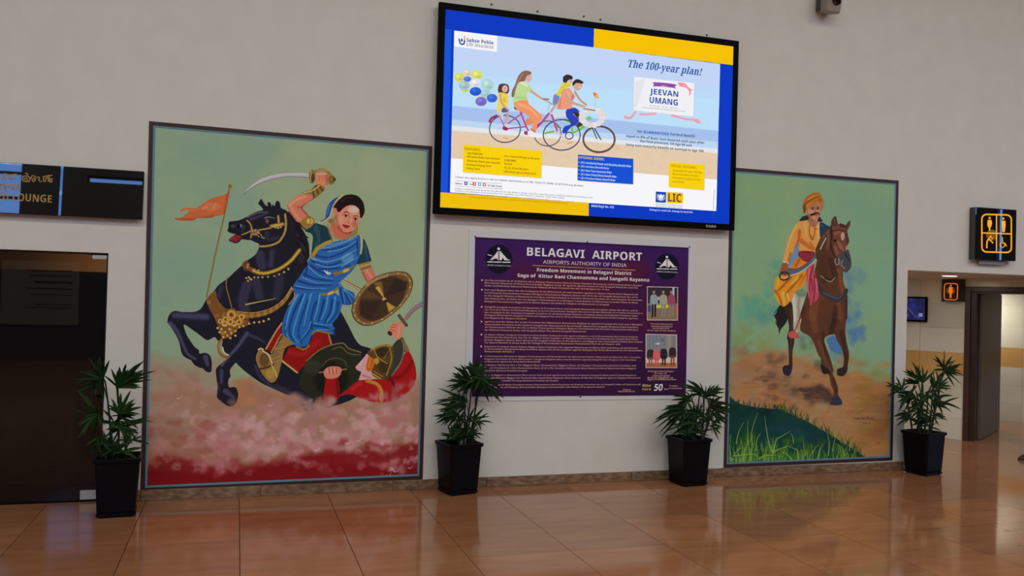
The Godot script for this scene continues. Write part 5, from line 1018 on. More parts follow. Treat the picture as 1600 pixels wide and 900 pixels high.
const POSTER_PICTURE := [
	["F",[76,35,90],1,0,0,[-280,-179,2722,-343,2771,1885,-237,1842]],
	["D",30,[-15,-2,2408,295],178,356,[[70,40,117],[81,43,120],[65,35,109]],0.5,0.6,3,0.55],
	["D",26,[392,204,1824,654],143,285,[[109,32,65],[100,35,73]],0.4,0.5,4,0.55],
	["D",30,[32,634,2405,1192],178,321,[[90,32,79],[79,32,73]],0.4,0.6,5,0.55],
	["D",30,[12,1208,2414,1605],178,321,[[62,30,70],[68,30,79]],0.5,0.5,6,0.55],
	["S",[46,19,60],0.7,7,14,14,[5,9,2371,11]],
	["F",[30,27,51],1,0,1,[391,206,374,279,323,334,252,356,182,340,129,289,109,217,126,145,176,90,246,67,317,83,370,134]],
	["F",[255,250,255],1,0,1,[260,105,258,112,253,117,246,119,239,118,233,113,231,106,233,99,238,94,245,92,252,94,257,98]],
	["F",[255,250,255],1,0,0,[236,129,243,129,245,219,236,220,235,205,219,206,204,206,181,222,155,223,196,181]],
	["F",[255,250,255],1,0,0,[252,128,263,128,348,215,310,220,287,192,280,218,254,221]],
	["S",[255,250,255],1,0,10,4,[135,170,162,176,181,182]],
	["S",[255,250,255],1,0,10,4,[333,216,367,212]],
	["F",[30,27,51],0,0,0,[211,192,220,206,237,194,235,173]],
	["S",[255,250,255],1,0,11,11,[133,242,186,240]],
	["S",[255,250,255],1,0,11,11,[199,241,273,238]],
	["S",[255,250,255],1,0,11,11,[290,239,368,236]],
	["T","AIRPORTS AUTHORITY OF INDIA",[130,268,376,281],[255,250,255],"b",0],
	["F",[30,27,51],1,0,1,[2270,207,2252,277,2200,330,2128,351,2057,335,2003,286,1983,218,2000,148,2051,95,2122,74,2195,89,2249,138]],
	["F",[255,250,255],1,0,1,[2136,110,2134,117,2129,122,2122,124,2115,122,2109,118,2107,111,2109,105,2114,100,2121,98,2129,99,2134,104]],
	["F",[255,250,255],1,0,0,[2112,133,2119,133,2121,219,2112,220,2111,206,2095,207,2079,207,2057,222,2030,223,2071,183]],
	["F",[255,250,255],1,0,0,[2128,133,2139,132,2226,215,2187,220,2164,194,2156,218,2130,221]],
	["S",[255,250,255],1,0,9,3,[2010,172,2037,178,2056,184]],
	["S",[255,250,255],1,0,9,3,[2210,216,2245,213]],
	["F",[30,27,51],0,0,0,[2087,193,2096,206,2114,195,2111,175]],
	["S",[255,250,255],1,0,10,10,[2007,242,2061,240]],
	["S",[255,250,255],1,0,10,10,[2075,240,2150,238]],
	["S",[255,250,255],1,0,10,10,[2167,239,2246,236]],
	["T","AIRPORTS AUTHORITY OF INDIA",[2004,266,2254,278],[255,250,255],"b",0],
	["T","BELAGAVI",[544,79,1176,163],[255,255,255],"b",0],
	["T","AIRPORT",[1259,80,1829,164],[255,255,255],"b",0],
	["T","AIRPORTS AUTHORITY OF INDIA",[721,201,1654,238],[255,248,255],"r",0],
	["S",[237,179,128],1,0,6,6,[610,259,1753,266]],
	["T","Freedom Movement in Belagavi District",[657,284,1711,321],[255,255,255],"b",0],
	["T","Saga of  Kittur Rani Channamma and Sangolli Rayanna",[449,346,1918,381],[255,255,255],"b",0],
	["T","the Remarkable Is of of District all Is History Channamma District Army Freedom Movement and Freedom Kittur Chapter",[104,419,1840,434],[239,193,171],"b",0],
	["T","Movement Rayanna of Kittur Remarkable Biggest Army all against against Stood of and Sangolli Stood for and the",[105,446,1789,461],[239,193,171],"b",0],
	["T","India Contribution National Movement History of Rani Freedom the the and Belagavi for of the",[105,473,1458,488],[239,193,171],"b",0],
	["F",[255,255,255],1,0,1,[86,426,85,430,82,433,78,434,75,433,72,431,71,427,72,423,74,420,78,419,82,420,84,423]],
	["T","Fort and Regions Rani the the Is Regions Is for Movement all and Freedom against to Queen Channamma Rayanna all",[106,515,1790,530],[239,193,171],"b",0],
	["T","Contribution Channamma Freedom Belagavi Channamma Regions Queen and all to the all Sangolli Movement the all to",[107,544,1791,559],[239,193,171],"b",0],
	["T","Is the Sangolli History in Movement Freedom and Remarkable Is Freedom National Freedom the Rani Regions Remarkable",[107,573,1844,588],[239,193,171],"b",0],
	["T","the History the all India the for Belagavi Channamma Is in Belagavi Contribution of Movement Freedom Mass to Mass",[108,602,1792,617],[239,193,171],"b",0],
	["T","Belagavi Channamma Biggest Is Is Indian Queen the India Is Chapter all Movement to Sangolli",[109,631,1462,646],[239,193,171],"b",0],
	["F",[255,255,255],1,0,1,[86,522,85,526,82,529,79,530,75,529,72,527,71,523,72,519,75,516,78,515,82,516,85,519]],
	["T","Sangolli Sangolli Freedom all Stood the in Freedom Rani and Sangolli Movement Freedom Kittur for Kittur and Is",[110,685,1794,700],[239,193,171],"b",0],
	["T","the Freedom Kittur Is National Belagavi of to Fort Remarkable Belagavi Movement Indian National of to Indian Channamma",[110,713,1847,727],[239,193,171],"b",0],
	["T","the Freedom Is the Freedom Freedom Freedom of all Remarkable History a Freedom Army Contribution Freedom India",[111,740,1795,755],[239,193,171],"b",0],
	["T","Belagavi Movement Sangolli Indian and Biggest for and in all in of Remarkable Channamma Indian Chapter against",[112,768,1796,782],[239,193,171],"b",0],
	["T","Fort Regions for Chapter Freedom",[112,795,555,810],[239,193,171],"b",0],
	["F",[255,255,255],1,0,1,[88,692,87,696,84,699,81,700,77,699,74,697,73,693,74,689,77,686,80,685,84,686,87,689]],
	["T","against and for Kittur for in the Freedom the Movement Movement Regions Is against Freedom the Fort and a Belagavi",[113,832,1850,847],[239,193,171],"b",0],
	["T","Remarkable Freedom in for District Sangolli for Movement Is Remarkable Movement Sangolli National India Freedom",[114,860,1798,875],[239,193,171],"b",0],
	["T","all Channamma District the the in Kittur Channamma Belagavi Regions Contribution the for India Channamma National",[114,887,1799,902],[239,193,171],"b",0],
	["T","for District National India and Sangolli Kittur The British Sangolli Movement",[115,915,1209,930],[239,193,171],"b",0],
	["F",[255,255,255],1,0,1,[89,839,89,843,86,846,82,847,79,846,76,844,75,840,76,836,78,833,82,832,86,833,88,836]],
	["T","to Kittur Kittur Chapter Freedom Is Rani Indian Indian the the against Regions and of Remarkable Movement Regions",[116,962,1801,976],[239,193,171],"b",0],
	["T","Movement the Movement The The for Biggest Stood Sangolli a of Rayanna Channamma of Contribution the Sangolli Movement",[116,988,1801,1003],[239,193,171],"b",0],
	["T","British Regions Queen Rani Movement Sangolli India the of the British a and Biggest Fort Contribution India Rani Indian",[117,1015,1854,1030],[239,193,171],"b",0],
	["T","for Queen British Is Army India for Belagavi Remarkable Movement Remarkable Rani of all Chapter and",[118,1042,1596,1057],[239,193,171],"b",0],
	["F",[255,255,255],1,0,1,[91,969,90,972,87,975,83,976,80,975,77,973,76,969,77,965,80,962,83,961,87,962,90,965]],
	["T","Rayanna Freedom Stood Indian Biggest Mass Freedom the against Movement to Kittur Fort and Army all and District",[118,1080,1803,1095],[239,193,171],"b",0],
	["T","Is Remarkable Movement Mass Freedom Queen the all for in Indian against Belagavi the Army Movement the for Remarkable",[119,1105,1856,1120],[239,193,171],"b",0],
	["T","Remarkable British a",[119,1131,432,1146],[239,193,171],"b",0],
	["F",[255,255,255],1,0,1,[92,1087,91,1091,88,1094,84,1095,81,1094,78,1091,77,1087,78,1083,80,1080,84,1079,88,1080,90,1083]],
	["T","a Channamma Movement Biggest Army Rayanna National British the Movement Chapter Movement to Mass the the a Freedom",[120,1178,1835,1192],[239,193,171],"b",0],
	["T","Regions Freedom of Fort Movement a Regions Regions Mass Stood District against Sangolli Fort Chapter a for Freedom",[121,1205,1784,1219],[239,193,171],"b",0],
	["T","of Movement against the Army Queen Remarkable",[122,1231,716,1246],[239,193,171],"b",0],
	["F",[255,255,255],1,0,1,[92,1185,91,1188,88,1191,85,1192,81,1191,78,1189,77,1185,78,1181,81,1178,85,1177,88,1178,91,1181]],
	["T","Is Indian National the a for Biggest Mass Remarkable Biggest Kittur all Chapter Channamma District Freedom and",[122,1266,1785,1281],[239,193,171],"b",0],
	["T","for the Freedom of a the Channamma Rani all of a The Freedom Movement Mass History of Army Movement Mass Biggest",[123,1294,1786,1309],[239,193,171],"b",0],
	["T","Freedom National Freedom Sangolli",[124,1322,573,1337],[239,193,171],"b",0],
	["F",[255,255,255],1,0,1,[92,1273,91,1277,89,1279,85,1281,81,1280,79,1277,78,1273,79,1269,81,1266,85,1265,88,1266,91,1269]],
	["T","and to Biggest a Movement Movement Fort of and against and Stood a of District Rayanna Mass and of Stood Rayanna",[125,1366,1788,1380],[239,193,171],"b",0],
	["T","Sangolli District Biggest for Remarkable Stood Mass Rayanna Mass Queen of the the of Regions against Chapter Movement",[125,1394,1840,1409],[239,193,171],"b",0],
	["T","of Chapter Remarkable The Army Movement Freedom the Chapter",[126,1422,915,1437],[239,193,171],"b",0],
	["F",[255,255,255],1,0,1,[93,1373,92,1376,89,1379,86,1380,82,1379,79,1376,78,1373,79,1369,82,1366,85,1365,89,1366,92,1369]],
	["T","and History of Mass Freedom Army Channamma Mass Rayanna of History Freedom for in Sangolli India all Rayanna all",[127,1462,1842,1476],[239,193,171],"b",0],
	["T","and of Indian all History Remarkable Belagavi Remarkable the Kittur of to Queen Indian",[127,1488,1431,1503],[239,193,171],"b",0],
	["F",[255,255,255],1,0,1,[93,1468,92,1472,90,1475,86,1476,82,1475,80,1472,79,1468,79,1464,82,1462,86,1461,89,1462,92,1465]],
	["F",[255,223,209],1,0,0,[1894,432,2260,428,2267,785,1902,791]],
	["C",0,[1902,439,2252,435,2260,778,1909,784]],
	["F",[68,57,70],1,0,0,[1866,405,2287,392,2291,601,1871,612]],
	["F",[158,136,114],1,0,0,[1871,612,2291,601,2296,811,1875,819]],
	["F",[237,245,87],1,0,0,[2003,626,2150,622,2151,654,2004,657]],
	["F",[209,196,190],1,0,0,[2008,539,2078,537,2079,572,2009,574]],
	["F",[209,237,255],1,0,0,[2195,430,2217,429,2219,534,2198,534]],
	["F",[60,87,182],1,0,0,[1906,629,1941,638,1942,700,1907,701]],
	["F",[223,114,73],1,0,0,[2228,638,2257,637,2258,693,2229,687]],
	["F",[209,155,136],1,0,1,[1990,491,1988,500,1983,507,1976,509,1969,507,1964,501,1961,492,1963,483,1968,477,1975,474,1983,476,1988,483]],
	["F",[166,188,196],1,0,1,[1942,527,2011,525,2021,626,1944,628]],
	["S",[38,35,43],1,0,21,17,[1965,627,1964,755]],
	["S",[38,35,43],1,0,21,17,[1996,626,1995,748]],
	["S",[166,188,196],1,0,14,14,[1942,541,1985,592]],
	["F",[209,155,136],1,0,1,[2102,488,2100,497,2095,504,2088,506,2081,504,2075,498,2073,489,2075,480,2080,473,2087,471,2094,473,2100,479]],
	["F",[190,190,169],1,0,1,[2053,524,2123,522,2133,623,2055,625]],
	["S",[155,158,147],1,0,21,17,[2076,624,2076,753]],
	["S",[155,158,147],1,0,21,17,[2108,623,2107,745]],
	["S",[190,190,169],1,0,14,14,[2054,538,2097,589]],
	["F",[209,155,136],1,0,1,[2197,485,2195,494,2190,501,2183,504,2176,501,2170,495,2168,486,2170,477,2175,471,2182,468,2189,470,2195,476]],
	["F",[179,90,120],1,0,1,[2148,522,2219,520,2228,620,2150,622]],
	["S",[169,147,130],1,0,21,17,[2171,622,2171,751]],
	["S",[169,147,130],1,0,21,17,[2203,621,2202,743]],
	["S",[179,90,120],1,0,14,14,[2148,535,2192,587]],
	["E"],
	["F",[255,223,209],1,0,0,[1889,935,2261,937,2269,1295,1896,1295]],
	["C",0,[1896,942,2253,944,2261,1289,1904,1289]],
	["F",[147,158,169],1,0,0,[1860,908,2289,901,2295,1182,1866,1185]],
	["F",[196,120,87],1,0,0,[1867,1240,2296,1238,2298,1322,1869,1323]],
	["F",[179,171,147],1,0,0,[2145,938,2188,938,2193,1148,2150,1148]],
	["F",[155,100,182],1,0,1,[2109,995,2106,1004,2099,1010,2090,1013,2080,1011,2072,1004,2069,995,2072,986,2079,980,2089,977,2099,980,2106,986]],
	["F",[237,245,250],1,0,1,[2063,1037,2059,1042,2048,1046,2033,1047,2018,1046,2007,1043,2003,1038,2007,1033,2018,1029,2033,1028,2048,1029,2059,1032]],
	["S",[100,111,130],0.7,0,6,6,[1932,942,1937,1202]],
	["S",[100,111,130],0.7,0,6,6,[1974,941,1980,1201]],
	["S",[100,111,130],0.7,0,6,6,[2017,940,2022,1201]],
	["S",[100,111,130],0.7,0,6,6,[2059,940,2065,1201]],
	["S",[100,111,130],0.7,0,6,6,[2109,939,2115,1201]],
	["S",[100,111,130],0.7,0,6,6,[2217,937,2223,1200]],
	["F",[209,209,209],0.6,0,0,[2042,1131,2149,1130,2151,1200,2044,1201]],
	["F",[196,136,120],1,0,1,[1961,1080,1960,1088,1955,1093,1949,1095,1943,1093,1938,1088,1936,1080,1937,1073,1942,1067,1948,1065,1955,1067,1960,1073]],
	["F",[65,60,60],1,0,1,[1917,1108,1981,1108,1987,1198,1916,1198]],
	["S",[169,120,100],1,0,19,14,[1940,1191,1939,1264]],
	["S",[169,120,100],1,0,19,14,[1965,1191,1967,1264]],
	["F",[196,136,120],1,0,1,[2033,1086,2031,1094,2027,1099,2020,1101,2014,1099,2009,1094,2007,1087,2009,1079,2013,1073,2020,1071,2026,1073,2031,1079]],
	["F",[255,114,130],1,0,1,[1988,1115,2052,1114,2058,1204,1987,1205]],
	["S",[250,103,122],1,0,19,14,[2012,1198,2009,1264]],
	["S",[250,103,122],1,0,19,14,[2036,1198,2038,1264]],
	["F",[196,136,120],1,0,1,[2118,1071,2116,1079,2112,1084,2105,1087,2099,1085,2094,1079,2092,1072,2094,1064,2098,1059,2105,1057,2111,1058,2116,1064]],
	["F",[54,49,57],1,0,1,[2074,1100,2138,1099,2144,1190,2072,1190]],
	["S",[40,38,46],1,0,19,14,[2097,1183,2095,1263]],
	["S",[40,38,46],1,0,19,14,[2122,1183,2124,1263]],
	["F",[196,136,120],1,0,1,[2222,1056,2220,1064,2216,1069,2209,1072,2203,1070,2198,1064,2196,1057,2197,1049,2202,1043,2209,1041,2215,1043,2220,1049]],
	["F",[62,49,60],1,0,1,[2177,1085,2242,1084,2248,1175,2176,1176]],
	["S",[136,81,65],1,0,19,14,[2201,1168,2199,1263]],
	["S",[136,81,65],1,0,19,14,[2226,1168,2228,1263]],
	["E"],
	["T","Freedom Movement",[1947,821,2205,836],[239,193,171],"b",0],
	["T","Freedom Contribution",[1952,845,2205,861],[239,193,171],"b",0],
	["T","Remarkable India",[1971,867,2168,882],[239,193,171],"b",0],
	["T","all of and of the Indian",[1904,891,2244,906],[239,193,171],"b",0],
	["T","of Belagavi Stood Belagavi",[1921,1322,2231,1338],[239,193,171],"b",0],
	["T","Is The of",[2004,1346,2148,1362],[239,193,171],"b",0],
	["T","Indian all against",[1982,1369,2186,1385],[239,193,171],"b",0],
	["T","British Biggest of",[1922,1391,2225,1407],[239,193,171],"b",0],
	["T","Biggest to National Movement",[1923,1409,2263,1425],[239,193,171],"b",0],
	["T","Kittur",[1866,1468,1966,1495],[255,234,114],"b",0],
	["T","Fort is",[1865,1509,1964,1531],[255,234,114],"b",0],
	["T","50",[1993,1465,2115,1537],[255,255,255],"b",0.18],
	["T","Km.",[2121,1513,2170,1528],[255,237,237],"b",0],
	["T","Freedom",[2181,1477,2280,1493],[239,193,171],"b",0],
	["T","of of British",[2170,1505,2331,1521],[239,193,171],"b",0],
	["T","Movement Is",[1585,1535,1777,1551],[239,193,171],"b",0],
	["T","of Regions",[1636,1518,1732,1533],[239,193,171],"b",0],
]
const TELEVISION_PICTURE := [
	["F",[28,32,84],1,0,0,[-5,-5,570,-5,570,330,-5,330]],
	["D",26,[0,0,560,320],30,80,[[40,52,130],[20,20,50],[60,80,150],[16,14,30]],0.6,1,3,0.55],
	["D",8,[0,160,220,320],20,60,[[110,50,40],[130,70,50]],0.6,1,4,0.55],
	["S",[120,140,190],0.6,4,14,4,[200,40,330,160,460,300]],
	["F",[150,150,160],0.8,3,0,[480,220,530,220,530,270,480,270]],
]
const RESTROOM_MARKS := [["outline",[["line",17,[469,559,497,555,521,544,538,526,544,504,553,160,548,138,532,119,509,107,481,102,171,95,143,98,120,110,104,128,98,150,89,489,94,510,109,529,132,542,159,548],1]]],["divider",[["line",14,[312,546,323,117],0]]],["divider",[["line",14,[110,322,532,331],0]]],["woman_mark",[["disc",208,508,14],["plate",[181,483,235,485,245,443,231,400,222,395,218,352,204,351,197,393,182,402,176,440]]]],["man_mark",[["disc",419,511,14],["plate",[392,484,450,486,454,426,444,349,409,348,397,423]]]],["drinking_mark",[["disc",228,281,13],["line",17,[207,263,175,224,173,145],0],["line",12,[199,252,242,227,266,206],0],["line",8,[262,266,243,254],0]]],["wheelchair_mark",[["disc",410,273,9],["line",11,[411,257,417,212,453,211,475,179],0],["line",8,[443,211,448,195,444,178,431,166,413,161,394,164,381,176,375,191,380,208,393,220],0]]]]
const MENS_MARKS := [["outline",[["line",12,[-128,24,-114,26,-102,34,-94,46,-92,60,-92,226,-94,239,-102,251,-114,259,-128,262,-232,262,-245,259,-257,251,-265,239,-268,226,-268,60,-265,46,-257,34,-245,26,-232,24],1]]],["man_mark",[["disc",-182,232,13],["plate",[-206,212,-158,212,-154,130,-168,128,-172,46,-192,46,-196,128,-210,130]]]]]
const SCRIPT_MARKS := [["kannada_letter",[[-959,321,-921,330],[-935,350,-916,345],[-950,321,-958,296,-949,279,-938,289,-940,307],[-939,299,-927,313,-918,301,-923,281,-936,278]],9],["kannada_letter",[[-913,327,-897,304,-905,280,-916,281],[-893,307,-885,332,-869,333,-858,318,-860,291,-873,281,-881,292,-874,308,-858,309]],9],["kannada_letter",[[-845,320,-833,326,-826,315,-833,303,-822,284,-812,290]],9],["kannada_letter",[[-800,328,-775,338,-731,348],[-795,322,-797,291,-781,290,-777,318],[-777,318,-769,329,-759,316,-759,293],[-751,332,-755,310,-744,286,-729,293,-736,318],[-747,309,-728,318]],9],["kannada_letter",[[-1121,310,-1110,325,-1099,311,-1103,288,-1117,286],[-1093,338,-1080,332,-1080,295,-1093,290]],9],["kannada_letter",[[-1068,325,-1003,337],[-1055,321,-1058,296,-1045,290,-1037,306],[-1037,306,-1025,292,-1008,299,-1008,324]],9],["kannada_letter",[[-1166,307,-1145,316,-1137,291,-1166,281]],9],["kannada_letter",[[-1216,306,-1188,313,-1183,284,-1214,279]],9],["hindi_lettering",[[-1207,232,-974,248],[-1117,238,-1116,193],[-1092,237,-1092,230,-1078,225,-1090,212,-1076,202,-1088,191],[-1073,222,-1056,228,-1051,212],[-1071,254,-1067,251],[-1035,234,-1020,230,-1033,216,-1015,209,-1026,195],[-1006,228,-991,230,-993,210,-1005,210],[-983,247,-981,198],[-1150,236,-1148,189],[-1185,224,-1164,217,-1182,195]],9]]
const PALM_CANES := [
	[[-15,400,-52,-28,1043,-42],[-40,400,14,-68,688,-23],[-58,400,-49,-120,1107,4],[40,400,-60,36,652,-87],[-82,400,63,-155,846,85]],
	[[42,400,5,41,922,-13],[134,400,-17,167,900,-50],[-5,400,24,-28,767,57],[99,400,-66,209,1065,-76],[136,400,38,134,693,18],[28,400,5,99,1044,46]],
	[[-5,400,54,47,933,112],[111,400,45,130,940,63],[165,400,62,210,811,55],[-20,400,-5,-15,747,-28],[79,400,-11,22,840,42],[156,400,23,236,724,37]],
	[[-75,400,-36,-57,1043,19],[-1,400,-47,39,1016,-71],[42,400,21,75,976,39],[162,400,-38,265,1187,-8],[-99,400,-56,-223,899,-49],[-61,400,63,-56,916,112],[-80,400,15,-144,740,54],[61,400,23,153,816,6]],
]
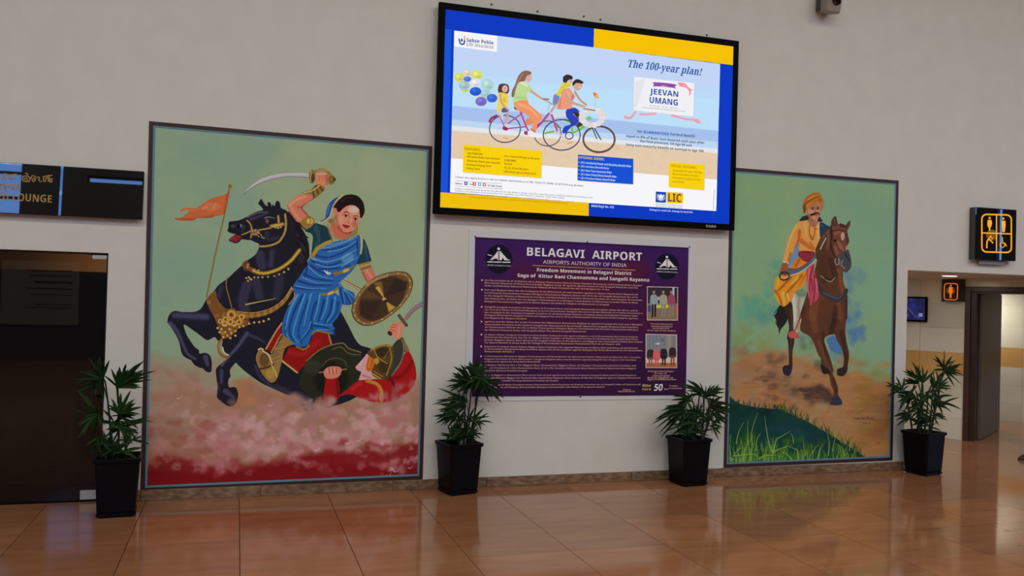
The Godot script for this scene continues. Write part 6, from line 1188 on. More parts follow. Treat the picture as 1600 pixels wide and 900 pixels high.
const PALM_FANS := [
	[[-132,1132,80,-244,1313,82,-311,1198,102,-348,1131,123,-303,1108,69,-217,971,49,-76,1295,140,-172,1259,124],[-140,1105,9,-128,1246,36,-265,1151,42,-312,1029,80,-243,1019,-2,-126,933,19,-165,1245,-13,-133,1185,-37],[-163,1136,17,-169,1321,15,-259,1099,107,-358,1116,-25,-267,1019,50,-195,1010,-20,-165,1236,85,-187,1214,71],[-165,1153,3,-163,1280,66,-284,1134,-44,-345,1090,22,-271,1197,-3,-181,986,85,-155,1277,-3,-174,1225,-37],[-21,1059,0,111,1244,7,-17,1230,-16,179,1196,68,278,1197,54,246,1120,26,170,1056,43,-74,1217,47,46,1242,59],[1,1073,-80,32,1253,-20,75,1194,-125,114,1188,10,129,1253,-80,172,1278,-41,125,1137,-119,-28,1176,-124,-21,1228,-40],[-40,1044,-50,-20,1206,-45,11,1124,-88,166,1160,27,151,1073,13,129,1035,-35,101,1152,1,-38,1189,-63,37,1131,-81],[-34,1055,-43,91,1184,-59,-5,1178,10,100,1224,-35,223,1148,-20,185,1200,-79,104,1084,-89,-132,1158,17,57,1212,13],[-2,841,60,84,1040,52,14,1022,100,119,963,58,182,905,115,-65,972,64,165,829,31,-86,898,133],[4,815,-12,122,927,17,-55,947,52,142,889,7,122,794,60,-41,889,24,136,827,57,-78,811,-5],[-3,837,34,77,1018,7,-56,926,48,102,856,122,107,867,42,-90,922,59,111,877,105,-56,898,40],[14,808,39,10,969,60,-36,895,20,106,936,75,75,903,53,18,945,41,153,711,46,-42,860,11],[-25,735,-20,175,772,11,259,755,-58,148,613,23,143,676,43,74,638,58,-209,776,-7,-103,636,-54,-91,712,56],[-5,693,-96,137,674,-121,224,791,-101,100,563,-83,56,596,-78,117,644,-78,-119,692,-63,-47,622,-142,-58,659,-74],[-7,691,-133,146,650,-110,193,735,-177,61,557,-179,137,640,-122,81,611,-160,-136,616,-109,-80,671,-73,-24,651,-99],[-49,760,-46,84,812,-17,135,657,-70,37,679,-42,68,737,-89,25,673,9,-138,872,-4,-82,706,29,-120,765,19],[-82,602,100,-177,606,178,-136,481,68,-35,652,52,-109,704,78,-26,579,108,-162,670,146],[-98,586,6,-172,516,-37,-100,481,51,-60,640,72,-130,637,-10,-52,596,-27,-123,652,-1],[-82,605,47,-149,548,1,-89,480,36,-46,679,121,-112,682,97,-51,564,22,-164,626,96],[-59,574,43,-134,521,90,-111,483,46,-26,632,60,-47,688,111,-9,576,122,-149,610,5],[41,622,-50,46,510,-37,12,578,-28,82,583,13],[60,631,-129,58,573,-62,24,584,-153,87,603,-89],[44,613,-97,54,545,-22,20,574,-111,89,579,-103],[-164,849,100,-287,757,172,-312,1051,133,-217,930,187,-195,705,73,-288,661,182,-239,834,158],[-170,823,10,-279,726,-8,-363,874,26,-177,896,74,-255,755,95,-195,662,-8,-222,795,-19],[-205,815,49,-309,767,103,-250,996,74,-267,828,30,-195,719,80,-257,664,115,-239,767,7],[-149,828,9,-247,844,88,-303,935,55,-170,891,26,-101,749,97,-316,768,69,-196,861,97],[-155,665,120,-225,599,133,-208,511,92,-116,517,144,-87,646,153],[-143,652,104,-216,611,147,-230,600,167,-50,543,115,-107,619,141],[-140,639,41,-203,631,5,-191,506,87,-96,557,54,-86,627,78],[62,486,0,92,525,-12,25,536,73,51,449,-10],[19,477,-113,35,527,-33,-32,494,-157,0,457,-138],[69,433,-116,119,473,-27,49,471,-47,67,411,-95],[-102,502,-27,31,448,46,46,559,1,-57,605,-75,-134,620,-58,-225,526,-86,-213,455,-76],[-52,536,-10,41,503,-8,102,583,-54,6,606,-39,-76,611,-41,-166,583,19,-147,504,-57],[-52,520,16,86,479,-15,42,530,17,15,622,-32,-93,631,35,-204,565,-27,-179,484,35],[105,617,37,240,572,-3,212,649,27,154,678,96,36,724,17,9,649,61,-20,549,108],[-52,584,-54,34,547,-39,58,615,-65,-9,680,-57,-78,671,3,-170,600,7,-140,535,-76],[43,536,111,169,474,150,199,562,97,95,599,114,-4,617,168,-98,592,55,-52,507,113],[-32,547,90,90,497,84,84,592,134,3,654,91,-80,672,137,-137,568,91,-122,496,144]],
	[[149,1143,40,52,1277,70,206,1281,7,263,1216,117,259,1098,95,162,1005,69,28,1225,37,103,1261,72,248,1259,45],[108,1175,23,7,1232,62,142,1288,88,173,1264,-16,196,1151,-18,161,1101,80,-9,1212,6,66,1248,-16,163,1279,89],[118,1109,-34,56,1196,40,111,1229,-8,218,1104,55,222,1109,-3,126,995,-6,14,1151,-72,93,1193,-54,221,1196,-66],[145,1175,-36,45,1219,-24,144,1264,46,232,1265,-55,230,1129,-42,157,1066,-3,90,1246,-74,83,1246,-1,214,1260,-73],[111,1056,0,-19,1241,34,-73,1211,-35,-102,1158,22,-81,1111,46,-157,1077,37,-145,1013,-28,12,924,0,-60,967,82],[79,1034,-59,22,1174,-92,-37,1137,12,-35,1159,-34,-84,1085,-103,-119,1002,1,-104,1061,-107,-3,951,-93,-44,981,-66],[94,1050,-39,-51,1208,-22,-106,1125,40,-38,1212,37,-37,1143,-29,-117,966,0,-89,1143,34,35,907,51,31,944,51],[174,1038,-27,12,1092,56,77,1204,30,69,1174,46,55,1028,-70,-1,954,-73,-7,1029,28,167,931,-39,13,971,29],[232,1045,60,414,909,114,388,867,105,314,948,86,365,970,58,297,1142,35,164,938,131,281,1079,67],[264,1079,9,419,1069,62,449,953,-24,334,1019,30,370,1066,83,313,1118,27,258,975,-29,283,1098,91],[194,1046,-5,301,858,-29,377,929,4,286,989,63,284,1016,76,185,1161,69,111,971,41,243,1068,-27],[259,1023,-4,358,892,58,304,898,53,336,977,-37,374,989,-8,267,1124,-2,178,979,42,286,1066,36],[18,881,50,-89,960,95,-126,919,13,-136,954,105,-260,891,50,-304,858,104,-231,794,118,-133,813,17,-14,921,2],[77,824,-59,-4,880,-106,-48,787,-35,9,905,-44,-73,949,-53,-227,838,-84,-111,802,-53,-26,743,-29,28,860,-20],[73,868,-3,64,935,-47,7,942,-32,-32,899,-4,-87,958,-35,-190,730,7,-133,756,78,-69,811,-16,35,896,-20],[1,904,10,-36,996,-24,-152,921,80,-111,969,-7,-232,1007,17,-163,831,48,-142,878,32,-88,922,-21,-46,915,14],[-43,773,100,-251,802,172,-256,706,59,-209,656,78,-227,747,181,-128,634,53,-121,707,86],[-45,812,57,-208,853,92,-226,794,12,-197,749,37,-167,785,129,-91,723,119,-149,790,102],[-34,766,28,-213,806,15,-161,775,5,-180,773,50,-176,816,46,-182,681,110,-59,707,18],[-57,736,-2,-158,692,-7,-269,736,12,-257,672,71,-174,645,57,-166,690,-30,-115,689,3],[117,702,80,202,825,142,272,742,121,183,626,125,155,773,121,55,782,50,27,649,38,185,669,85],[185,674,-17,269,771,72,320,672,69,239,574,-56,187,751,-34,119,718,21,145,584,-26,224,630,29],[137,676,-24,240,721,-73,285,625,-65,199,603,-33,197,691,-54,54,731,49,68,662,-19,183,691,45],[80,698,42,110,831,128,196,761,35,179,672,13,146,737,12,28,764,98,2,641,82,104,681,108],[-4,609,100,-137,580,100,-125,537,158,-74,548,116,-125,630,113,-52,683,150],[-6,577,40,-144,603,122,-95,525,129,-68,539,88,-132,565,95,-37,635,103],[74,565,-11,-26,492,61,6,518,15,32,531,70,-23,630,44,68,614,-44],[-9,598,25,-81,558,23,-60,479,6,-49,537,10,-92,605,-18,6,650,-4],[115,574,100,169,535,188,174,569,74,213,564,152,177,617,118],[104,575,36,159,550,44,153,575,14,206,614,-4,139,610,123],[87,536,74,172,518,47,139,525,41,136,507,159,91,585,111],[173,1113,80,261,1178,66,108,966,86,256,1039,157,55,1113,78,259,960,37],[158,1099,-16,242,1122,-32,179,991,-38,200,1006,-49,82,1112,-62,126,946,-29],[236,1109,-5,318,1151,7,249,964,7,322,1048,41,157,1166,34,328,1055,-19],[158,1115,43,237,1120,47,20,1041,101,197,1007,36,83,1161,119,216,1019,60],[-24,708,100,-123,596,106,60,651,170,-109,815,163,10,812,155],[-49,711,80,-126,670,85,41,710,158,-132,778,55,-3,764,92],[-3,716,67,-125,641,156,85,683,27,-58,750,52,33,768,107],[-45,527,16,63,477,-26,107,571,-41,31,617,1,-93,657,0,-181,548,-39,-134,500,32],[89,506,-74,176,449,-111,222,565,-2,150,621,-35,46,614,-93,-55,552,-103,-59,465,-69],[-71,538,-23,48,503,44,85,578,44,-11,650,-43,-104,645,-76,-201,579,23,-158,488,37],[0,574,12,105,542,-46,127,624,52,57,645,39,-67,675,35,-98,598,15,-138,529,24],[48,583,101,136,557,134,142,604,108,92,701,55,9,695,176,-35,622,138,-87,523,68],[-1,596,-3,78,558,48,113,624,28,44,718,-15,-51,683,53,-139,623,51,-122,547,-40],[45,534,32,138,471,58,171,573,7,97,641,54,11,611,50,-94,601,21,-71,497,-13]],
	[[188,933,0,50,1036,25,226,1044,39,326,1021,35,408,990,13,396,948,22,178,986,-36],[203,915,-36,85,968,-67,227,1021,-69,317,1030,-28,440,876,-83,392,997,-41,186,962,-71],[287,912,-80,113,927,-15,331,975,-111,304,1029,-15,390,1032,-74,441,946,-55,225,952,-57],[224,886,-88,51,930,-57,269,959,-129,302,974,-90,418,813,-111,406,917,-127,153,939,-11],[132,945,40,-162,1050,51,-156,1015,86,-39,1028,85,-61,976,14],[156,945,10,-111,869,-27,41,1066,-28,98,1063,17,6,1044,19],[174,923,9,-82,1094,56,-70,1080,71,23,987,67,82,957,-32],[-20,871,60,-246,879,48,-167,922,125,-12,946,41,22,926,55,-196,822,125],[-38,883,20,-200,782,15,-97,899,-20,-9,924,10,-10,915,41,-130,814,15],[-18,907,46,-276,928,136,-105,973,87,-52,982,135,-33,960,105,-121,856,122],[-10,827,-51,-189,751,-60,-167,847,23,-37,891,37,7,884,0,-111,727,17],[-92,776,80,-420,786,153,-360,805,117,-341,690,35,-514,647,151,-447,586,89,-246,605,58,-171,565,59],[-112,750,60,-278,837,111,-283,700,35,-296,791,76,-406,683,40,-352,480,28,-161,546,134,-269,629,143],[-69,805,21,-339,823,95,-280,710,44,-278,807,12,-304,661,34,-402,668,-5,-224,675,86,-221,670,65],[-40,738,-22,-222,754,-13,-190,706,-31,-250,765,-12,-281,618,8,-370,525,14,-283,709,-4,29,591,-56],[228,807,20,392,854,73,357,873,-11,250,897,60,512,760,15,520,720,37,274,842,76],[230,827,-23,387,771,-33,266,890,-26,238,892,41,382,673,-25,338,724,33,328,811,-59],[271,776,-36,380,751,-12,371,832,-29,300,853,-70,448,784,24,490,733,9,345,787,-22],[254,840,-13,347,906,10,268,931,53,231,904,7,389,910,18,530,795,17,313,841,-10],[254,741,60,395,649,129,397,613,96,291,638,138,498,750,45,372,706,26],[285,767,40,453,702,40,369,635,30,366,666,11,379,769,125,373,739,-4],[266,745,-14,392,630,-2,380,619,-22,330,694,33,456,831,-61,314,762,49],[308,720,21,320,588,98,290,610,106,432,671,6,468,814,0,374,673,8],[-1,655,120,-158,525,72,-390,565,167,-113,551,159,61,538,183,-47,572,124,-215,642,198],[3,609,25,-55,412,-12,-278,631,72,-79,572,21,26,488,-3,31,546,-10,-148,562,39],[-8,657,56,-176,553,101,-287,666,10,-153,602,108,116,538,19,-94,612,104,-100,544,10],[7,643,46,-107,531,124,-217,505,12,-111,565,100,84,586,88,-66,605,27,-91,571,70],[186,620,100,327,517,88,271,551,161,259,574,86,240,515,67,329,595,134],[242,635,52,307,609,98,341,638,90,305,602,7,295,551,4,374,694,47],[233,637,59,265,545,66,342,567,54,241,609,105,319,591,18,359,682,74],[237,578,68,323,445,61,333,576,94,282,532,60,284,527,84,301,612,142],[60,737,120,-101,699,129,161,619,88,-46,842,163,188,722,120,44,852,142,-116,769,125],[61,709,47,-41,746,77,102,639,98,-4,755,15,180,683,3,12,789,71,-107,672,111],[57,767,92,-54,773,61,149,709,137,-23,848,181,155,781,75,100,845,120,-103,779,108],[113,750,19,-25,655,97,174,674,0,6,796,20,180,691,15,126,855,43,-18,725,69],[-24,764,100,-179,732,157,-139,874,189,85,767,130,9,632,159,-186,661,144],[1,736,66,-60,676,70,-19,844,120,29,706,154,-18,643,69,-107,659,147],[8,725,24,-79,662,83,-33,776,-13,157,720,-24,-4,603,13,-215,713,110],[19,759,16,-72,775,13,-63,819,84,92,768,55,17,629,13,-62,664,41],[152,705,100,228,629,164,104,586,51,258,737,135,124,841,168],[195,705,37,312,626,-3,106,645,26,251,685,95,187,802,13],[143,715,72,198,629,71,77,650,84,243,729,82,148,831,157],[13,615,107,104,581,137,151,654,85,40,707,187,-24,713,143,-96,659,140,-125,546,124],[101,533,41,190,503,92,223,580,111,142,623,94,45,640,120,-44,567,96,14,509,-7],[-7,615,9,99,586,-30,143,651,84,40,704,59,-47,701,55,-139,677,82,-153,579,-47],[-82,535,119,15,471,121,82,560,92,-46,638,159,-149,636,173,-181,551,72,-171,501,142],[97,561,-46,202,497,-2,233,613,-41,134,664,-10,72,663,-94,-4,603,-26,-43,528,-51],[-62,614,52,22,571,60,57,658,35,-2,686,102,-104,745,94,-158,647,57,-141,567,26],[-93,586,110,7,545,185,63,633,102,-41,651,87,-146,699,115,-238,643,130,-229,527,144]],
	[[268,1196,0,200,1429,70,357,1359,36,521,1266,33,496,1129,83,450,1059,28,138,1360,-4,98,1188,9],[377,1152,-103,387,1324,-146,544,1275,-125,493,1171,-36,645,1006,-113,631,1106,-145,386,1275,-134,301,1088,-146],[348,1218,-96,187,1343,-38,340,1320,-8,491,1301,-42,610,1154,-71,484,1167,-29,162,1324,-65,252,1235,-115],[354,1158,-63,206,1342,-39,397,1240,-3,619,1257,-78,507,1231,-12,512,986,-83,309,1260,-81,181,1095,12],[-84,1047,60,-279,1297,94,-236,1221,94,-167,1262,137,-11,1201,56,57,1186,88,-364,1139,123,-328,1148,37,-240,1273,108],[-115,1056,28,-200,1202,-13,-261,1178,81,-216,1183,-16,-151,1150,106,47,1158,-12,-240,1157,44,-311,1202,32,-342,1184,14],[-51,1025,-46,-265,1109,-2,-105,1144,-59,11,1134,-63,-17,1169,-52,-63,1198,0,-296,1016,-9,-297,1077,-26,-43,1255,-49],[-72,1052,-17,-212,1169,-37,-50,1218,-49,-96,1183,-51,2,1129,12,50,1140,-62,-244,1162,2,-295,1054,4,-299,1196,51],[-403,983,80,-459,1124,55,-695,1023,160,-526,1036,101,-645,894,167,-601,960,165,-306,1063,39],[-307,997,1,-327,1118,42,-449,1045,11,-447,1022,58,-394,877,22,-412,952,0,-261,1032,12],[-383,941,-4,-455,1016,-36,-612,1062,71,-458,985,10,-487,888,-46,-441,922,-21,-357,993,58],[-343,964,41,-316,1053,-6,-524,963,89,-462,984,100,-596,971,125,-506,977,86,-226,1012,8],[136,973,20,236,1128,15,292,1063,56,378,971,15,208,920,92,237,1116,-22,118,1178,-12],[208,977,-82,81,1141,4,253,1137,-39,427,1059,-115,304,949,-78,155,1091,-52,89,1144,-7],[274,999,-71,427,1105,-66,436,988,-56,403,1002,-25,389,939,-56,230,1094,-64,190,1190,-39],[154,984,-50,257,1083,-10,283,1089,-66,283,1084,-9,224,879,-65,108,1093,-52,164,1129,-93],[-298,914,80,-490,945,40,-461,823,80,-466,718,112,-397,828,55,-153,1026,55],[-250,881,-15,-455,909,67,-344,866,-63,-339,754,-11,-393,824,63,-218,962,16],[-182,931,13,-373,933,7,-352,811,78,-426,808,94,-244,840,50,-191,1084,59],[-192,862,6,-386,965,85,-328,780,-6,-317,701,28,-378,862,78,-150,956,-20],[-165,833,120,-348,731,96,-341,889,152,35,895,84,-58,736,164,-236,977,192,-338,711,199],[-174,850,60,-253,696,74,-232,869,20,-21,839,59,-140,761,66,-328,959,134,-292,722,144],[-158,784,72,-340,748,71,-252,825,92,-75,846,129,-165,662,144,-215,869,113,-155,633,89],[-106,864,17,-307,864,75,-262,849,42,-52,895,78,-29,735,23,-196,971,65,-254,797,52],[121,821,40,297,806,80,476,731,73,246,757,90,276,905,33,113,922,23,241,697,30],[209,770,-6,304,735,67,439,877,65,257,670,11,401,786,-23,278,823,-49,349,738,-43],[193,826,-77,329,769,-100,462,686,-64,334,779,-58,325,846,-113,101,900,-45,154,696,-14],[198,848,-68,340,777,-117,430,890,-19,286,804,-4,174,948,18,159,932,-40,216,748,4],[-288,663,100,-517,647,137,-510,572,138,-421,703,131,-234,745,83,-400,606,157],[-287,679,51,-465,664,51,-449,625,64,-294,738,4,-299,734,136,-335,604,93],[-165,645,-16,-317,687,-14,-270,548,-41,-312,656,42,-103,677,-23,-173,576,-24],[-228,689,4,-356,737,23,-435,661,4,-368,679,54,-251,783,55,-249,633,-34],[64,669,60,112,629,144,88,553,149,283,645,33,-56,747,118],[147,668,-16,251,671,-19,244,545,-62,283,686,-15,43,756,67],[197,658,-12,333,599,-57,302,606,43,290,676,17,146,714,29],[-162,698,120,-245,561,102,-40,558,106,-175,801,132,12,657,93],[-67,725,55,-218,629,82,16,666,136,-176,807,92,61,684,27],[-133,660,105,-299,569,184,31,615,73,-143,749,81,-47,657,160],[-44,915,100,51,872,178,-139,895,67,54,1047,60,105,757,81,-226,800,119],[56,941,20,206,947,48,-52,885,39,79,1033,94,280,820,-27,-112,865,108],[-63,928,46,48,966,104,-134,918,23,-114,1038,82,-112,817,117,-142,871,0],[-75,867,61,81,895,50,-240,915,136,-7,975,76,81,736,37,-125,703,65],[-208,763,100,-397,686,128,-64,677,105,-303,906,154,-139,838,159],[-210,732,54,-403,690,122,-141,678,135,-302,867,128,-218,817,130],[-99,720,23,-226,626,21,-16,656,29,-100,796,-13,76,720,-4],[-29,580,-51,97,499,-71,85,631,-29,23,676,-73,-82,671,7,-124,617,9,-125,541,-2],[-46,586,51,71,524,59,119,603,27,26,700,87,-82,695,-5,-180,614,83,-151,542,82],[-8,589,-72,76,543,-61,91,620,0,33,654,-31,-29,660,-92,-110,621,-86,-121,560,-21],[-41,569,-37,50,513,-93,97,605,-38,18,649,16,-74,659,-1,-188,628,-73,-161,543,-22],[15,538,76,135,502,130,109,574,35,68,603,124,-18,615,92,-69,570,74,-106,473,154],[-5,615,-3,125,557,0,138,637,64,52,702,-20,-63,708,-31,-94,630,53,-85,571,-61],[32,570,-45,116,530,-47,185,611,-52,121,682,-16,9,643,-52,-74,612,-67,-93,497,-11]],
]


var mats := {}
var taken := {}

# ---------------------------------------------------------------- helpers
class Painter:
	var im: Image
	var k := 0.4
	var kept: Array = []
	var fonts := {}

	func _init(w_mm: float, h_mm: float, per_mm: float) -> void:
		k = per_mm
		im = Image.create(int(w_mm * k), int(h_mm * k), false, Image.FORMAT_RGBA8)
		im.fill(Color.WHITE)

	func hue(c: Array) -> Color:
		return Color8(c[0], c[1], c[2])

	func points(flat: Array, smooth: bool, closed: bool) -> PackedVector2Array:
		var p := PackedVector2Array()
		var n: int = flat.size() / 2
		for i in n:
			p.append(Vector2(flat[i * 2], flat[i * 2 + 1]) * k)
		if not smooth or n < 3:
			return p
		var q := PackedVector2Array()
		var last: int = n if closed else n - 1
		for i in last:
			var a := p[(i - 1 + n) % n] if closed else p[maxi(i - 1, 0)]
			var b := p[i]
			var c := p[(i + 1) % n]
			var d := p[(i + 2) % n] if closed else p[mini(i + 2, n - 1)]
			for s in 4:
				q.append(b.cubic_interpolate(c, a, d, s / 4.0))
		if not closed:
			q.append(p[n - 1])
		return q

	func rows(on: Image, pts: PackedVector2Array, c: Color, shift: Vector2) -> void:
		var n := pts.size()
		if n < 3:
			return
		var lo := INF
		var hi := -INF
		for p in pts:
			lo = minf(lo, p.y)
			hi = maxf(hi, p.y)
		var y0 := maxi(0, int(floor(lo - shift.y)))
		var y1 := mini(on.get_height() - 1, int(ceil(hi - shift.y)))
		var wide := on.get_width()
		for y in range(y0, y1 + 1):
			var yy := y + 0.5 + shift.y
			var xs := PackedFloat32Array()
			for i in n:
				var a := pts[i]
				var b := pts[(i + 1) % n]
				if (a.y <= yy) != (b.y <= yy):
					xs.append(a.x + (yy - a.y) / (b.y - a.y) * (b.x - a.x) - shift.x)
			xs.sort()
			for i in range(0, xs.size() - 1, 2):
				var x0 := clampi(int(round(xs[i])), 0, wide)
				var x1 := clampi(int(round(xs[i + 1])), 0, wide)
				if x1 > x0:
					on.fill_rect(Rect2i(x0, y, x1 - x0, 1), c)

	func lay(shapes: Array, c: Color, a: float, soft: float) -> void:
		var lo := Vector2(INF, INF)
		var hi := Vector2(-INF, -INF)
		for s in shapes:
			for p in s:
				lo = lo.min(p)
				hi = hi.max(p)
		var pad := soft * 1.6 + 2.0
		lo = (lo - Vector2(pad, pad)).floor().max(Vector2(-pad, -pad).floor() - Vector2(60, 60))
		hi = (hi + Vector2(pad, pad)).ceil().min(Vector2(im.get_size()) + Vector2(pad, pad).ceil() + Vector2(60, 60))
		var size := Vector2i(hi - lo)
		if size.x < 1 or size.y < 1 or a <= 0.0:
			return
		var layer := Image.create(size.x, size.y, false, Image.FORMAT_RGBA8)
		layer.fill(Color(c, 0.0))
		for s in shapes:
			rows(layer, s, Color(c, a), lo)
		if soft > 1.0:
			var times := maxf(1.0, soft * 0.7)
			layer.resize(maxi(3, int(size.x / times)), maxi(3, int(size.y / times)), Image.INTERPOLATE_LANCZOS)
			layer.resize(size.x, size.y, Image.INTERPOLATE_CUBIC)
		im.blend_rect(layer, Rect2i(Vector2i.ZERO, size), Vector2i(lo))

	func stroke(p: PackedVector2Array, w0: float, w1: float) -> Array:
		var shapes := []
		var n := p.size()
		for i in n:
			var r := maxf(0.6, lerpf(w0, w1, float(i) / maxi(1, n - 1)) * 0.5)
			if i % 2 == 0 or i == n - 1:
				var disc := PackedVector2Array()
				for j in 8:
					disc.append(p[i] + Vector2.from_angle(j * TAU / 8.0) * r)
				shapes.append(disc)
			if i < n - 1:
				var r2 := maxf(0.6, lerpf(w0, w1, float(i + 1) / maxi(1, n - 1)) * 0.5)
				var side := (p[i + 1] - p[i]).normalized().orthogonal()
				shapes.append(PackedVector2Array([p[i] + side * r, p[i + 1] + side * r2, p[i + 1] - side * r2, p[i] - side * r]))
		return shapes

	func font(kind: String) -> Font:
		if not fonts.has(kind):
			var f := SystemFont.new()
			f.font_names = PackedStringArray(["Droid Serif" if kind == "s" else "Droid Sans"])
			f.font_weight = 400 if kind == "r" else 700
			fonts[kind] = f
		return fonts[kind]

	func lettering(t: String, box: Array, c: Color, kind: String, slant: float) -> void:
		var x0: float = box[0] * k
		var y0: float = box[1] * k
		var wide: float = maxf(2.0, (box[2] - box[0]) * k)
		var tall: float = maxf(1.0, (box[3] - box[1]) * k)
		var size := clampi(int(tall / 0.71 * 2.0), 14, 160)
		var line := TextLine.new()
		line.add_string(t, font(kind), size)
		var ts := TextServerManager.get_primary_interface()
		var up := int(line.get_line_ascent()) + 2
		var w := int(line.get_size().x) + size
		var h := int(line.get_size().y) + 6
		var sheet := Image.create(w, h, false, Image.FORMAT_RGBA8)
		sheet.fill(Color(1, 1, 1, 0))
		var pen := 4.0
		for g in ts.shaped_text_get_glyphs(line.get_rid()):
			var fs := Vector2i(g.font_size, 0)
			var rid: RID = g.font_rid
			if g.index > 0 and rid.is_valid():
				ts.font_render_glyph(rid, fs, g.index)
				var page := ts.font_get_glyph_texture_idx(rid, fs, g.index)
				if page >= 0:
					var where := ts.font_get_glyph_uv_rect(rid, fs, g.index)
					var off := ts.font_get_glyph_offset(rid, fs, g.index)
					var glyph := ts.font_get_texture_image(rid, fs, page).get_region(Rect2i(where))
					glyph.convert(Image.FORMAT_RGBA8)
					sheet.blend_rect(glyph, Rect2i(Vector2i.ZERO, glyph.get_size()), Vector2i(int(pen + off.x), int(up + off.y)))
			pen += g.advance
		var bytes := sheet.get_data()
		var r := c.r8
		var gg := c.g8
		var b := c.b8
		for i in range(0, bytes.size(), 4):
			bytes[i] = r
			bytes[i + 1] = gg
			bytes[i + 2] = b
		sheet = Image.create_from_data(w, h, false, Image.FORMAT_RGBA8, bytes)
		var used := sheet.get_used_rect()
		sheet = sheet.get_region(Rect2i(used.position.x, 0, used.size.x, h))
		var sy := tall / (size * 0.714)
		if slant != 0.0:
			var lean := Image.create(sheet.get_width() + int(h * slant) + 2, h, false, Image.FORMAT_RGBA8)
			lean.fill(Color(c, 0.0))
			for y in h:
				lean.blit_rect(sheet, Rect2i(0, y, sheet.get_width(), 1), Vector2i(int((h - y) * slant), y))
			sheet = lean
		sheet.resize(maxi(2, int(wide)), maxi(2, int(h * sy)), Image.INTERPOLATE_BILINEAR if sy > 0.4 else Image.INTERPOLATE_LANCZOS)
		im.blend_rect(sheet, Rect2i(Vector2i.ZERO, sheet.get_size()), Vector2i(int(x0), int(y0 + tall - up * sy)))

	func work(ops: Array) -> void:
		for o in ops:
			match o[0]:
				"F":
					lay([points(o[5], o[4] == 1, true)], hue(o[1]), o[2], o[3] * k)
				"S":
					lay(stroke(points(o[6], true, false), o[4] * k, o[5] * k), hue(o[1]), o[2], o[3] * k)
				"D":
					var rng := RandomNumberGenerator.new()
					rng.seed = o[8]
					for i in o[1]:
						var at := Vector2(rng.randf_range(o[2][0], o[2][2]), rng.randf_range(o[2][1], o[2][3])) * k
						var r := rng.randf_range(o[3], o[4]) * k
						var ring := PackedVector2Array()
						var turn := rng.randf() * TAU
						for j in 10:
							var q := Vector2.from_angle(j * TAU / 10.0 + turn) * r * rng.randf_range(0.45, 1.25)
							ring.append(at + Vector2(q.x, q.y * o[7]))
						lay([ring], hue(o[5][rng.randi() % o[5].size()]), o[6], r * o[9])
				"H":
					var dice := RandomNumberGenerator.new()
					dice.seed = o[13]
					var path := points(o[2], false, false)
					for i in o[1]:
						var f := dice.randf() * (path.size() - 1)
						var j := mini(int(f), path.size() - 2)
						var foot := path[j].lerp(path[j + 1], f - j) + Vector2(0, dice.randf_range(-o[3], o[3]) * k)
						var far := dice.randf_range(o[4], o[5]) * k
						var lean := Vector2(dice.randf_range(o[6][0], o[6][1]), dice.randf_range(o[7][0], o[7][1])) * far
						var bend := foot + Vector2(lean.x * 0.35, lean.y * 0.58)
						lay(stroke(PackedVector2Array([foot, foot.lerp(bend, 0.6), bend, bend.lerp(foot + lean, 0.5), foot + lean]), o[9] * k, o[10] * k), hue(o[8][i % o[8].size()]), o[11], o[12] * k)
				"C":
					var mask := Image.create(im.get_width(), im.get_height(), false, Image.FORMAT_RGBA8)
					mask.fill(Color(0, 0, 0, 0))
					rows(mask, points(o[2], o[1] == 1, true), Color.WHITE, Vector2.ZERO)
					kept.append([im.duplicate(), mask])
				"E":
					var old: Array = kept.pop_back()
					old[0].blit_rect_mask(im, old[1], Rect2i(Vector2i.ZERO, im.get_size()), Vector2i.ZERO)
					im = old[0]
				"T":
					lettering(o[1], o[2], hue(o[3]), o[4], o[5])

	func texture() -> ImageTexture:
		return ImageTexture.create_from_image(im)


func numbered(called: String) -> String:
	if not taken.has(called):
		taken[called] = 0
		return called
	taken[called] += 1
	return "%s_%03d" % [called, taken[called]]


func tag(o: Node3D, label: String, category := "", group := "", kind := "") -> Node3D:
	if label:
		o.set_meta("label", label)
	if category:
		o.set_meta("category", category)
	if group:
		o.set_meta("group", group)
	if kind:
		o.set_meta("kind", kind)
	return o


func thing(called: String, at: Vector3, label: String, category: String, group := "", turn := 0.0) -> Node3D:
	var o := Node3D.new()
	o.name = numbered(called)
	add_child(o, true)
	o.position = at
	o.rotation.y = turn
	return tag(o, label, category, group)


func part(called: String, m: Mesh, mat: Material, parent: Node, at := Vector3.ZERO) -> MeshInstance3D:
	var o := MeshInstance3D.new()
	o.mesh = m
	o.material_override = mat
	o.name = numbered(called) if parent == self else called
	parent.add_child(o, true)
	o.position = at
	return o


func struct(called: String, m: Mesh, mat: Material, label: String, at := Vector3.ZERO) -> MeshInstance3D:
	var o := part(called, m, mat, self, at)
	tag(o, label, "", "", "structure")
	return o


func lin(r: float, g: float, b: float, a := 1.0) -> Color:
	var c := Color(r, g, b).linear_to_srgb()
	c.a = a
	return c


func plain(key: String, c: Color, rough := 0.5, metal := 0.0) -> StandardMaterial3D:
	if not mats.has(key):
		var m := StandardMaterial3D.new()
		m.albedo_color = c
		m.roughness = rough
		m.metallic = metal
		mats[key] = m
	return mats[key]


func glow(key: String, c: Color, energy: float) -> StandardMaterial3D:
	var m := plain(key, Color(0.02, 0.02, 0.02), 0.4)
	m.emission_enabled = true
	m.emission = c
	m.emission_energy_multiplier = energy
	return m


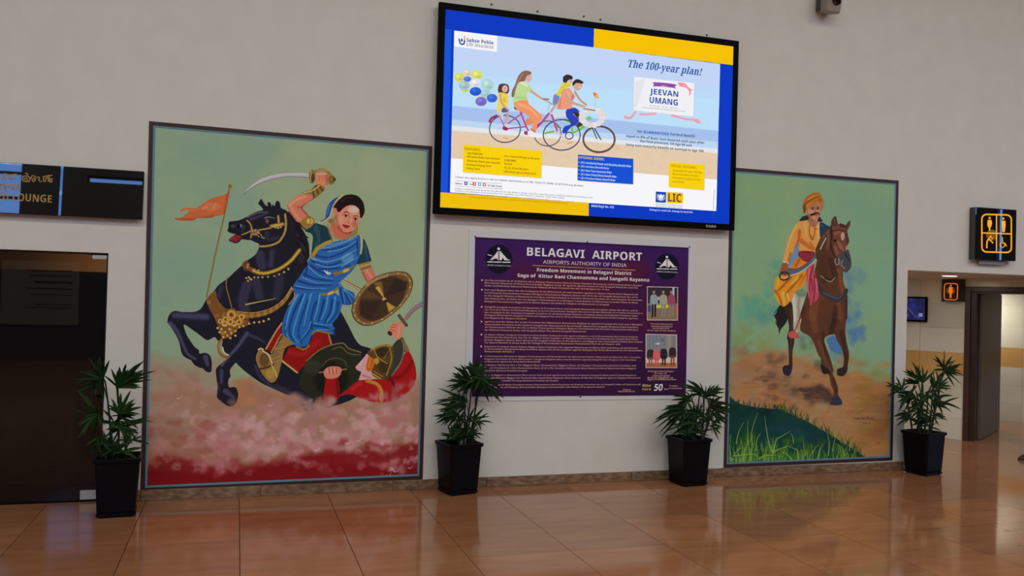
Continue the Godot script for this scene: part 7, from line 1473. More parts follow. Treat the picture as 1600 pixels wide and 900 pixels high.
func noise_map(seed_: int, freq: float, octaves: int, lo: Color, hi: Color, mid = null, size := 512) -> NoiseTexture2D:
	var n := FastNoiseLite.new()
	n.seed = seed_
	n.frequency = freq
	n.fractal_octaves = octaves
	n.noise_type = FastNoiseLite.TYPE_SIMPLEX_SMOOTH
	var t := NoiseTexture2D.new()
	t.width = size
	t.height = size
	t.seamless = true
	t.noise = n
	var g := Gradient.new()
	g.set_color(0, lo)
	g.set_color(1, hi)
	if mid != null:
		g.add_point(0.5, mid)
	t.color_ramp = g
	return t


func tri(st: SurfaceTool, a: Vector3, b: Vector3, c: Vector3, out: Vector3) -> void:
	var n := (c - a).cross(b - a)
	if n.length_squared() < 1e-16:
		return
	n = n.normalized()
	if n.dot(out) < 0.0:
		var t := b
		b = c
		c = t
		n = -n
	st.set_normal(n)
	st.add_vertex(a)
	st.set_normal(n)
	st.add_vertex(b)
	st.set_normal(n)
	st.add_vertex(c)


func quad(st: SurfaceTool, a: Vector3, b: Vector3, c: Vector3, d: Vector3, out: Vector3) -> void:
	tri(st, a, b, c, out)
	tri(st, a, c, d, out)


func start() -> SurfaceTool:
	var st := SurfaceTool.new()
	st.begin(Mesh.PRIMITIVE_TRIANGLES)
	return st


# a box with chamfered edges, from corner lo to corner hi
func add_box(st: SurfaceTool, lo: Vector3, hi: Vector3, b := 0.0, turn := Basis.IDENTITY, at := Vector3.ZERO) -> void:
	var c := (lo + hi) * 0.5
	var h := (hi - lo) * 0.5
	b = minf(b, minf(h.x, minf(h.y, h.z)) * 0.9)
	var v := func(x: float, y: float, z: float) -> Vector3: return at + turn * (c + Vector3(x, y, z))
	for ax in 3:
		for s in [-1.0, 1.0]:
			var o := [Vector3.ZERO, Vector3.ZERO, Vector3.ZERO, Vector3.ZERO]
			var u := (ax + 1) % 3
			var w := (ax + 2) % 3
			var k := 0
			for q in [[-1, -1], [1, -1], [1, 1], [-1, 1]]:
				var p := Vector3.ZERO
				p[ax] = s * h[ax]
				p[u] = q[0] * (h[u] - b)
				p[w] = q[1] * (h[w] - b)
				o[k] = at + turn * (c + p)
				k += 1
			var out := Vector3.ZERO
			out[ax] = s
			quad(st, o[0], o[1], o[2], o[3], turn * out)
	if b <= 0.0:
		return
	for ax in 3:
		var u := (ax + 1) % 3
		var w := (ax + 2) % 3
		for su in [-1.0, 1.0]:
			for sw in [-1.0, 1.0]:
				var o := []
				for e in [[-1.0, 0], [1.0, 0], [1.0, 1], [-1.0, 1]]:
					var p := Vector3.ZERO
					p[ax] = e[0] * (h[ax] - b)
					p[u] = su * (h[u] - (0.0 if e[1] == 0 else b))
					p[w] = sw * (h[w] - (b if e[1] == 0 else 0.0))
					o.append(at + turn * (c + p))
				var out := Vector3.ZERO
				out[u] = su
				out[w] = sw
				quad(st, o[0], o[1], o[2], o[3], turn * out)
	for sx in [-1.0, 1.0]:
		for sy in [-1.0, 1.0]:
			for sz in [-1.0, 1.0]:
				tri(st, v.call(sx * h.x, sy * (h.y - b), sz * (h.z - b)), v.call(sx * (h.x - b), sy * h.y, sz * (h.z - b)), v.call(sx * (h.x - b), sy * (h.y - b), sz * h.z), turn * Vector3(sx, sy, sz))


func box(lo: Vector3, hi: Vector3, b := 0.0) -> ArrayMesh:
	var st := start()
	add_box(st, lo, hi, b)
	return st.commit()


func boxes(list: Array, b := 0.0) -> ArrayMesh:
	var st := start()
	for l in list:
		add_box(st, l[0], l[1], b)
	return st.commit()


# tube through points with a radius at each
func add_tube(st: SurfaceTool, pts: Array, rad: Array, sides := 6) -> void:
	var rings := []
	for i in pts.size():
		var d: Vector3 = (pts[mini(i + 1, pts.size() - 1)] - pts[maxi(i - 1, 0)]).normalized()
		var u := d.cross(Vector3.RIGHT if absf(d.x) < 0.8 else Vector3.UP).normalized()
		var w := d.cross(u)
		var ring := []
		for j in sides:
			var a := j * TAU / sides
			ring.append(pts[i] + (u * cos(a) + w * sin(a)) * rad[i])
		rings.append(ring)
	for i in pts.size() - 1:
		for j in sides:
			var k := (j + 1) % sides
			quad(st, rings[i][j], rings[i][k], rings[i + 1][k], rings[i + 1][j], rings[i][j] + rings[i][k] - pts[i] * 2.0)
	for e in [0, pts.size() - 1]:
		for j in sides:
			tri(st, pts[e], rings[e][j], rings[e][(j + 1) % sides], (pts[e] - pts[1 if e == 0 else e - 1]))


# flat outline (metres) raised from z0 to z1
func add_plate(st: SurfaceTool, outline: PackedVector2Array, z0: float, z1: float) -> void:
	var ix := Geometry2D.triangulate_polygon(outline)
	for i in range(0, ix.size(), 3):
		var a := outline[ix[i]]
		var b := outline[ix[i + 1]]
		var c := outline[ix[i + 2]]
		tri(st, Vector3(a.x, a.y, z1), Vector3(b.x, b.y, z1), Vector3(c.x, c.y, z1), Vector3.BACK)
	var mid := Vector2.ZERO
	for p in outline:
		mid += p / outline.size()
	for i in outline.size():
		var a := outline[i]
		var b := outline[(i + 1) % outline.size()]
		quad(st, Vector3(a.x, a.y, z0), Vector3(b.x, b.y, z0), Vector3(b.x, b.y, z1), Vector3(a.x, a.y, z1), Vector3((a + b).x * 0.5 - mid.x, (a + b).y * 0.5 - mid.y, 0))


func add_line(st: SurfaceTool, flat: Array, w: float, z0: float, z1: float, closed := false) -> void:
	var p := PackedVector2Array()
	for i in flat.size() / 2:
		p.append(Vector2(flat[i * 2], flat[i * 2 + 1]) * 0.001)
	var n := p.size()
	for i in (n if closed else n - 1):
		var a := p[i]
		var b := p[(i + 1) % n]
		var side := (b - a).normalized().orthogonal() * w * 0.5
		var on := (b - a).normalized() * w * 0.3
		add_plate(st, PackedVector2Array([a - on + side, b + on + side, b + on - side, a - on - side]), z0, z1)


func add_disc(st: SurfaceTool, c: Vector2, r: float, z0: float, z1: float, sides := 16) -> void:
	var o := PackedVector2Array()
	for j in sides:
		o.append(c + Vector2.from_angle(j * TAU / sides) * r)
	add_plate(st, o, z0, z1)


func flat_points(flat: Array) -> PackedVector2Array:
	var p := PackedVector2Array()
	for i in flat.size() / 2:
		p.append(Vector2(flat[i * 2], flat[i * 2 + 1]) * 0.001)
	return p


# rounded square sections [height, half width, corner radius] lofted into one skin
func loft_square(list: Array, cap_top := true, cap_bottom := true) -> ArrayMesh:
	var st := start()
	var rings := []
	for l in list:
		var ring := []
		for q in 4:
			var c := Vector2(l[1] - l[2], l[1] - l[2]).rotated(q * PI / 2)
			for s in 5:
				var p: Vector2 = c + Vector2.from_angle(q * PI / 2 + s * PI / 8) * l[2]
				ring.append(Vector3(p.x, l[0], p.y))
		rings.append(ring)
	var n: int = rings[0].size()
	for i in rings.size() - 1:
		for j in n:
			var k := (j + 1) % n
			var mid: Vector3 = (rings[i][j] + rings[i][k] + rings[i + 1][j]) / 3.0
			var out := Vector3(mid.x, 0, mid.z)
			if list[i + 1][0] < list[i][0] and list[i + 1][1] < list[i][1]:
				out = -out
			if absf(list[i + 1][0] - list[i][0]) < 0.0005:
				out = Vector3.UP if list[i + 1][1] < list[i][1] else Vector3.DOWN
			quad(st, rings[i][j], rings[i][k], rings[i + 1][k], rings[i + 1][j], out)
	for e in [[0, cap_bottom, Vector3.DOWN], [rings.size() - 1, cap_top, Vector3.UP]]:
		if e[1]:
			var mid := Vector3(0, list[e[0]][0], 0)
			for j in n:
				tri(st, mid, rings[e[0]][j], rings[e[0]][(j + 1) % n], e[2])
	return st.commit()


# a sheet given by its four corners (top left, top right, bottom right, bottom left), picture upright on it, with a thin edge
func sheet(c: Array, thick: float) -> ArrayMesh:
	var st := start()
	var n := 12
	for j in n:
		for i in n:
			var g := []
			for q in [[0, 0], [1, 0], [1, 1], [0, 1]]:
				var u := float(i + q[0]) / n
				var v := float(j + q[1]) / n
				g.append([c[0].lerp(c[1], u).lerp(c[3].lerp(c[2], u), v), Vector2(u, v)])
			for t in [[0, 1, 2], [0, 2, 3]]:
				for s in t:
					st.set_normal(Vector3.BACK)
					st.set_uv(g[s][1])
					st.add_vertex(g[s][0])
	for i in 4:
		var a: Vector3 = c[i]
		var b: Vector3 = c[(i + 1) % 4]
		st.set_uv(Vector2(0.001, 0.001))
		quad(st, a, b, b - Vector3(0, 0, thick), a - Vector3(0, 0, thick), (a + b) * 0.5 - (c[0] + c[2]) * 0.5)
	return st.commit()


func letters(t: String, wide: float, tall: float, depth: float, serif := false) -> TextMesh:
	var f := SystemFont.new()
	f.font_names = PackedStringArray(["Droid Serif" if serif else "Droid Sans"])
	f.font_weight = 700
	var m := TextMesh.new()
	m.text = t
	m.font = f
	m.font_size = 64
	m.depth = depth
	m.pixel_size = tall / (64 * 0.714)
	return m


# ---------------------------------------------------------------- the scene
func _ready() -> void:
	view_and_light()
	make_materials()
	hall()
	corridor()
	lounge_door()
	murals()
	screen()
	poster()
	signs()
	palms()
	small_things()


func view_and_light() -> void:
	var cam := Camera3D.new()
	cam.name = "camera"
	cam.fov = 36.6724
	cam.near = 0.1
	cam.far = 200.0
	cam.transform = Transform3D(Basis(Vector3(0.95307, 0.02710, 0.30154), Vector3(-0.02936, 0.99956, 0.00295), Vector3(-0.30133, -0.01166, 0.95345)), Vector3(0.00000, 1.89000, 8.36781))
	add_child(cam)
	cam.current = true
	var sky_m := ProceduralSkyMaterial.new()
	sky_m.sky_top_color = Color(0.34, 0.53, 0.85)
	sky_m.sky_horizon_color = Color(0.50, 0.69, 0.95)
	sky_m.ground_bottom_color = Color(0.30, 0.29, 0.27)
	sky_m.ground_horizon_color = Color(0.5, 0.5, 0.5)
	sky_m.sky_energy_multiplier = 2.5
	sky_m.ground_energy_multiplier = 2.5
	var sky := Sky.new()
	sky.sky_material = sky_m
	var env := Environment.new()
	env.background_mode = Environment.BG_SKY
	env.sky = sky
	env.tonemap_mode = Environment.TONE_MAPPER_LINEAR
	env.tonemap_exposure = 1.0
	env.sdfgi_enabled = true
	env.ssao_enabled = true
	env.ssil_enabled = true
	var we := WorldEnvironment.new()
	we.name = "environment"
	we.environment = env
	add_child(we)
	# the hall's own ceiling panels (the fittings are built in hall())
	for p in ceiling_spots():
		var l := AreaLight3D.new()
		l.name = "panel_light"
		add_child(l, true)
		l.position = p + Vector3(0, -0.06, 0)
		l.rotation_degrees = Vector3(-90, 0, 0)
		l.area_size = Vector2(2.4, 0.6)
		l.area_normalize_energy = true
		l.light_color = Color(1.0, 1.0, 0.93)
		l.light_energy = 11.5
		l.area_range = 60.0
		l.shadow_enabled = true


func ceiling_spots() -> Array:
	var a := []
	for z in [6.5, 10.5, 14.5]:
		for x in [-6.0, -1.0, 4.0, 9.0, 14.0]:
			a.append(Vector3(x, HALL_TOP - 0.05, z))
	return a


func make_materials() -> void:
	var w := plain("paint", lin(0.74, 0.715, 0.69), 0.62)
	w.albedo_texture = noise_map(5, 0.012, 4, Color(0.975, 0.975, 0.972), Color(1, 1, 1))
	w.uv1_triplanar = true
	w.uv1_world_triplanar = true
	w.uv1_scale = Vector3(0.4, 0.4, 0.4)
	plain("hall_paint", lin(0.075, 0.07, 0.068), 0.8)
	plain("ceiling_paint", lin(0.30, 0.29, 0.28), 0.85)
	plain("black_gloss", lin(0.003, 0.003, 0.005), 0.012)
	mats.black_gloss.metallic_specular = 0.8
	plain("black_satin", lin(0.003, 0.003, 0.004), 0.5)
	mats.black_satin.metallic_specular = 0.15
	plain("grout", lin(0.025, 0.011, 0.006), 0.8)
	plain("pot", lin(0.004, 0.004, 0.006), 0.34)
	mats.pot.metallic_specular = 0.24
	plain("soil", lin(0.03, 0.022, 0.016), 0.95)
	plain("cane", lin(0.02, 0.015, 0.009), 0.8)
	plain("maroon", lin(0.042, 0.008, 0.012), 0.6)
	plain("blue_line", lin(0.11, 0.27, 0.38), 0.6)
	plain("white_sheet", lin(0.70, 0.70, 0.76), 0.5)
	plain("grey_metal", lin(0.35, 0.34, 0.33), 0.45, 0.3)
	plain("gold_print", lin(0.42, 0.24, 0.05), 0.5)
	plain("brown_wood", lin(0.055, 0.022, 0.014), 0.35)
	plain("steel", lin(0.5, 0.5, 0.5), 0.3, 0.9)
	var pane := plain("pane", lin(0.8, 0.85, 0.9, 0.06), 0.0)
	pane.transparency = BaseMaterial3D.TRANSPARENCY_ALPHA
	for i in 3:
		var m := plain("leaf%d" % i, [lin(0.009, 0.030, 0.007), lin(0.014, 0.042, 0.009), lin(0.006, 0.020, 0.007)][i], 0.55)
		m.metallic_specular = 0.25
		m.backlight_enabled = true
		m.backlight = lin(0.01, 0.03, 0.005)
	# polished stone: long streaks with finer grain over them
	var streak := noise_map(21, 0.006, 5, Color(0.90, 0.86, 0.83), Color(1, 1, 1), Color(0.96, 0.94, 0.92))
	for i in 5:
		var t: float = [1.0, 0.93, 1.07, 0.97, 0.9][i]
		var m := plain("stone%d" % i, lin(0.37 * t, 0.163 * t, 0.082 * t), 0.085)
		m.albedo_texture = streak
		m.metallic_specular = 0.5
		m.uv1_triplanar = true
		m.uv1_world_triplanar = true
		m.uv1_scale = Vector3(0.35, 1.0, 1.5)
		m.uv1_offset = Vector3(i * 0.37, 0, i * 0.61)
		var skirt := plain("skirting%d" % i, lin(0.36 * t, 0.235 * t, 0.16 * t), 0.35)
		skirt.albedo_texture = noise_map(31 + i, 0.02, 5, Color(0.6, 0.55, 0.5), Color(1, 1, 1))
		skirt.uv1_triplanar = true
		skirt.uv1_world_triplanar = true
		skirt.uv1_scale = Vector3(0.8, 1.6, 0.8)
	for i in 3:
		var t: float = [1.0, 0.95, 1.04][i]
		plain("cream%d" % i, lin(0.66 * t, 0.63 * t, 0.53 * t), 0.25)
		plain("ochre%d" % i, lin(0.60 * t, 0.35 * t, 0.12 * t), 0.25)


func hall() -> void:
	# the painted wall, with the lounge doorway and the corridor opening left out
	var t := 0.25
	var wall := struct("wall_back", boxes([
		[Vector3(HALL_LEFT, 0, -t), Vector3(-3.2, HALL_TOP, 0)],
		[Vector3(-3.2, 2.19, -t), Vector3(-1.09, HALL_TOP, 0)],
		[Vector3(-1.09, 0, -t), Vector3(7.535, HALL_TOP, 0)],
		[Vector3(7.535, 2.348, -t), Vector3(14.0, HALL_TOP, 0)],
		[Vector3(14.0, 0, -t), Vector3(HALL_RIGHT, HALL_TOP, 0)]]), mats.paint, "off-white painted wall carrying the murals and the screen")
	for b in [[2.348, 4.83], [2.838, 4.821], [3.345, 4.831], [3.532, 4.821], [4.786, 4.807]]:
		var st := start()
		add_tube(st, [Vector3(b[0], b[1], 0), Vector3(b[0], b[1], 0.012)], [0.011, 0.009], 8)
		part("anchor_bolt", st.commit(), plain("bolt", lin(0.06, 0.05, 0.045), 0.6), wall)
	struct("wall_left", box(Vector3(HALL_LEFT - t, 0, 0), Vector3(HALL_LEFT, HALL_TOP, HALL_REAR)), mats.hall_paint, "plain painted end wall of the hall, left of the picture")
	struct("ceiling", box(Vector3(HALL_LEFT, HALL_TOP, -t), Vector3(HALL_RIGHT, HALL_TOP + t, HALL_REAR)), mats.ceiling_paint, "high white ceiling of the hall, above the picture")
	# rear wall with window openings high up: [x0, x1, y0, y1]
	var holes := [[-9.2, -5.25, 5.2, 7.6], [-4.43, -4.33, 5.2, 7.6], [-3.76, -2.42, 6.54, 6.73], [-4.47, -3.34, 3.78, 4.87]]
	for i in 5:
		holes.append([1.5 + i * 3.7, 2.3 + i * 3.7, 5.2, 7.6])
	struct("wall_rear", pierced(HALL_LEFT, HALL_RIGHT, 0.0, HALL_TOP, holes, t), mats.hall_paint, "rear wall of the hall with high windows, behind the camera", Vector3(0, 0, HALL_REAR))
	var n := 0
	for h in holes:
		n += 1
		window(n, h, Vector3(0, 0, HALL_REAR), 0.0, [-3.74, 4.11] if n == 4 else ([0, 6.70, 6.06] if n == 1 else []))
	var side := [[6.4, 8.6, 0.4, 6.0], [10.32, 10.62, 2.2, 6.0], [11.2, 11.42, 2.2, 6.0]]
	var right := struct("wall_right", pierced(0.0, HALL_REAR, 0.0, HALL_TOP, side, t), mats.hall_paint, "glazed end wall of the hall, right of the picture", Vector3(HALL_RIGHT, 0, 0))
	right.rotation.y = -PI / 2
	for h in side:
		n += 1
		window(n, h, Vector3(HALL_RIGHT, 0, 0), -PI / 2, [])
	for p in ceiling_spots():
		var o := thing("ceiling_light", p, "long white light panel on the hall ceiling, above the picture", "light", "hall ceiling panels")
		part("housing", box(Vector3(-1.24, -0.01, -0.34), Vector3(1.24, 0.05, 0.34), 0.01), mats.grey_metal, o)
		part("diffuser", box(Vector3(-1.2, -0.03, -0.3), Vector3(1.2, -0.01, 0.3), 0.004), glow("panel_glow", Color(1.0, 0.95, 0.88), 1.2), o)
	floor_tiles()
	skirting()


# a wall in its own x-y plane, from z = 0 to z = t, with rectangular openings (which must not overlap in x and y at once)
func pierced(x0: float, x1: float, y0: float, y1: float, holes: Array, t: float) -> ArrayMesh:
	var xs := [x0, x1]
	var ys := [y0, y1]
	for h in holes:
		xs.append_array([h[0], h[1]])
		ys.append_array([h[2], h[3]])
	xs.sort()
	ys.sort()
	var st := start()
	for i in xs.size() - 1:
		for j in ys.size() - 1:
			if xs[i + 1] - xs[i] < 0.0005 or ys[j + 1] - ys[j] < 0.0005:
				continue
			var c := Vector2((xs[i] + xs[i + 1]) * 0.5, (ys[j] + ys[j + 1]) * 0.5)
			var open := false
			for h in holes:
				open = open or (c.x > h[0] and c.x < h[1] and c.y > h[2] and c.y < h[3])
			if not open:
				add_box(st, Vector3(xs[i], ys[j], 0), Vector3(xs[i + 1], ys[j + 1], t))
	return st.commit()


func window(n: int, h: Array, at: Vector3, turn: float, bars: Array) -> void:
	var f := plain("window_frame", lin(0.05, 0.055, 0.07), 0.4)
	var w := 0.04
	var list := [[Vector3(h[0], h[2], 0.08), Vector3(h[1], h[2] + w, 0.16)], [Vector3(h[0], h[3] - w, 0.08), Vector3(h[1], h[3], 0.16)]]
	if h[1] - h[0] > 0.25:
		list.append_array([[Vector3(h[0], h[2], 0.08), Vector3(h[0] + w, h[3], 0.16)], [Vector3(h[1] - w, h[2], 0.08), Vector3(h[1], h[3], 0.16)]])
	if bars.size() > 0:
		if bars[0] != 0:
			list.append([Vector3(bars[0] - 0.03, h[2], 0.08), Vector3(bars[0] + 0.03, h[3], 0.16)])
		for b in bars.slice(1):
			list.append([Vector3(h[0], b - 0.03, 0.08), Vector3(h[1], b + 0.03, 0.16)])
	elif h[1] - h[0] > 1.5:
		list.append([Vector3((h[0] + h[1]) * 0.5 - 0.03, h[2], 0.08), Vector3((h[0] + h[1]) * 0.5 + 0.03, h[3], 0.16)])
	var o := struct("window_%d" % n, boxes(list), f, "window in the far hall wall, outside the picture", at)
	o.rotation.y = turn
	part("pane", box(Vector3(h[0], h[2], 0.115), Vector3(h[1], h[3], 0.125)), mats.pane, o)


func floor_tiles() -> void:
	var bed := struct("floor", boxes([
		[Vector3(HALL_LEFT, -0.25, -6.5), Vector3(HALL_RIGHT, -0.012, HALL_REAR)]]), mats.grout, "polished orange-brown stone tile floor")
	var tile := box(Vector3(-TILE_X * 0.5 + 0.0025, -0.012, -TILE_Z * 0.5 + 0.0015), Vector3(TILE_X * 0.5 - 0.0025, 0, TILE_Z * 0.5 - 0.0015), 0.0003)
	var rng := RandomNumberGenerator.new()
	rng.seed = 5
	for j in range(0, 7):
		for i in range(-5, 15):
			var z0 := TILE_Z0 + j * TILE_Z
			var x := TILE_X0 + (i + 0.5) * TILE_X
			var m: Mesh = tile
			if j == 0:
				m = box(Vector3(-TILE_X * 0.5 + 0.0025, -0.012, -z0 - TILE_Z * 0.5 + 0.0005), Vector3(TILE_X * 0.5 - 0.0025, 0, TILE_Z * 0.5 - 0.0015), 0.0003)
			var o := part("tile", m, mats["stone%d" % (rng.randi() % 5)], bed, Vector3(x, 0, z0 + TILE_Z * 0.5))
			o.rotation.y = 0.0
	# corridor tiles beyond the opening
	for j in range(0, 8):
		for i in range(0, 7):
			var z1 := -float(j) * 0.8
			part("tile", box(Vector3(0.0025, -0.012, -0.8 + 0.0025), Vector3(0.8 - 0.0025, 0, -0.0025), 0.0003) if j + i == 0 else bed.get_child(bed.get_child_count() - 1).mesh, mats["stone%d" % (rng.randi() % 5)], bed, Vector3(7.54 + i * 0.8, 0, z1))
	# the rest of the hall floor behind the camera and out of sight
	var zr := TILE_Z0 + 7 * TILE_Z
	var xl := TILE_X0 - 5 * TILE_X
	var xr := TILE_X0 + 15 * TILE_X
	var rest := part("far_tiles", boxes([
		[Vector3(HALL_LEFT, -0.012, zr), Vector3(HALL_RIGHT, 0, HALL_REAR)],
		[Vector3(HALL_LEFT, -0.012, 0), Vector3(xl, 0, zr)],
		[Vector3(xr, -0.012, 0), Vector3(HALL_RIGHT, 0, zr)],
		[Vector3(HALL_LEFT, -0.012, -4.0), Vector3(-0.6, 0, -0.001)]]), mats.stone0, bed)
	tag(rest, "", "", "", "stuff")


func skirting() -> void:
	var base := struct("baseboard_back", box(Vector3(-1.09, 0, 0), Vector3(7.535, 0.092, 0.004)), mats.grout, "low brown stone skirting along the painted wall")
	var joints := [-1.09]
	var cuts := [-0.765, 0.26, 1.49, 1.735, 2.43, 3.22, 4.02, 4.82, 5.62, 6.42, 7.2, 7.53]
	joints.append_array(cuts)
	for i in joints.size() - 1:
		part("skirting_stone", box(Vector3(joints[i] + 0.0015, 0.001, 0), Vector3(joints[i + 1] - 0.0015, 0.097, [0.016, 0.02, 0.015, 0.018][i % 4]), 0.0025), mats["skirting%d" % ((i * 2) % 5)], base)


func corridor() -> void:
	# the diagonal tiled wall seen through the opening: u runs along it towards the hall, v faces the hall
	var u := Vector3(0.558, 0, 0.83).normalized()
	var v := Vector3(-u.z, 0, u.x)
	var turn := Basis(u, Vector3.UP, v)
	var b := Vector3(10.1, 0, -1.70)
	var top := 2.348
	struct("wall_corridor", boxes([[Vector3(7.285, 0, -6.3), Vector3(7.535, top, -0.25)], [Vector3(14.0, 0, -6.3), Vector3(14.25, top, -0.25)], [Vector3(7.285, 0, -6.5), Vector3(14.25, top, -6.3)]]), mats.cream0, "outer walls of the restroom corridor")
	struct("ceiling_corridor", box(Vector3(7.285, top, -6.5), Vector3(14.25, top + 0.2, -0.25)), plain("soffit", lin(0.55, 0.50, 0.45), 0.8), "low ceiling of the restroom corridor")
	var rows := [0.0, 0.31, 0.62, 0.935, 1.267, 1.63, 1.99, 2.348]
	var wall := struct("wall_restroom", boxes([[Vector3(-4.6, 0, -0.12), Vector3(0.0, top, -0.012)], [Vector3(0.0, 2.236, -0.12), Vector3(3.2, top, -0.012)]]), mats.cream1, "cream tiled corridor wall with an ochre band", b)
	wall.basis = turn
	var k := 0
	for j in 7:
		for i in 4:
			var x1 := -0.6 * i
			if j == 6:
				part("wall_tile", box(Vector3(x1 - 0.598, rows[6], -0.012), Vector3(x1 - 0.001, rows[7] - 0.001, 0), 0.001), mats["cream%d" % (k % 3)], wall)
			else:
				part("wall_tile", box(Vector3(x1 - 0.598, rows[j] + 0.001, -0.012), Vector3(x1 - 0.001, rows[j + 1] - 0.001, 0), 0.001), mats[("ochre%d" if j == 3 else "cream%d") % (k % 3)], wall)
			k += 2 if i == 2 else 1
	for i in 4:
		part("wall_tile", box(Vector3(i * 0.6 + 0.001, 2.237, -0.012), Vector3(i * 0.6 + 0.599, 2.347, 0), 0.001), mats["cream%d" % (i % 3)], wall)
	# the dark door frame
	var d := struct("door_1", boxes([[Vector3(0.0, 0, -0.2), Vector3(0.075, 2.234, 0.02)], [Vector3(0.075, 2.168, -0.2), Vector3(1.6, 2.234, 0.02)], [Vector3(1.6, 0, -0.2), Vector3(1.68, 2.234, 0.02)]], 0.004), mats.brown_wood, "dark brown door frame in the tiled corridor wall", b)
	d.basis = turn
	part("jamb_lining", boxes([[Vector3(0.075, 0, -0.34), Vector3(0.15, 2.168, -0.02)], [Vector3(0.11, 2.14, -0.34), Vector3(1.6, 2.168, -0.02)]], 0.003), plain("dark_wood", lin(0.03, 0.012, 0.009), 0.4), d)
	# behind the door: a tiled return wall with shade painted into its colours and a lit tiled wall
	var leaf := part("shade_toned_wall", box(Vector3(0.15, 0.01, -1.75), Vector3(0.19, 2.16, -0.21), 0.002), plain("shade_toned_cream", lin(0.085, 0.068, 0.06), 0.45), d)  # tiled return wall, not a door; its shade is put into the dark colour
	part("shade_toned_band", box(Vector3(0.19, 0.935, -1.748), Vector3(0.191, 1.267, -0.212)), plain("shade_toned_ochre", lin(0.10, 0.052, 0.026), 0.45), leaf)  # ochre band of the return wall, darkened in its colour to stand for shade
	var q := struct("wall_washroom", box(Vector3(-3.0, 0, -0.1), Vector3(3.0, top, -0.012)), mats.cream1, "lit cream tiled wall beyond the corridor door", b - v * 3.1)
	q.basis = turn
	for j in 7:
		for i in 3:
			part("wall_tile", box(Vector3(-0.9 + 0.6 * i + 0.001, rows[j] + 0.001, -0.012), Vector3(-0.9 + 0.6 * i + 0.599, rows[j + 1] - 0.001, 0), 0.001), mats[("ochre%d" if j == 3 else "cream%d") % ((i + j) % 3)], q)
	# recessed lamps
	downlight(Vector3(8.99, top, -0.86), "round recessed ceiling lamp just inside the corridor opening", 1.0)
	downlight(b - v * 2.5 - u * 0.35 + Vector3(0, top, 0), "recessed ceiling lamp beyond the corridor door", 2.5)
	downlight(Vector3(8.6, top, -3.2), "recessed ceiling lamp deep in the corridor, out of view", 1.2)
	# television on the tiled wall
	var tv := thing("television", b, "small wall television with a blue picture in the restroom corridor", "television")
	tv.basis = turn
	part("casing", box(Vector3(-1.12, 1.70, 0.001), Vector3(-0.50, 2.075, 0.05), 0.006), mats.black_satin, tv)
	var pic := Painter.new(560, 320, 0.5)
	pic.work(TELEVISION_PICTURE)
	var m := StandardMaterial3D.new()
	m.albedo_color = Color(0.01, 0.01, 0.01)
	m.roughness = 0.25
	m.emission_enabled = true
	m.emission = Color.BLACK
	m.emission_texture = pic.texture()
	m.emission_energy_multiplier = 1.0
	part("picture", sheet([Vector3(-1.09, 2.05, 0.052), Vector3(-0.53, 2.05, 0.052), Vector3(-0.53, 1.73, 0.052), Vector3(-1.09, 1.73, 0.052)], 0.0025), m, tv)
	part("wall_bracket", box(Vector3(-0.95, 1.78, 0.0), Vector3(-0.65, 1.98, 0.004)), mats.grey_metal, tv)


func downlight(at: Vector3, label: String, energy: float) -> void:
	var o := thing("ceiling_lamp", at, label, "lamp")
	var st := start()
	add_tube(st, [Vector3(0, -0.008, 0), Vector3(0, 0.0, 0)], [0.105, 0.11], 24)
	part("trim_ring", st.commit(), mats.white_sheet, o)
	st = start()
	add_tube(st, [Vector3(0, -0.012, 0), Vector3(0, -0.008, 0)], [0.088, 0.09], 24)
	part("lens", st.commit(), glow("lamp_glow", Color(1.0, 0.96, 0.9), 3.0), o)
	var l := AreaLight3D.new()
	l.name = "lamp_light"
	o.add_child(l)
	l.position = Vector3(0, -0.02, 0)
	l.rotation_degrees = Vector3(-90, 0, 0)
	l.area_size = Vector2(0.16, 0.16)
	l.light_color = Color(1.0, 0.98, 0.92)
	l.light_energy = energy
	l.area_range = 30.0
	l.shadow_enabled = true


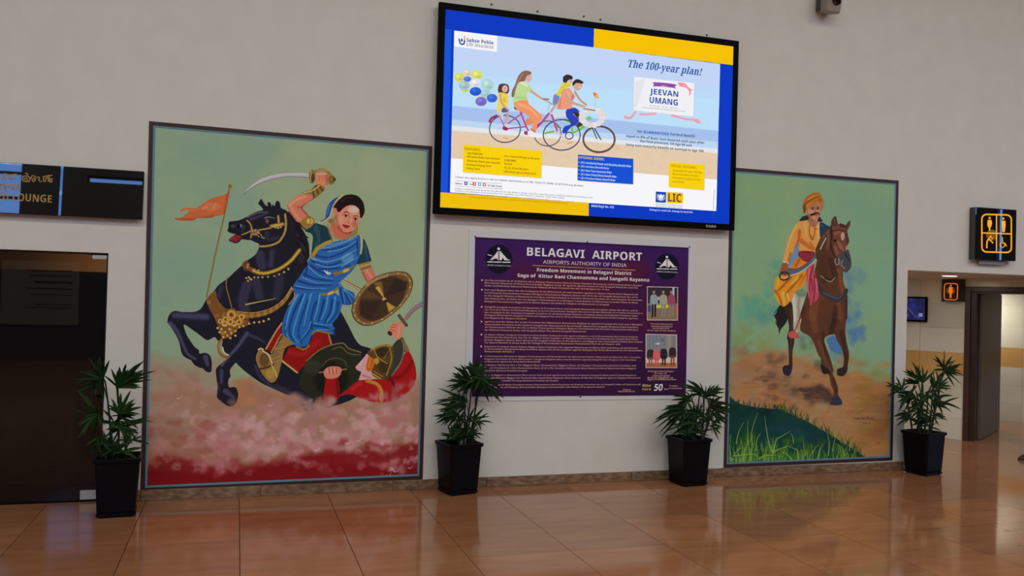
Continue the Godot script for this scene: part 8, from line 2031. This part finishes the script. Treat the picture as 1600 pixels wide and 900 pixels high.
func lounge_door() -> void:
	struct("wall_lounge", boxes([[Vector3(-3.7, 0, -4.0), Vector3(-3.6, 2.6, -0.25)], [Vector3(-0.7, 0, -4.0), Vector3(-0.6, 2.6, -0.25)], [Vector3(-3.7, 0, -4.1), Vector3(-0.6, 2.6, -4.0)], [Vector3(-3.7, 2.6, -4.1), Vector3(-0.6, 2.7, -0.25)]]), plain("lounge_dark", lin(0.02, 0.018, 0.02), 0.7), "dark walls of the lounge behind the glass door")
	struct("trim_1", box(Vector3(-3.6, 2.04, -1.3), Vector3(-0.7, 2.6, -1.2)), plain("bulkhead", lin(0.55, 0.24, 0.07), 0.6), "orange-brown panel above the lounge interior")
	var g := plain("dark_glass", lin(0.004, 0.004, 0.006, 0.72), 0.0)
	g.transparency = BaseMaterial3D.TRANSPARENCY_ALPHA
	g.metallic_specular = 0.62
	var d := struct("door_2", boxes([[Vector3(-1.108, 0.0, -0.085), Vector3(-1.09, 2.19, -0.045)], [Vector3(-3.2, 0.0, -0.085), Vector3(-3.17, 2.19, -0.045)], [Vector3(-3.17, 2.176, -0.085), Vector3(-1.108, 2.19, -0.045)]], 0.002), plain("navy_frame", lin(0.006, 0.006, 0.016), 0.35), "dark frameless glass door under the black lounge sign")
	part("pane", box(Vector3(-3.17, 0.012, -0.07), Vector3(-1.108, 2.176, -0.06)), g, d)
	part("patch_fitting", box(Vector3(-1.262, 0.02, -0.058), Vector3(-1.11, 0.10, -0.046), 0.001), plain("white_plate", lin(0.5, 0.5, 0.54), 0.4), d)
	part("bottom_rail", box(Vector3(-3.17, 0.0, -0.08), Vector3(-1.108, 0.012, -0.05), 0.001), mats.black_satin, d)
	var t := thing("tube_light", Vector3(-1.29, 2.15, -0.5), "thin white tube light glimpsed at the top corner of the glass door", "light")
	part("fitting", box(Vector3(-0.01, 0.034, -0.03), Vector3(0.5, 0.09, 0.03), 0.004), mats.grey_metal, t)
	part("hanger", box(Vector3(0.2, 0.09, -0.01), Vector3(0.22, 0.45, 0.01)), mats.grey_metal, t)
	part("tube", box(Vector3(0.0, 0.0, -0.02), Vector3(0.48, 0.034, 0.02), 0.006), glow("tube_glow", Color(1.0, 0.97, 0.95), 3.0), t)
	var l := AreaLight3D.new()
	l.name = "tube_lamp"
	t.add_child(l)
	l.position = Vector3(0.24, 0.017, -0.03)
	l.rotation_degrees = Vector3(0, 0, 0)
	l.area_size = Vector2(0.48, 0.034)
	l.light_color = Color(1.0, 0.9, 0.75)
	l.light_energy = 1.5
	l.area_range = 20.0
	l.shadow_enabled = true


func mural(ops: Array, w: float, h: float, c: Array, seed_: int, label: String) -> void:
	var low := Vector3((c[2].x + c[3].x) * 0.5, (c[2].y + c[3].y) * 0.5, 0)
	var o := thing("wall_painting", low, label, "painting", "murals on the hall wall")
	var p := Painter.new(w, h, 0.42)
	p.work(ops)
	var m := StandardMaterial3D.new()
	m.albedo_texture = p.texture()
	m.roughness = 0.65
	m.metallic_specular = 0.18
	var q := []
	for x in c:
		q.append(x - low + Vector3(0, 0, 0.004))
	part("picture", sheet(q, 0.004), m, o)
	# painted border: a maroon band outside, a blue line inside it
	for e in [["border_band", 0.0, 0.036, 0.006, mats.maroon], ["border_line", 0.036, 0.055, 0.005, mats.blue_line]]:
		for i in 4:
			var a: Vector3 = q[i]
			var b: Vector3 = q[(i + 1) % 4]
			var into: Vector3 = [Vector3.DOWN, Vector3.LEFT, Vector3.UP, Vector3.RIGHT][i]
			var on := (b - a).normalized()
			var st := start()
			var a0: Vector3 = a + into * e[1] + on * e[1]
			var b0: Vector3 = b + into * e[1] - on * e[1]
			var a1: Vector3 = a + into * e[2] + on * e[2]
			var b1: Vector3 = b + into * e[2] - on * e[2]
			var z := Vector3(0, 0, e[3] - 0.004)
			quad(st, a0 + z, b0 + z, b1 + z, a1 + z, Vector3.BACK)
			quad(st, a0 + z, b0 + z, b0, a0, -into)
			quad(st, a1 + z, b1 + z, b1, a1, into)
			part(e[0], st.commit(), e[4], o)


func murals() -> void:
	mural(WARRIOR_QUEEN_PICTURE, 2560, 3285, [Vector3(-0.79344, 3.38129, 0.00000), Vector3(1.78352, 3.35837, 0.00000), Vector3(1.78156, 0.09567, 0.00000), Vector3(-0.76675, 0.07790, 0.00000)], 1, "large mural of a woman in a blue sari on a rearing black horse")
	mural(RIDER_PICTURE, 2248, 3288, [Vector3(5.12077, 3.38992, 0.00000), Vector3(7.37109, 3.39358, 0.00000), Vector3(7.37105, 0.11147, 0.00000), Vector3(5.12353, 0.10006, 0.00000)], 2, "mural of a turbaned rider in orange on a brown horse")


func screen() -> void:
	var o := thing("advertising_screen", Vector3(3.459, 2.689, 0), "big lit advertising screen showing a family on bicycles, above the poster", "screen")
	var h := Vector2(1.668, 2.065)
	var back := part("housing", box(Vector3(-h.x + 0.02, 0.02, 0.001), Vector3(h.x - 0.02, h.y - 0.02, 0.085), 0.004), plain("housing_grey", lin(0.22, 0.20, 0.19), 0.5), o)
	back.name = "housing"
	var w := 0.066
	part("bezel", boxes([[Vector3(-h.x, 0, 0.06), Vector3(h.x, w, 0.104)], [Vector3(-h.x, h.y - w, 0.06), Vector3(h.x, h.y, 0.104)], [Vector3(-h.x, w, 0.06), Vector3(-h.x + w, h.y - w, 0.104)], [Vector3(h.x - w, w, 0.06), Vector3(h.x, h.y - w, 0.104)]], 0.003), mats.black_satin, o)
	var p := Painter.new(3190, 1925, 0.6)
	p.work(ADVERT_PICTURE)
	var m := StandardMaterial3D.new()
	m.albedo_color = Color(0.01, 0.01, 0.01)
	m.roughness = 0.5
	m.metallic_specular = 0.12
	m.emission_enabled = true
	m.emission = Color.BLACK
	m.emission_texture = p.texture()
	m.emission_energy_multiplier = 0.96
	part("display", sheet([Vector3(-h.x + w, h.y - w, 0.098), Vector3(h.x - w, h.y - w, 0.098), Vector3(h.x - w, w, 0.098), Vector3(-h.x + w, w, 0.098)], 0.004), m, o)
	var t := part("maker_name", letters("Srishti", 0.15, 0.026, 0.001, true), plain("silver_print", lin(0.55, 0.55, 0.56), 0.4), o, Vector3(1.377, 0.032, 0.1047))
	tag(t, "small silver serif maker's name on the black bezel")
	var l := AreaLight3D.new()
	l.name = "screen_light"
	o.add_child(l)
	l.position = Vector3(0, h.y * 0.5, 0.12)
	l.rotation.y = PI
	l.area_size = Vector2(3.2, 1.93)
	l.light_color = Color(0.86, 0.92, 1.0)
	l.light_energy = 0.2
	l.area_range = 30.0
	l.shadow_enabled = true


func poster() -> void:
	var o := thing("information_poster", Vector3(3.447, 0.854, 0), "purple airport history poster on a white backing sheet under the screen", "poster")
	part("backing_sheet", box(Vector3(-1.266, 0, 0.0005), Vector3(1.266, 1.705, 0.006), 0.001), mats.white_sheet, o)
	var p := Painter.new(2381, 1586, 0.8)
	p.work(POSTER_PICTURE)
	var m := StandardMaterial3D.new()
	m.albedo_texture = p.texture()
	m.roughness = 0.65
	m.metallic_specular = 0.18
	var c := [Vector3(-1.203, 1.634, 0.011), Vector3(1.179, 1.632, 0.011), Vector3(1.188, 0.043, 0.011), Vector3(-1.192, 0.048, 0.011)]
	part("printed_sheet", sheet(c, 0.005), m, o)
	for q in [[-1.203, 1.64], [1.19, 1.64], [0.0, 1.64], [-0.03, 0.035], [1.19, 0.035]]:
		var st := start()
		add_tube(st, [Vector3(q[0], q[1], 0.004), Vector3(q[0], q[1], 0.012)], [0.009, 0.008], 8)
		part("pin", st.commit(), plain("pin_dark", lin(0.05, 0.05, 0.05), 0.5), o)


func pictograms(o: Node3D, list: Array, z: float, mat: Material) -> void:
	for d in list:
		var st := start()
		for s in d[1]:
			match s[0]:
				"plate":
					add_plate(st, flat_points(s[1]), z, z + 0.003)
				"line":
					add_line(st, s[2], s[1] * 0.001, z, z + 0.003, s[3] == 1)
				"disc":
					add_disc(st, Vector2(s[1], s[2]) * 0.001, s[3] * 0.001, z, z + 0.003)
		part(d[0], st.commit(), mat, o)


func signs() -> void:
	var amber := glow("amber_glow", Color(1.0, 0.66, 0.06), 1.0)
	var o := thing("restroom_sign", Vector3(8.43, 2.507, 0), "square black restroom sign with four glowing yellow pictograms above the corridor", "sign")
	part("casing", box(Vector3(0, 0, 0.001), Vector3(0.63, 0.63, 0.1), 0.006), mats.black_gloss, o)
	part("bracket", box(Vector3(0.12, -0.05, 0.001), Vector3(0.5, 0.0, 0.05), 0.004), mats.grey_metal, o)
	pictograms(o, RESTROOM_MARKS, 0.1, amber)
	var u := Vector3(0.558, 0, 0.83).normalized()
	var v := Vector3(-u.z, 0, u.x)
	var s := thing("mens_restroom_sign", Vector3(10.1, 2.015, -1.70), "small black sign with one glowing figure on the corridor wall", "sign")
	s.basis = Basis(u, Vector3.UP, v)
	part("casing", box(Vector3(-0.305, 0, 0.001), Vector3(0.005, 0.322, 0.06), 0.004), mats.black_gloss, s)
	part("bracket", box(Vector3(-0.22, -0.03, 0.001), Vector3(-0.06, 0.0, 0.03), 0.0025), mats.grey_metal, s)
	pictograms(s, MENS_MARKS, 0.06, glow("orange_glow", Color(1.0, 0.45, 0.05), 1.0 * 0.8))
	for e in [[o, Vector3(0.315, 0.31, 0.13), 0.02], [s, Vector3(-0.2, 0.16, 0.1), 0.01]]:
		var l := OmniLight3D.new()
		l.name = "sign_light"
		e[0].add_child(l)
		l.position = e[1]
		l.light_color = Color(1.0, 0.7, 0.2)
		l.light_energy = e[2]
		l.light_size = 0.1
		l.omni_range = 20.0
		l.omni_attenuation = 2.0
		l.shadow_enabled = true
	# the long black lounge sign, leaning back a little
	var g := thing("lounge_sign", Vector3(-0.816, 2.49, 0.012), "long glossy black sign lettered in gold above the glass door", "sign")
	g.rotation_degrees.x = -3.5
	part("panel", box(Vector3(-3.2, 0, 0.03), Vector3(0, 0.432, 0.055), 0.003), mats.black_gloss, g)
	part("back_rail", boxes([[Vector3(-3.1, 0.06, 0.018), Vector3(-0.1, 0.12, 0.03)], [Vector3(-3.1, 0.32, 0.026), Vector3(-0.1, 0.38, 0.03)]]), mats.grey_metal, g)
	var tx := part("english_lettering", letters("RESERVED LOUNGE", 0.8, 0.063, 0.001), mats.gold_print, g, Vector3(-1.067, 0.14, 0.0555))
	tx.scale = Vector3(0.86, 1, 1)
	for row in SCRIPT_MARKS:
		var st := start()
		for r in row[1]:
			add_line(st, r, row[2] * 0.001, 0.055, 0.0557)
		part(row[0], st.commit(), mats.gold_print, g)


func palms() -> void:
	var spots := [Vector3(-0.905, 0, 0.44), Vector3(2.094, 0, 0.176), Vector3(4.556, 0, 0.242), Vector3(7.596, 0, 0.237)]
	var turns := [0.06, 0.245, 0.10, 0.20]
	var says := ["potted fan palm in a square black pot in front of the glass door", "tall potted fan palm in a black pot between big mural and poster", "bushy potted fan palm in a black pot at the poster's lower right corner", "potted fan palm in a black pot beside the corridor opening"]
	var body := loft_square([[0.035, 0.138, 0.022], [0.05, 0.146, 0.024], [0.46, 0.168, 0.026], [0.462, 0.172, 0.026]], false, true)
	var rim := loft_square([[0.455, 0.170, 0.026], [0.456, 0.181, 0.028], [0.482, 0.182, 0.028], [0.486, 0.178, 0.026], [0.486, 0.162, 0.022], [0.40, 0.158, 0.02]], false, false)
	var foot := loft_square([[0.012, 0.146, 0.02], [0.014, 0.150, 0.022], [0.032, 0.150, 0.022], [0.036, 0.144, 0.02]], true, true)
	var soil := loft_square([[0.38, 0.150, 0.018], [0.405, 0.157, 0.02]], true, false)
	for n in 4:
		var o := thing("potted_palm", spots[n], says[n], "plant", "potted palms along the wall")
		var pot := part("pot", body, mats.pot, o)
		pot.rotation.y = turns[n]
		part("rim", rim, mats.pot, pot)
		part("foot_tray", foot, mats.pot, pot)
		for c in [[-1, -1], [1, -1], [1, 1], [-1, 1]]:
			var st := start()
			add_tube(st, [Vector3(c[0] * 0.115, 0, c[1] * 0.115), Vector3(c[0] * 0.115, 0.014, c[1] * 0.115)], [0.018, 0.018], 8)
			part("caster", st.commit(), mats.black_satin, pot)
		part("soil", soil, mats.soil, o).rotation.y = turns[n]
		var canes: Array = PALM_CANES[n]
		for c in canes:
			var a := Vector3(c[0], c[1], c[2]) * 0.001
			a.x = clampf(a.x, -0.11, 0.11)
			a.z = clampf(a.z, -0.11, 0.11)
			var b := Vector3(c[3], c[4], c[5]) * 0.001
			var st := start()
			var pts := []
			var rad := []
			for i in 7:
				var f := i / 6.0
				pts.append(a.lerp(b, f) + Vector3(sin(f * PI) * 0.012, 0, 0))
				rad.append(lerpf(0.011, 0.006, f) * (1.15 if i % 2 == 0 else 1.0))
			add_tube(st, pts, rad, 6)
			part("cane", st.commit(), mats.cane, o)
		var rng := RandomNumberGenerator.new()
		rng.seed = 40 + n
		for f in PALM_FANS[n]:
			part("fan_leaf", fan_leaf(f, canes, rng), mats["leaf%d" % (rng.randi() % 3)], o)


func fan_leaf(f: Array, canes: Array, rng: RandomNumberGenerator) -> ArrayMesh:
	var hub := Vector3(f[0], f[1], f[2]) * 0.001
	var st := start()
	# leaf stalk from the nearest cane
	var best := hub + Vector3(0, -0.1, 0)
	var near := INF
	for c in canes:
		var b := Vector3(c[3], c[4], c[5]) * 0.001
		var a := Vector3(clampf(c[0], -110, 110), c[1], clampf(c[2], -110, 110)) * 0.001
		for s in 6:
			var p := a.lerp(b, s / 5.0)
			if p.y < hub.y - 0.02 and p.distance_to(hub + Vector3(0, -0.08, 0)) < near:
				near = p.distance_to(hub + Vector3(0, -0.08, 0))
				best = p
	add_tube(st, [best, best.lerp(hub, 0.5) + Vector3(0, 0.012, 0), hub], [0.0045, 0.0035, 0.003], 5)
	for i in range(3, f.size(), 3):
		var tip := Vector3(f[i], f[i + 1], f[i + 2]) * 0.001
		var along := tip - hub
		var far := along.length()
		var d := along / far
		var side := d.cross(Vector3(rng.randf_range(-0.35, 0.35), rng.randf_range(-0.1, 0.35), 1.0)).normalized()
		var up := side.cross(d)
		var half := clampf(far * 0.072, 0.005, 0.0135) * rng.randf_range(0.75, 1.2)
		var sag := far * rng.randf_range(0.02, 0.08)
		var ls := []
		for s in 7:
			var t := s / 6.0
			var w: float = half * [0.3, 0.75, 1.0, 1.0, 0.82, 0.5, 0.06][s]
			var p: Vector3 = hub + along * t + Vector3(0, sin(t * PI) * sag, 0)
			ls.append([p - side * w + up * w * 0.25, p - up * w * 0.1, p + side * w + up * w * 0.25])
		for s in 6:
			quad(st, ls[s][0], ls[s][1], ls[s + 1][1], ls[s + 1][0], up)
			quad(st, ls[s][1], ls[s][2], ls[s + 1][2], ls[s + 1][1], up)
	return st.commit()


func small_things() -> void:
	# security camera at the top edge of the picture
	var o := thing("security_camera", Vector3(6.26, 5.2, 0), "grey security camera high on the wall right of the screen", "camera")
	part("wall_plate", box(Vector3(-0.05, 0.05, 0.0), Vector3(0.05, 0.32, 0.02), 0.004), plain("camera_dark", lin(0.05, 0.045, 0.045), 0.5), o)
	var b := Basis(Vector3.RIGHT, 0.25)
	var st := start()
	add_box(st, Vector3(-0.095, -0.08, 0), Vector3(0.095, 0.12, 0.2), 0.018, b, Vector3(0, 0.1, 0.03))
	part("housing", st.commit(), plain("camera_grey", lin(0.30, 0.275, 0.25), 0.5), o)
	st = start()
	add_tube(st, [Vector3(0.01, 0.115, 0.20), Vector3(0.01, 0.105, 0.245), Vector3(0.01, 0.10, 0.26)], [0.062, 0.058, 0.03], 20)
	part("lens", st.commit(), mats.black_gloss, o)
	part("side_panel", box(Vector3(-0.103, 0.02, 0.03), Vector3(-0.094, 0.24, 0.10), 0.0025), plain("camera_dark", lin(0.05, 0.045, 0.045), 0.5), o)
	# tip of a shoe at the right edge
	var s := thing("shoe", Vector3(9.575, 0, -0.26), "tip of a dark shoe on the floor at the picture's right edge", "shoe")
	s.rotation.y = 0.15
	var upper := start()
	var rings := []
	for i in 9:
		var f := i / 8.0
		var x: float = 0.275 * f
		var w: float = [0.012, 0.036, 0.044, 0.046, 0.042, 0.036, 0.036, 0.036, 0.026][i]
		var h: float = [0.022, 0.046, 0.058, 0.066, 0.082, 0.10, 0.105, 0.10, 0.075][i]
		var ring := []
		for j in 9:
			var a := PI * j / 8.0
			ring.append(Vector3(x, 0.016 + sin(a) * (h - 0.016), cos(a) * w))
		rings.append(ring)
	for i in 8:
		for j in 8:
			quad(upper, rings[i][j], rings[i][j + 1], rings[i + 1][j + 1], rings[i + 1][j], rings[i][j] + rings[i][j + 1] - Vector3(rings[i][j].x * 2, 0.03, 0))
	for e in [0, 8]:
		for j in 7:
			tri(upper, rings[e][0], rings[e][j + 1], rings[e][j + 2], Vector3(-1 if e == 0 else 1, 0, 0))
	part("upper", upper.commit(), plain("shoe_leather", lin(0.018, 0.013, 0.015), 0.35), s)
	st = start()
	var sole := PackedVector2Array()
	for p in [[-0.004, 0.0], [0.012, 0.03], [0.05, 0.046], [0.1, 0.05], [0.17, 0.04], [0.25, 0.04], [0.278, 0.025], [0.278, -0.025], [0.25, -0.04], [0.17, -0.04], [0.1, -0.05], [0.05, -0.046], [0.012, -0.03]]:
		sole.append(Vector2(p[0], p[1]))
	add_plate(st, sole, 0.0, 0.018)
	var so := part("sole", st.commit(), plain("shoe_sole", lin(0.01, 0.008, 0.008), 0.6), s)
	so.rotation_degrees.x = -90
	# advertising board on the rear wall, mirrored in the dark glass door
	var a := thing("advertising_board", Vector3(-4.3, 0.9, HALL_REAR), "pale advertising board on the rear wall behind the camera", "board")
	part("board", box(Vector3(-1.3, 0, -0.06), Vector3(0.45, 1.6, -0.005), 0.006), plain("board_pale", lin(0.30, 0.27, 0.27), 0.5), a)
	var bars := [[0.25, 1.35, 0.03], [0.25, 1.22, 0.03], [0.25, 1.05, 0.05], [0.25, 0.9, 0.025], [0.25, 0.75, 0.02], [0.25, 0.5, 0.02], [0.25, 0.42, 0.02]]
	for i in bars.size():
		part("printed_bar", box(Vector3(-0.75 + 0.1 * (i % 3), bars[i][1], -0.064), Vector3(0.3, bars[i][1] + bars[i][2], -0.06)), plain("board_ink", lin(0.06, 0.04, 0.04), 0.6), a)
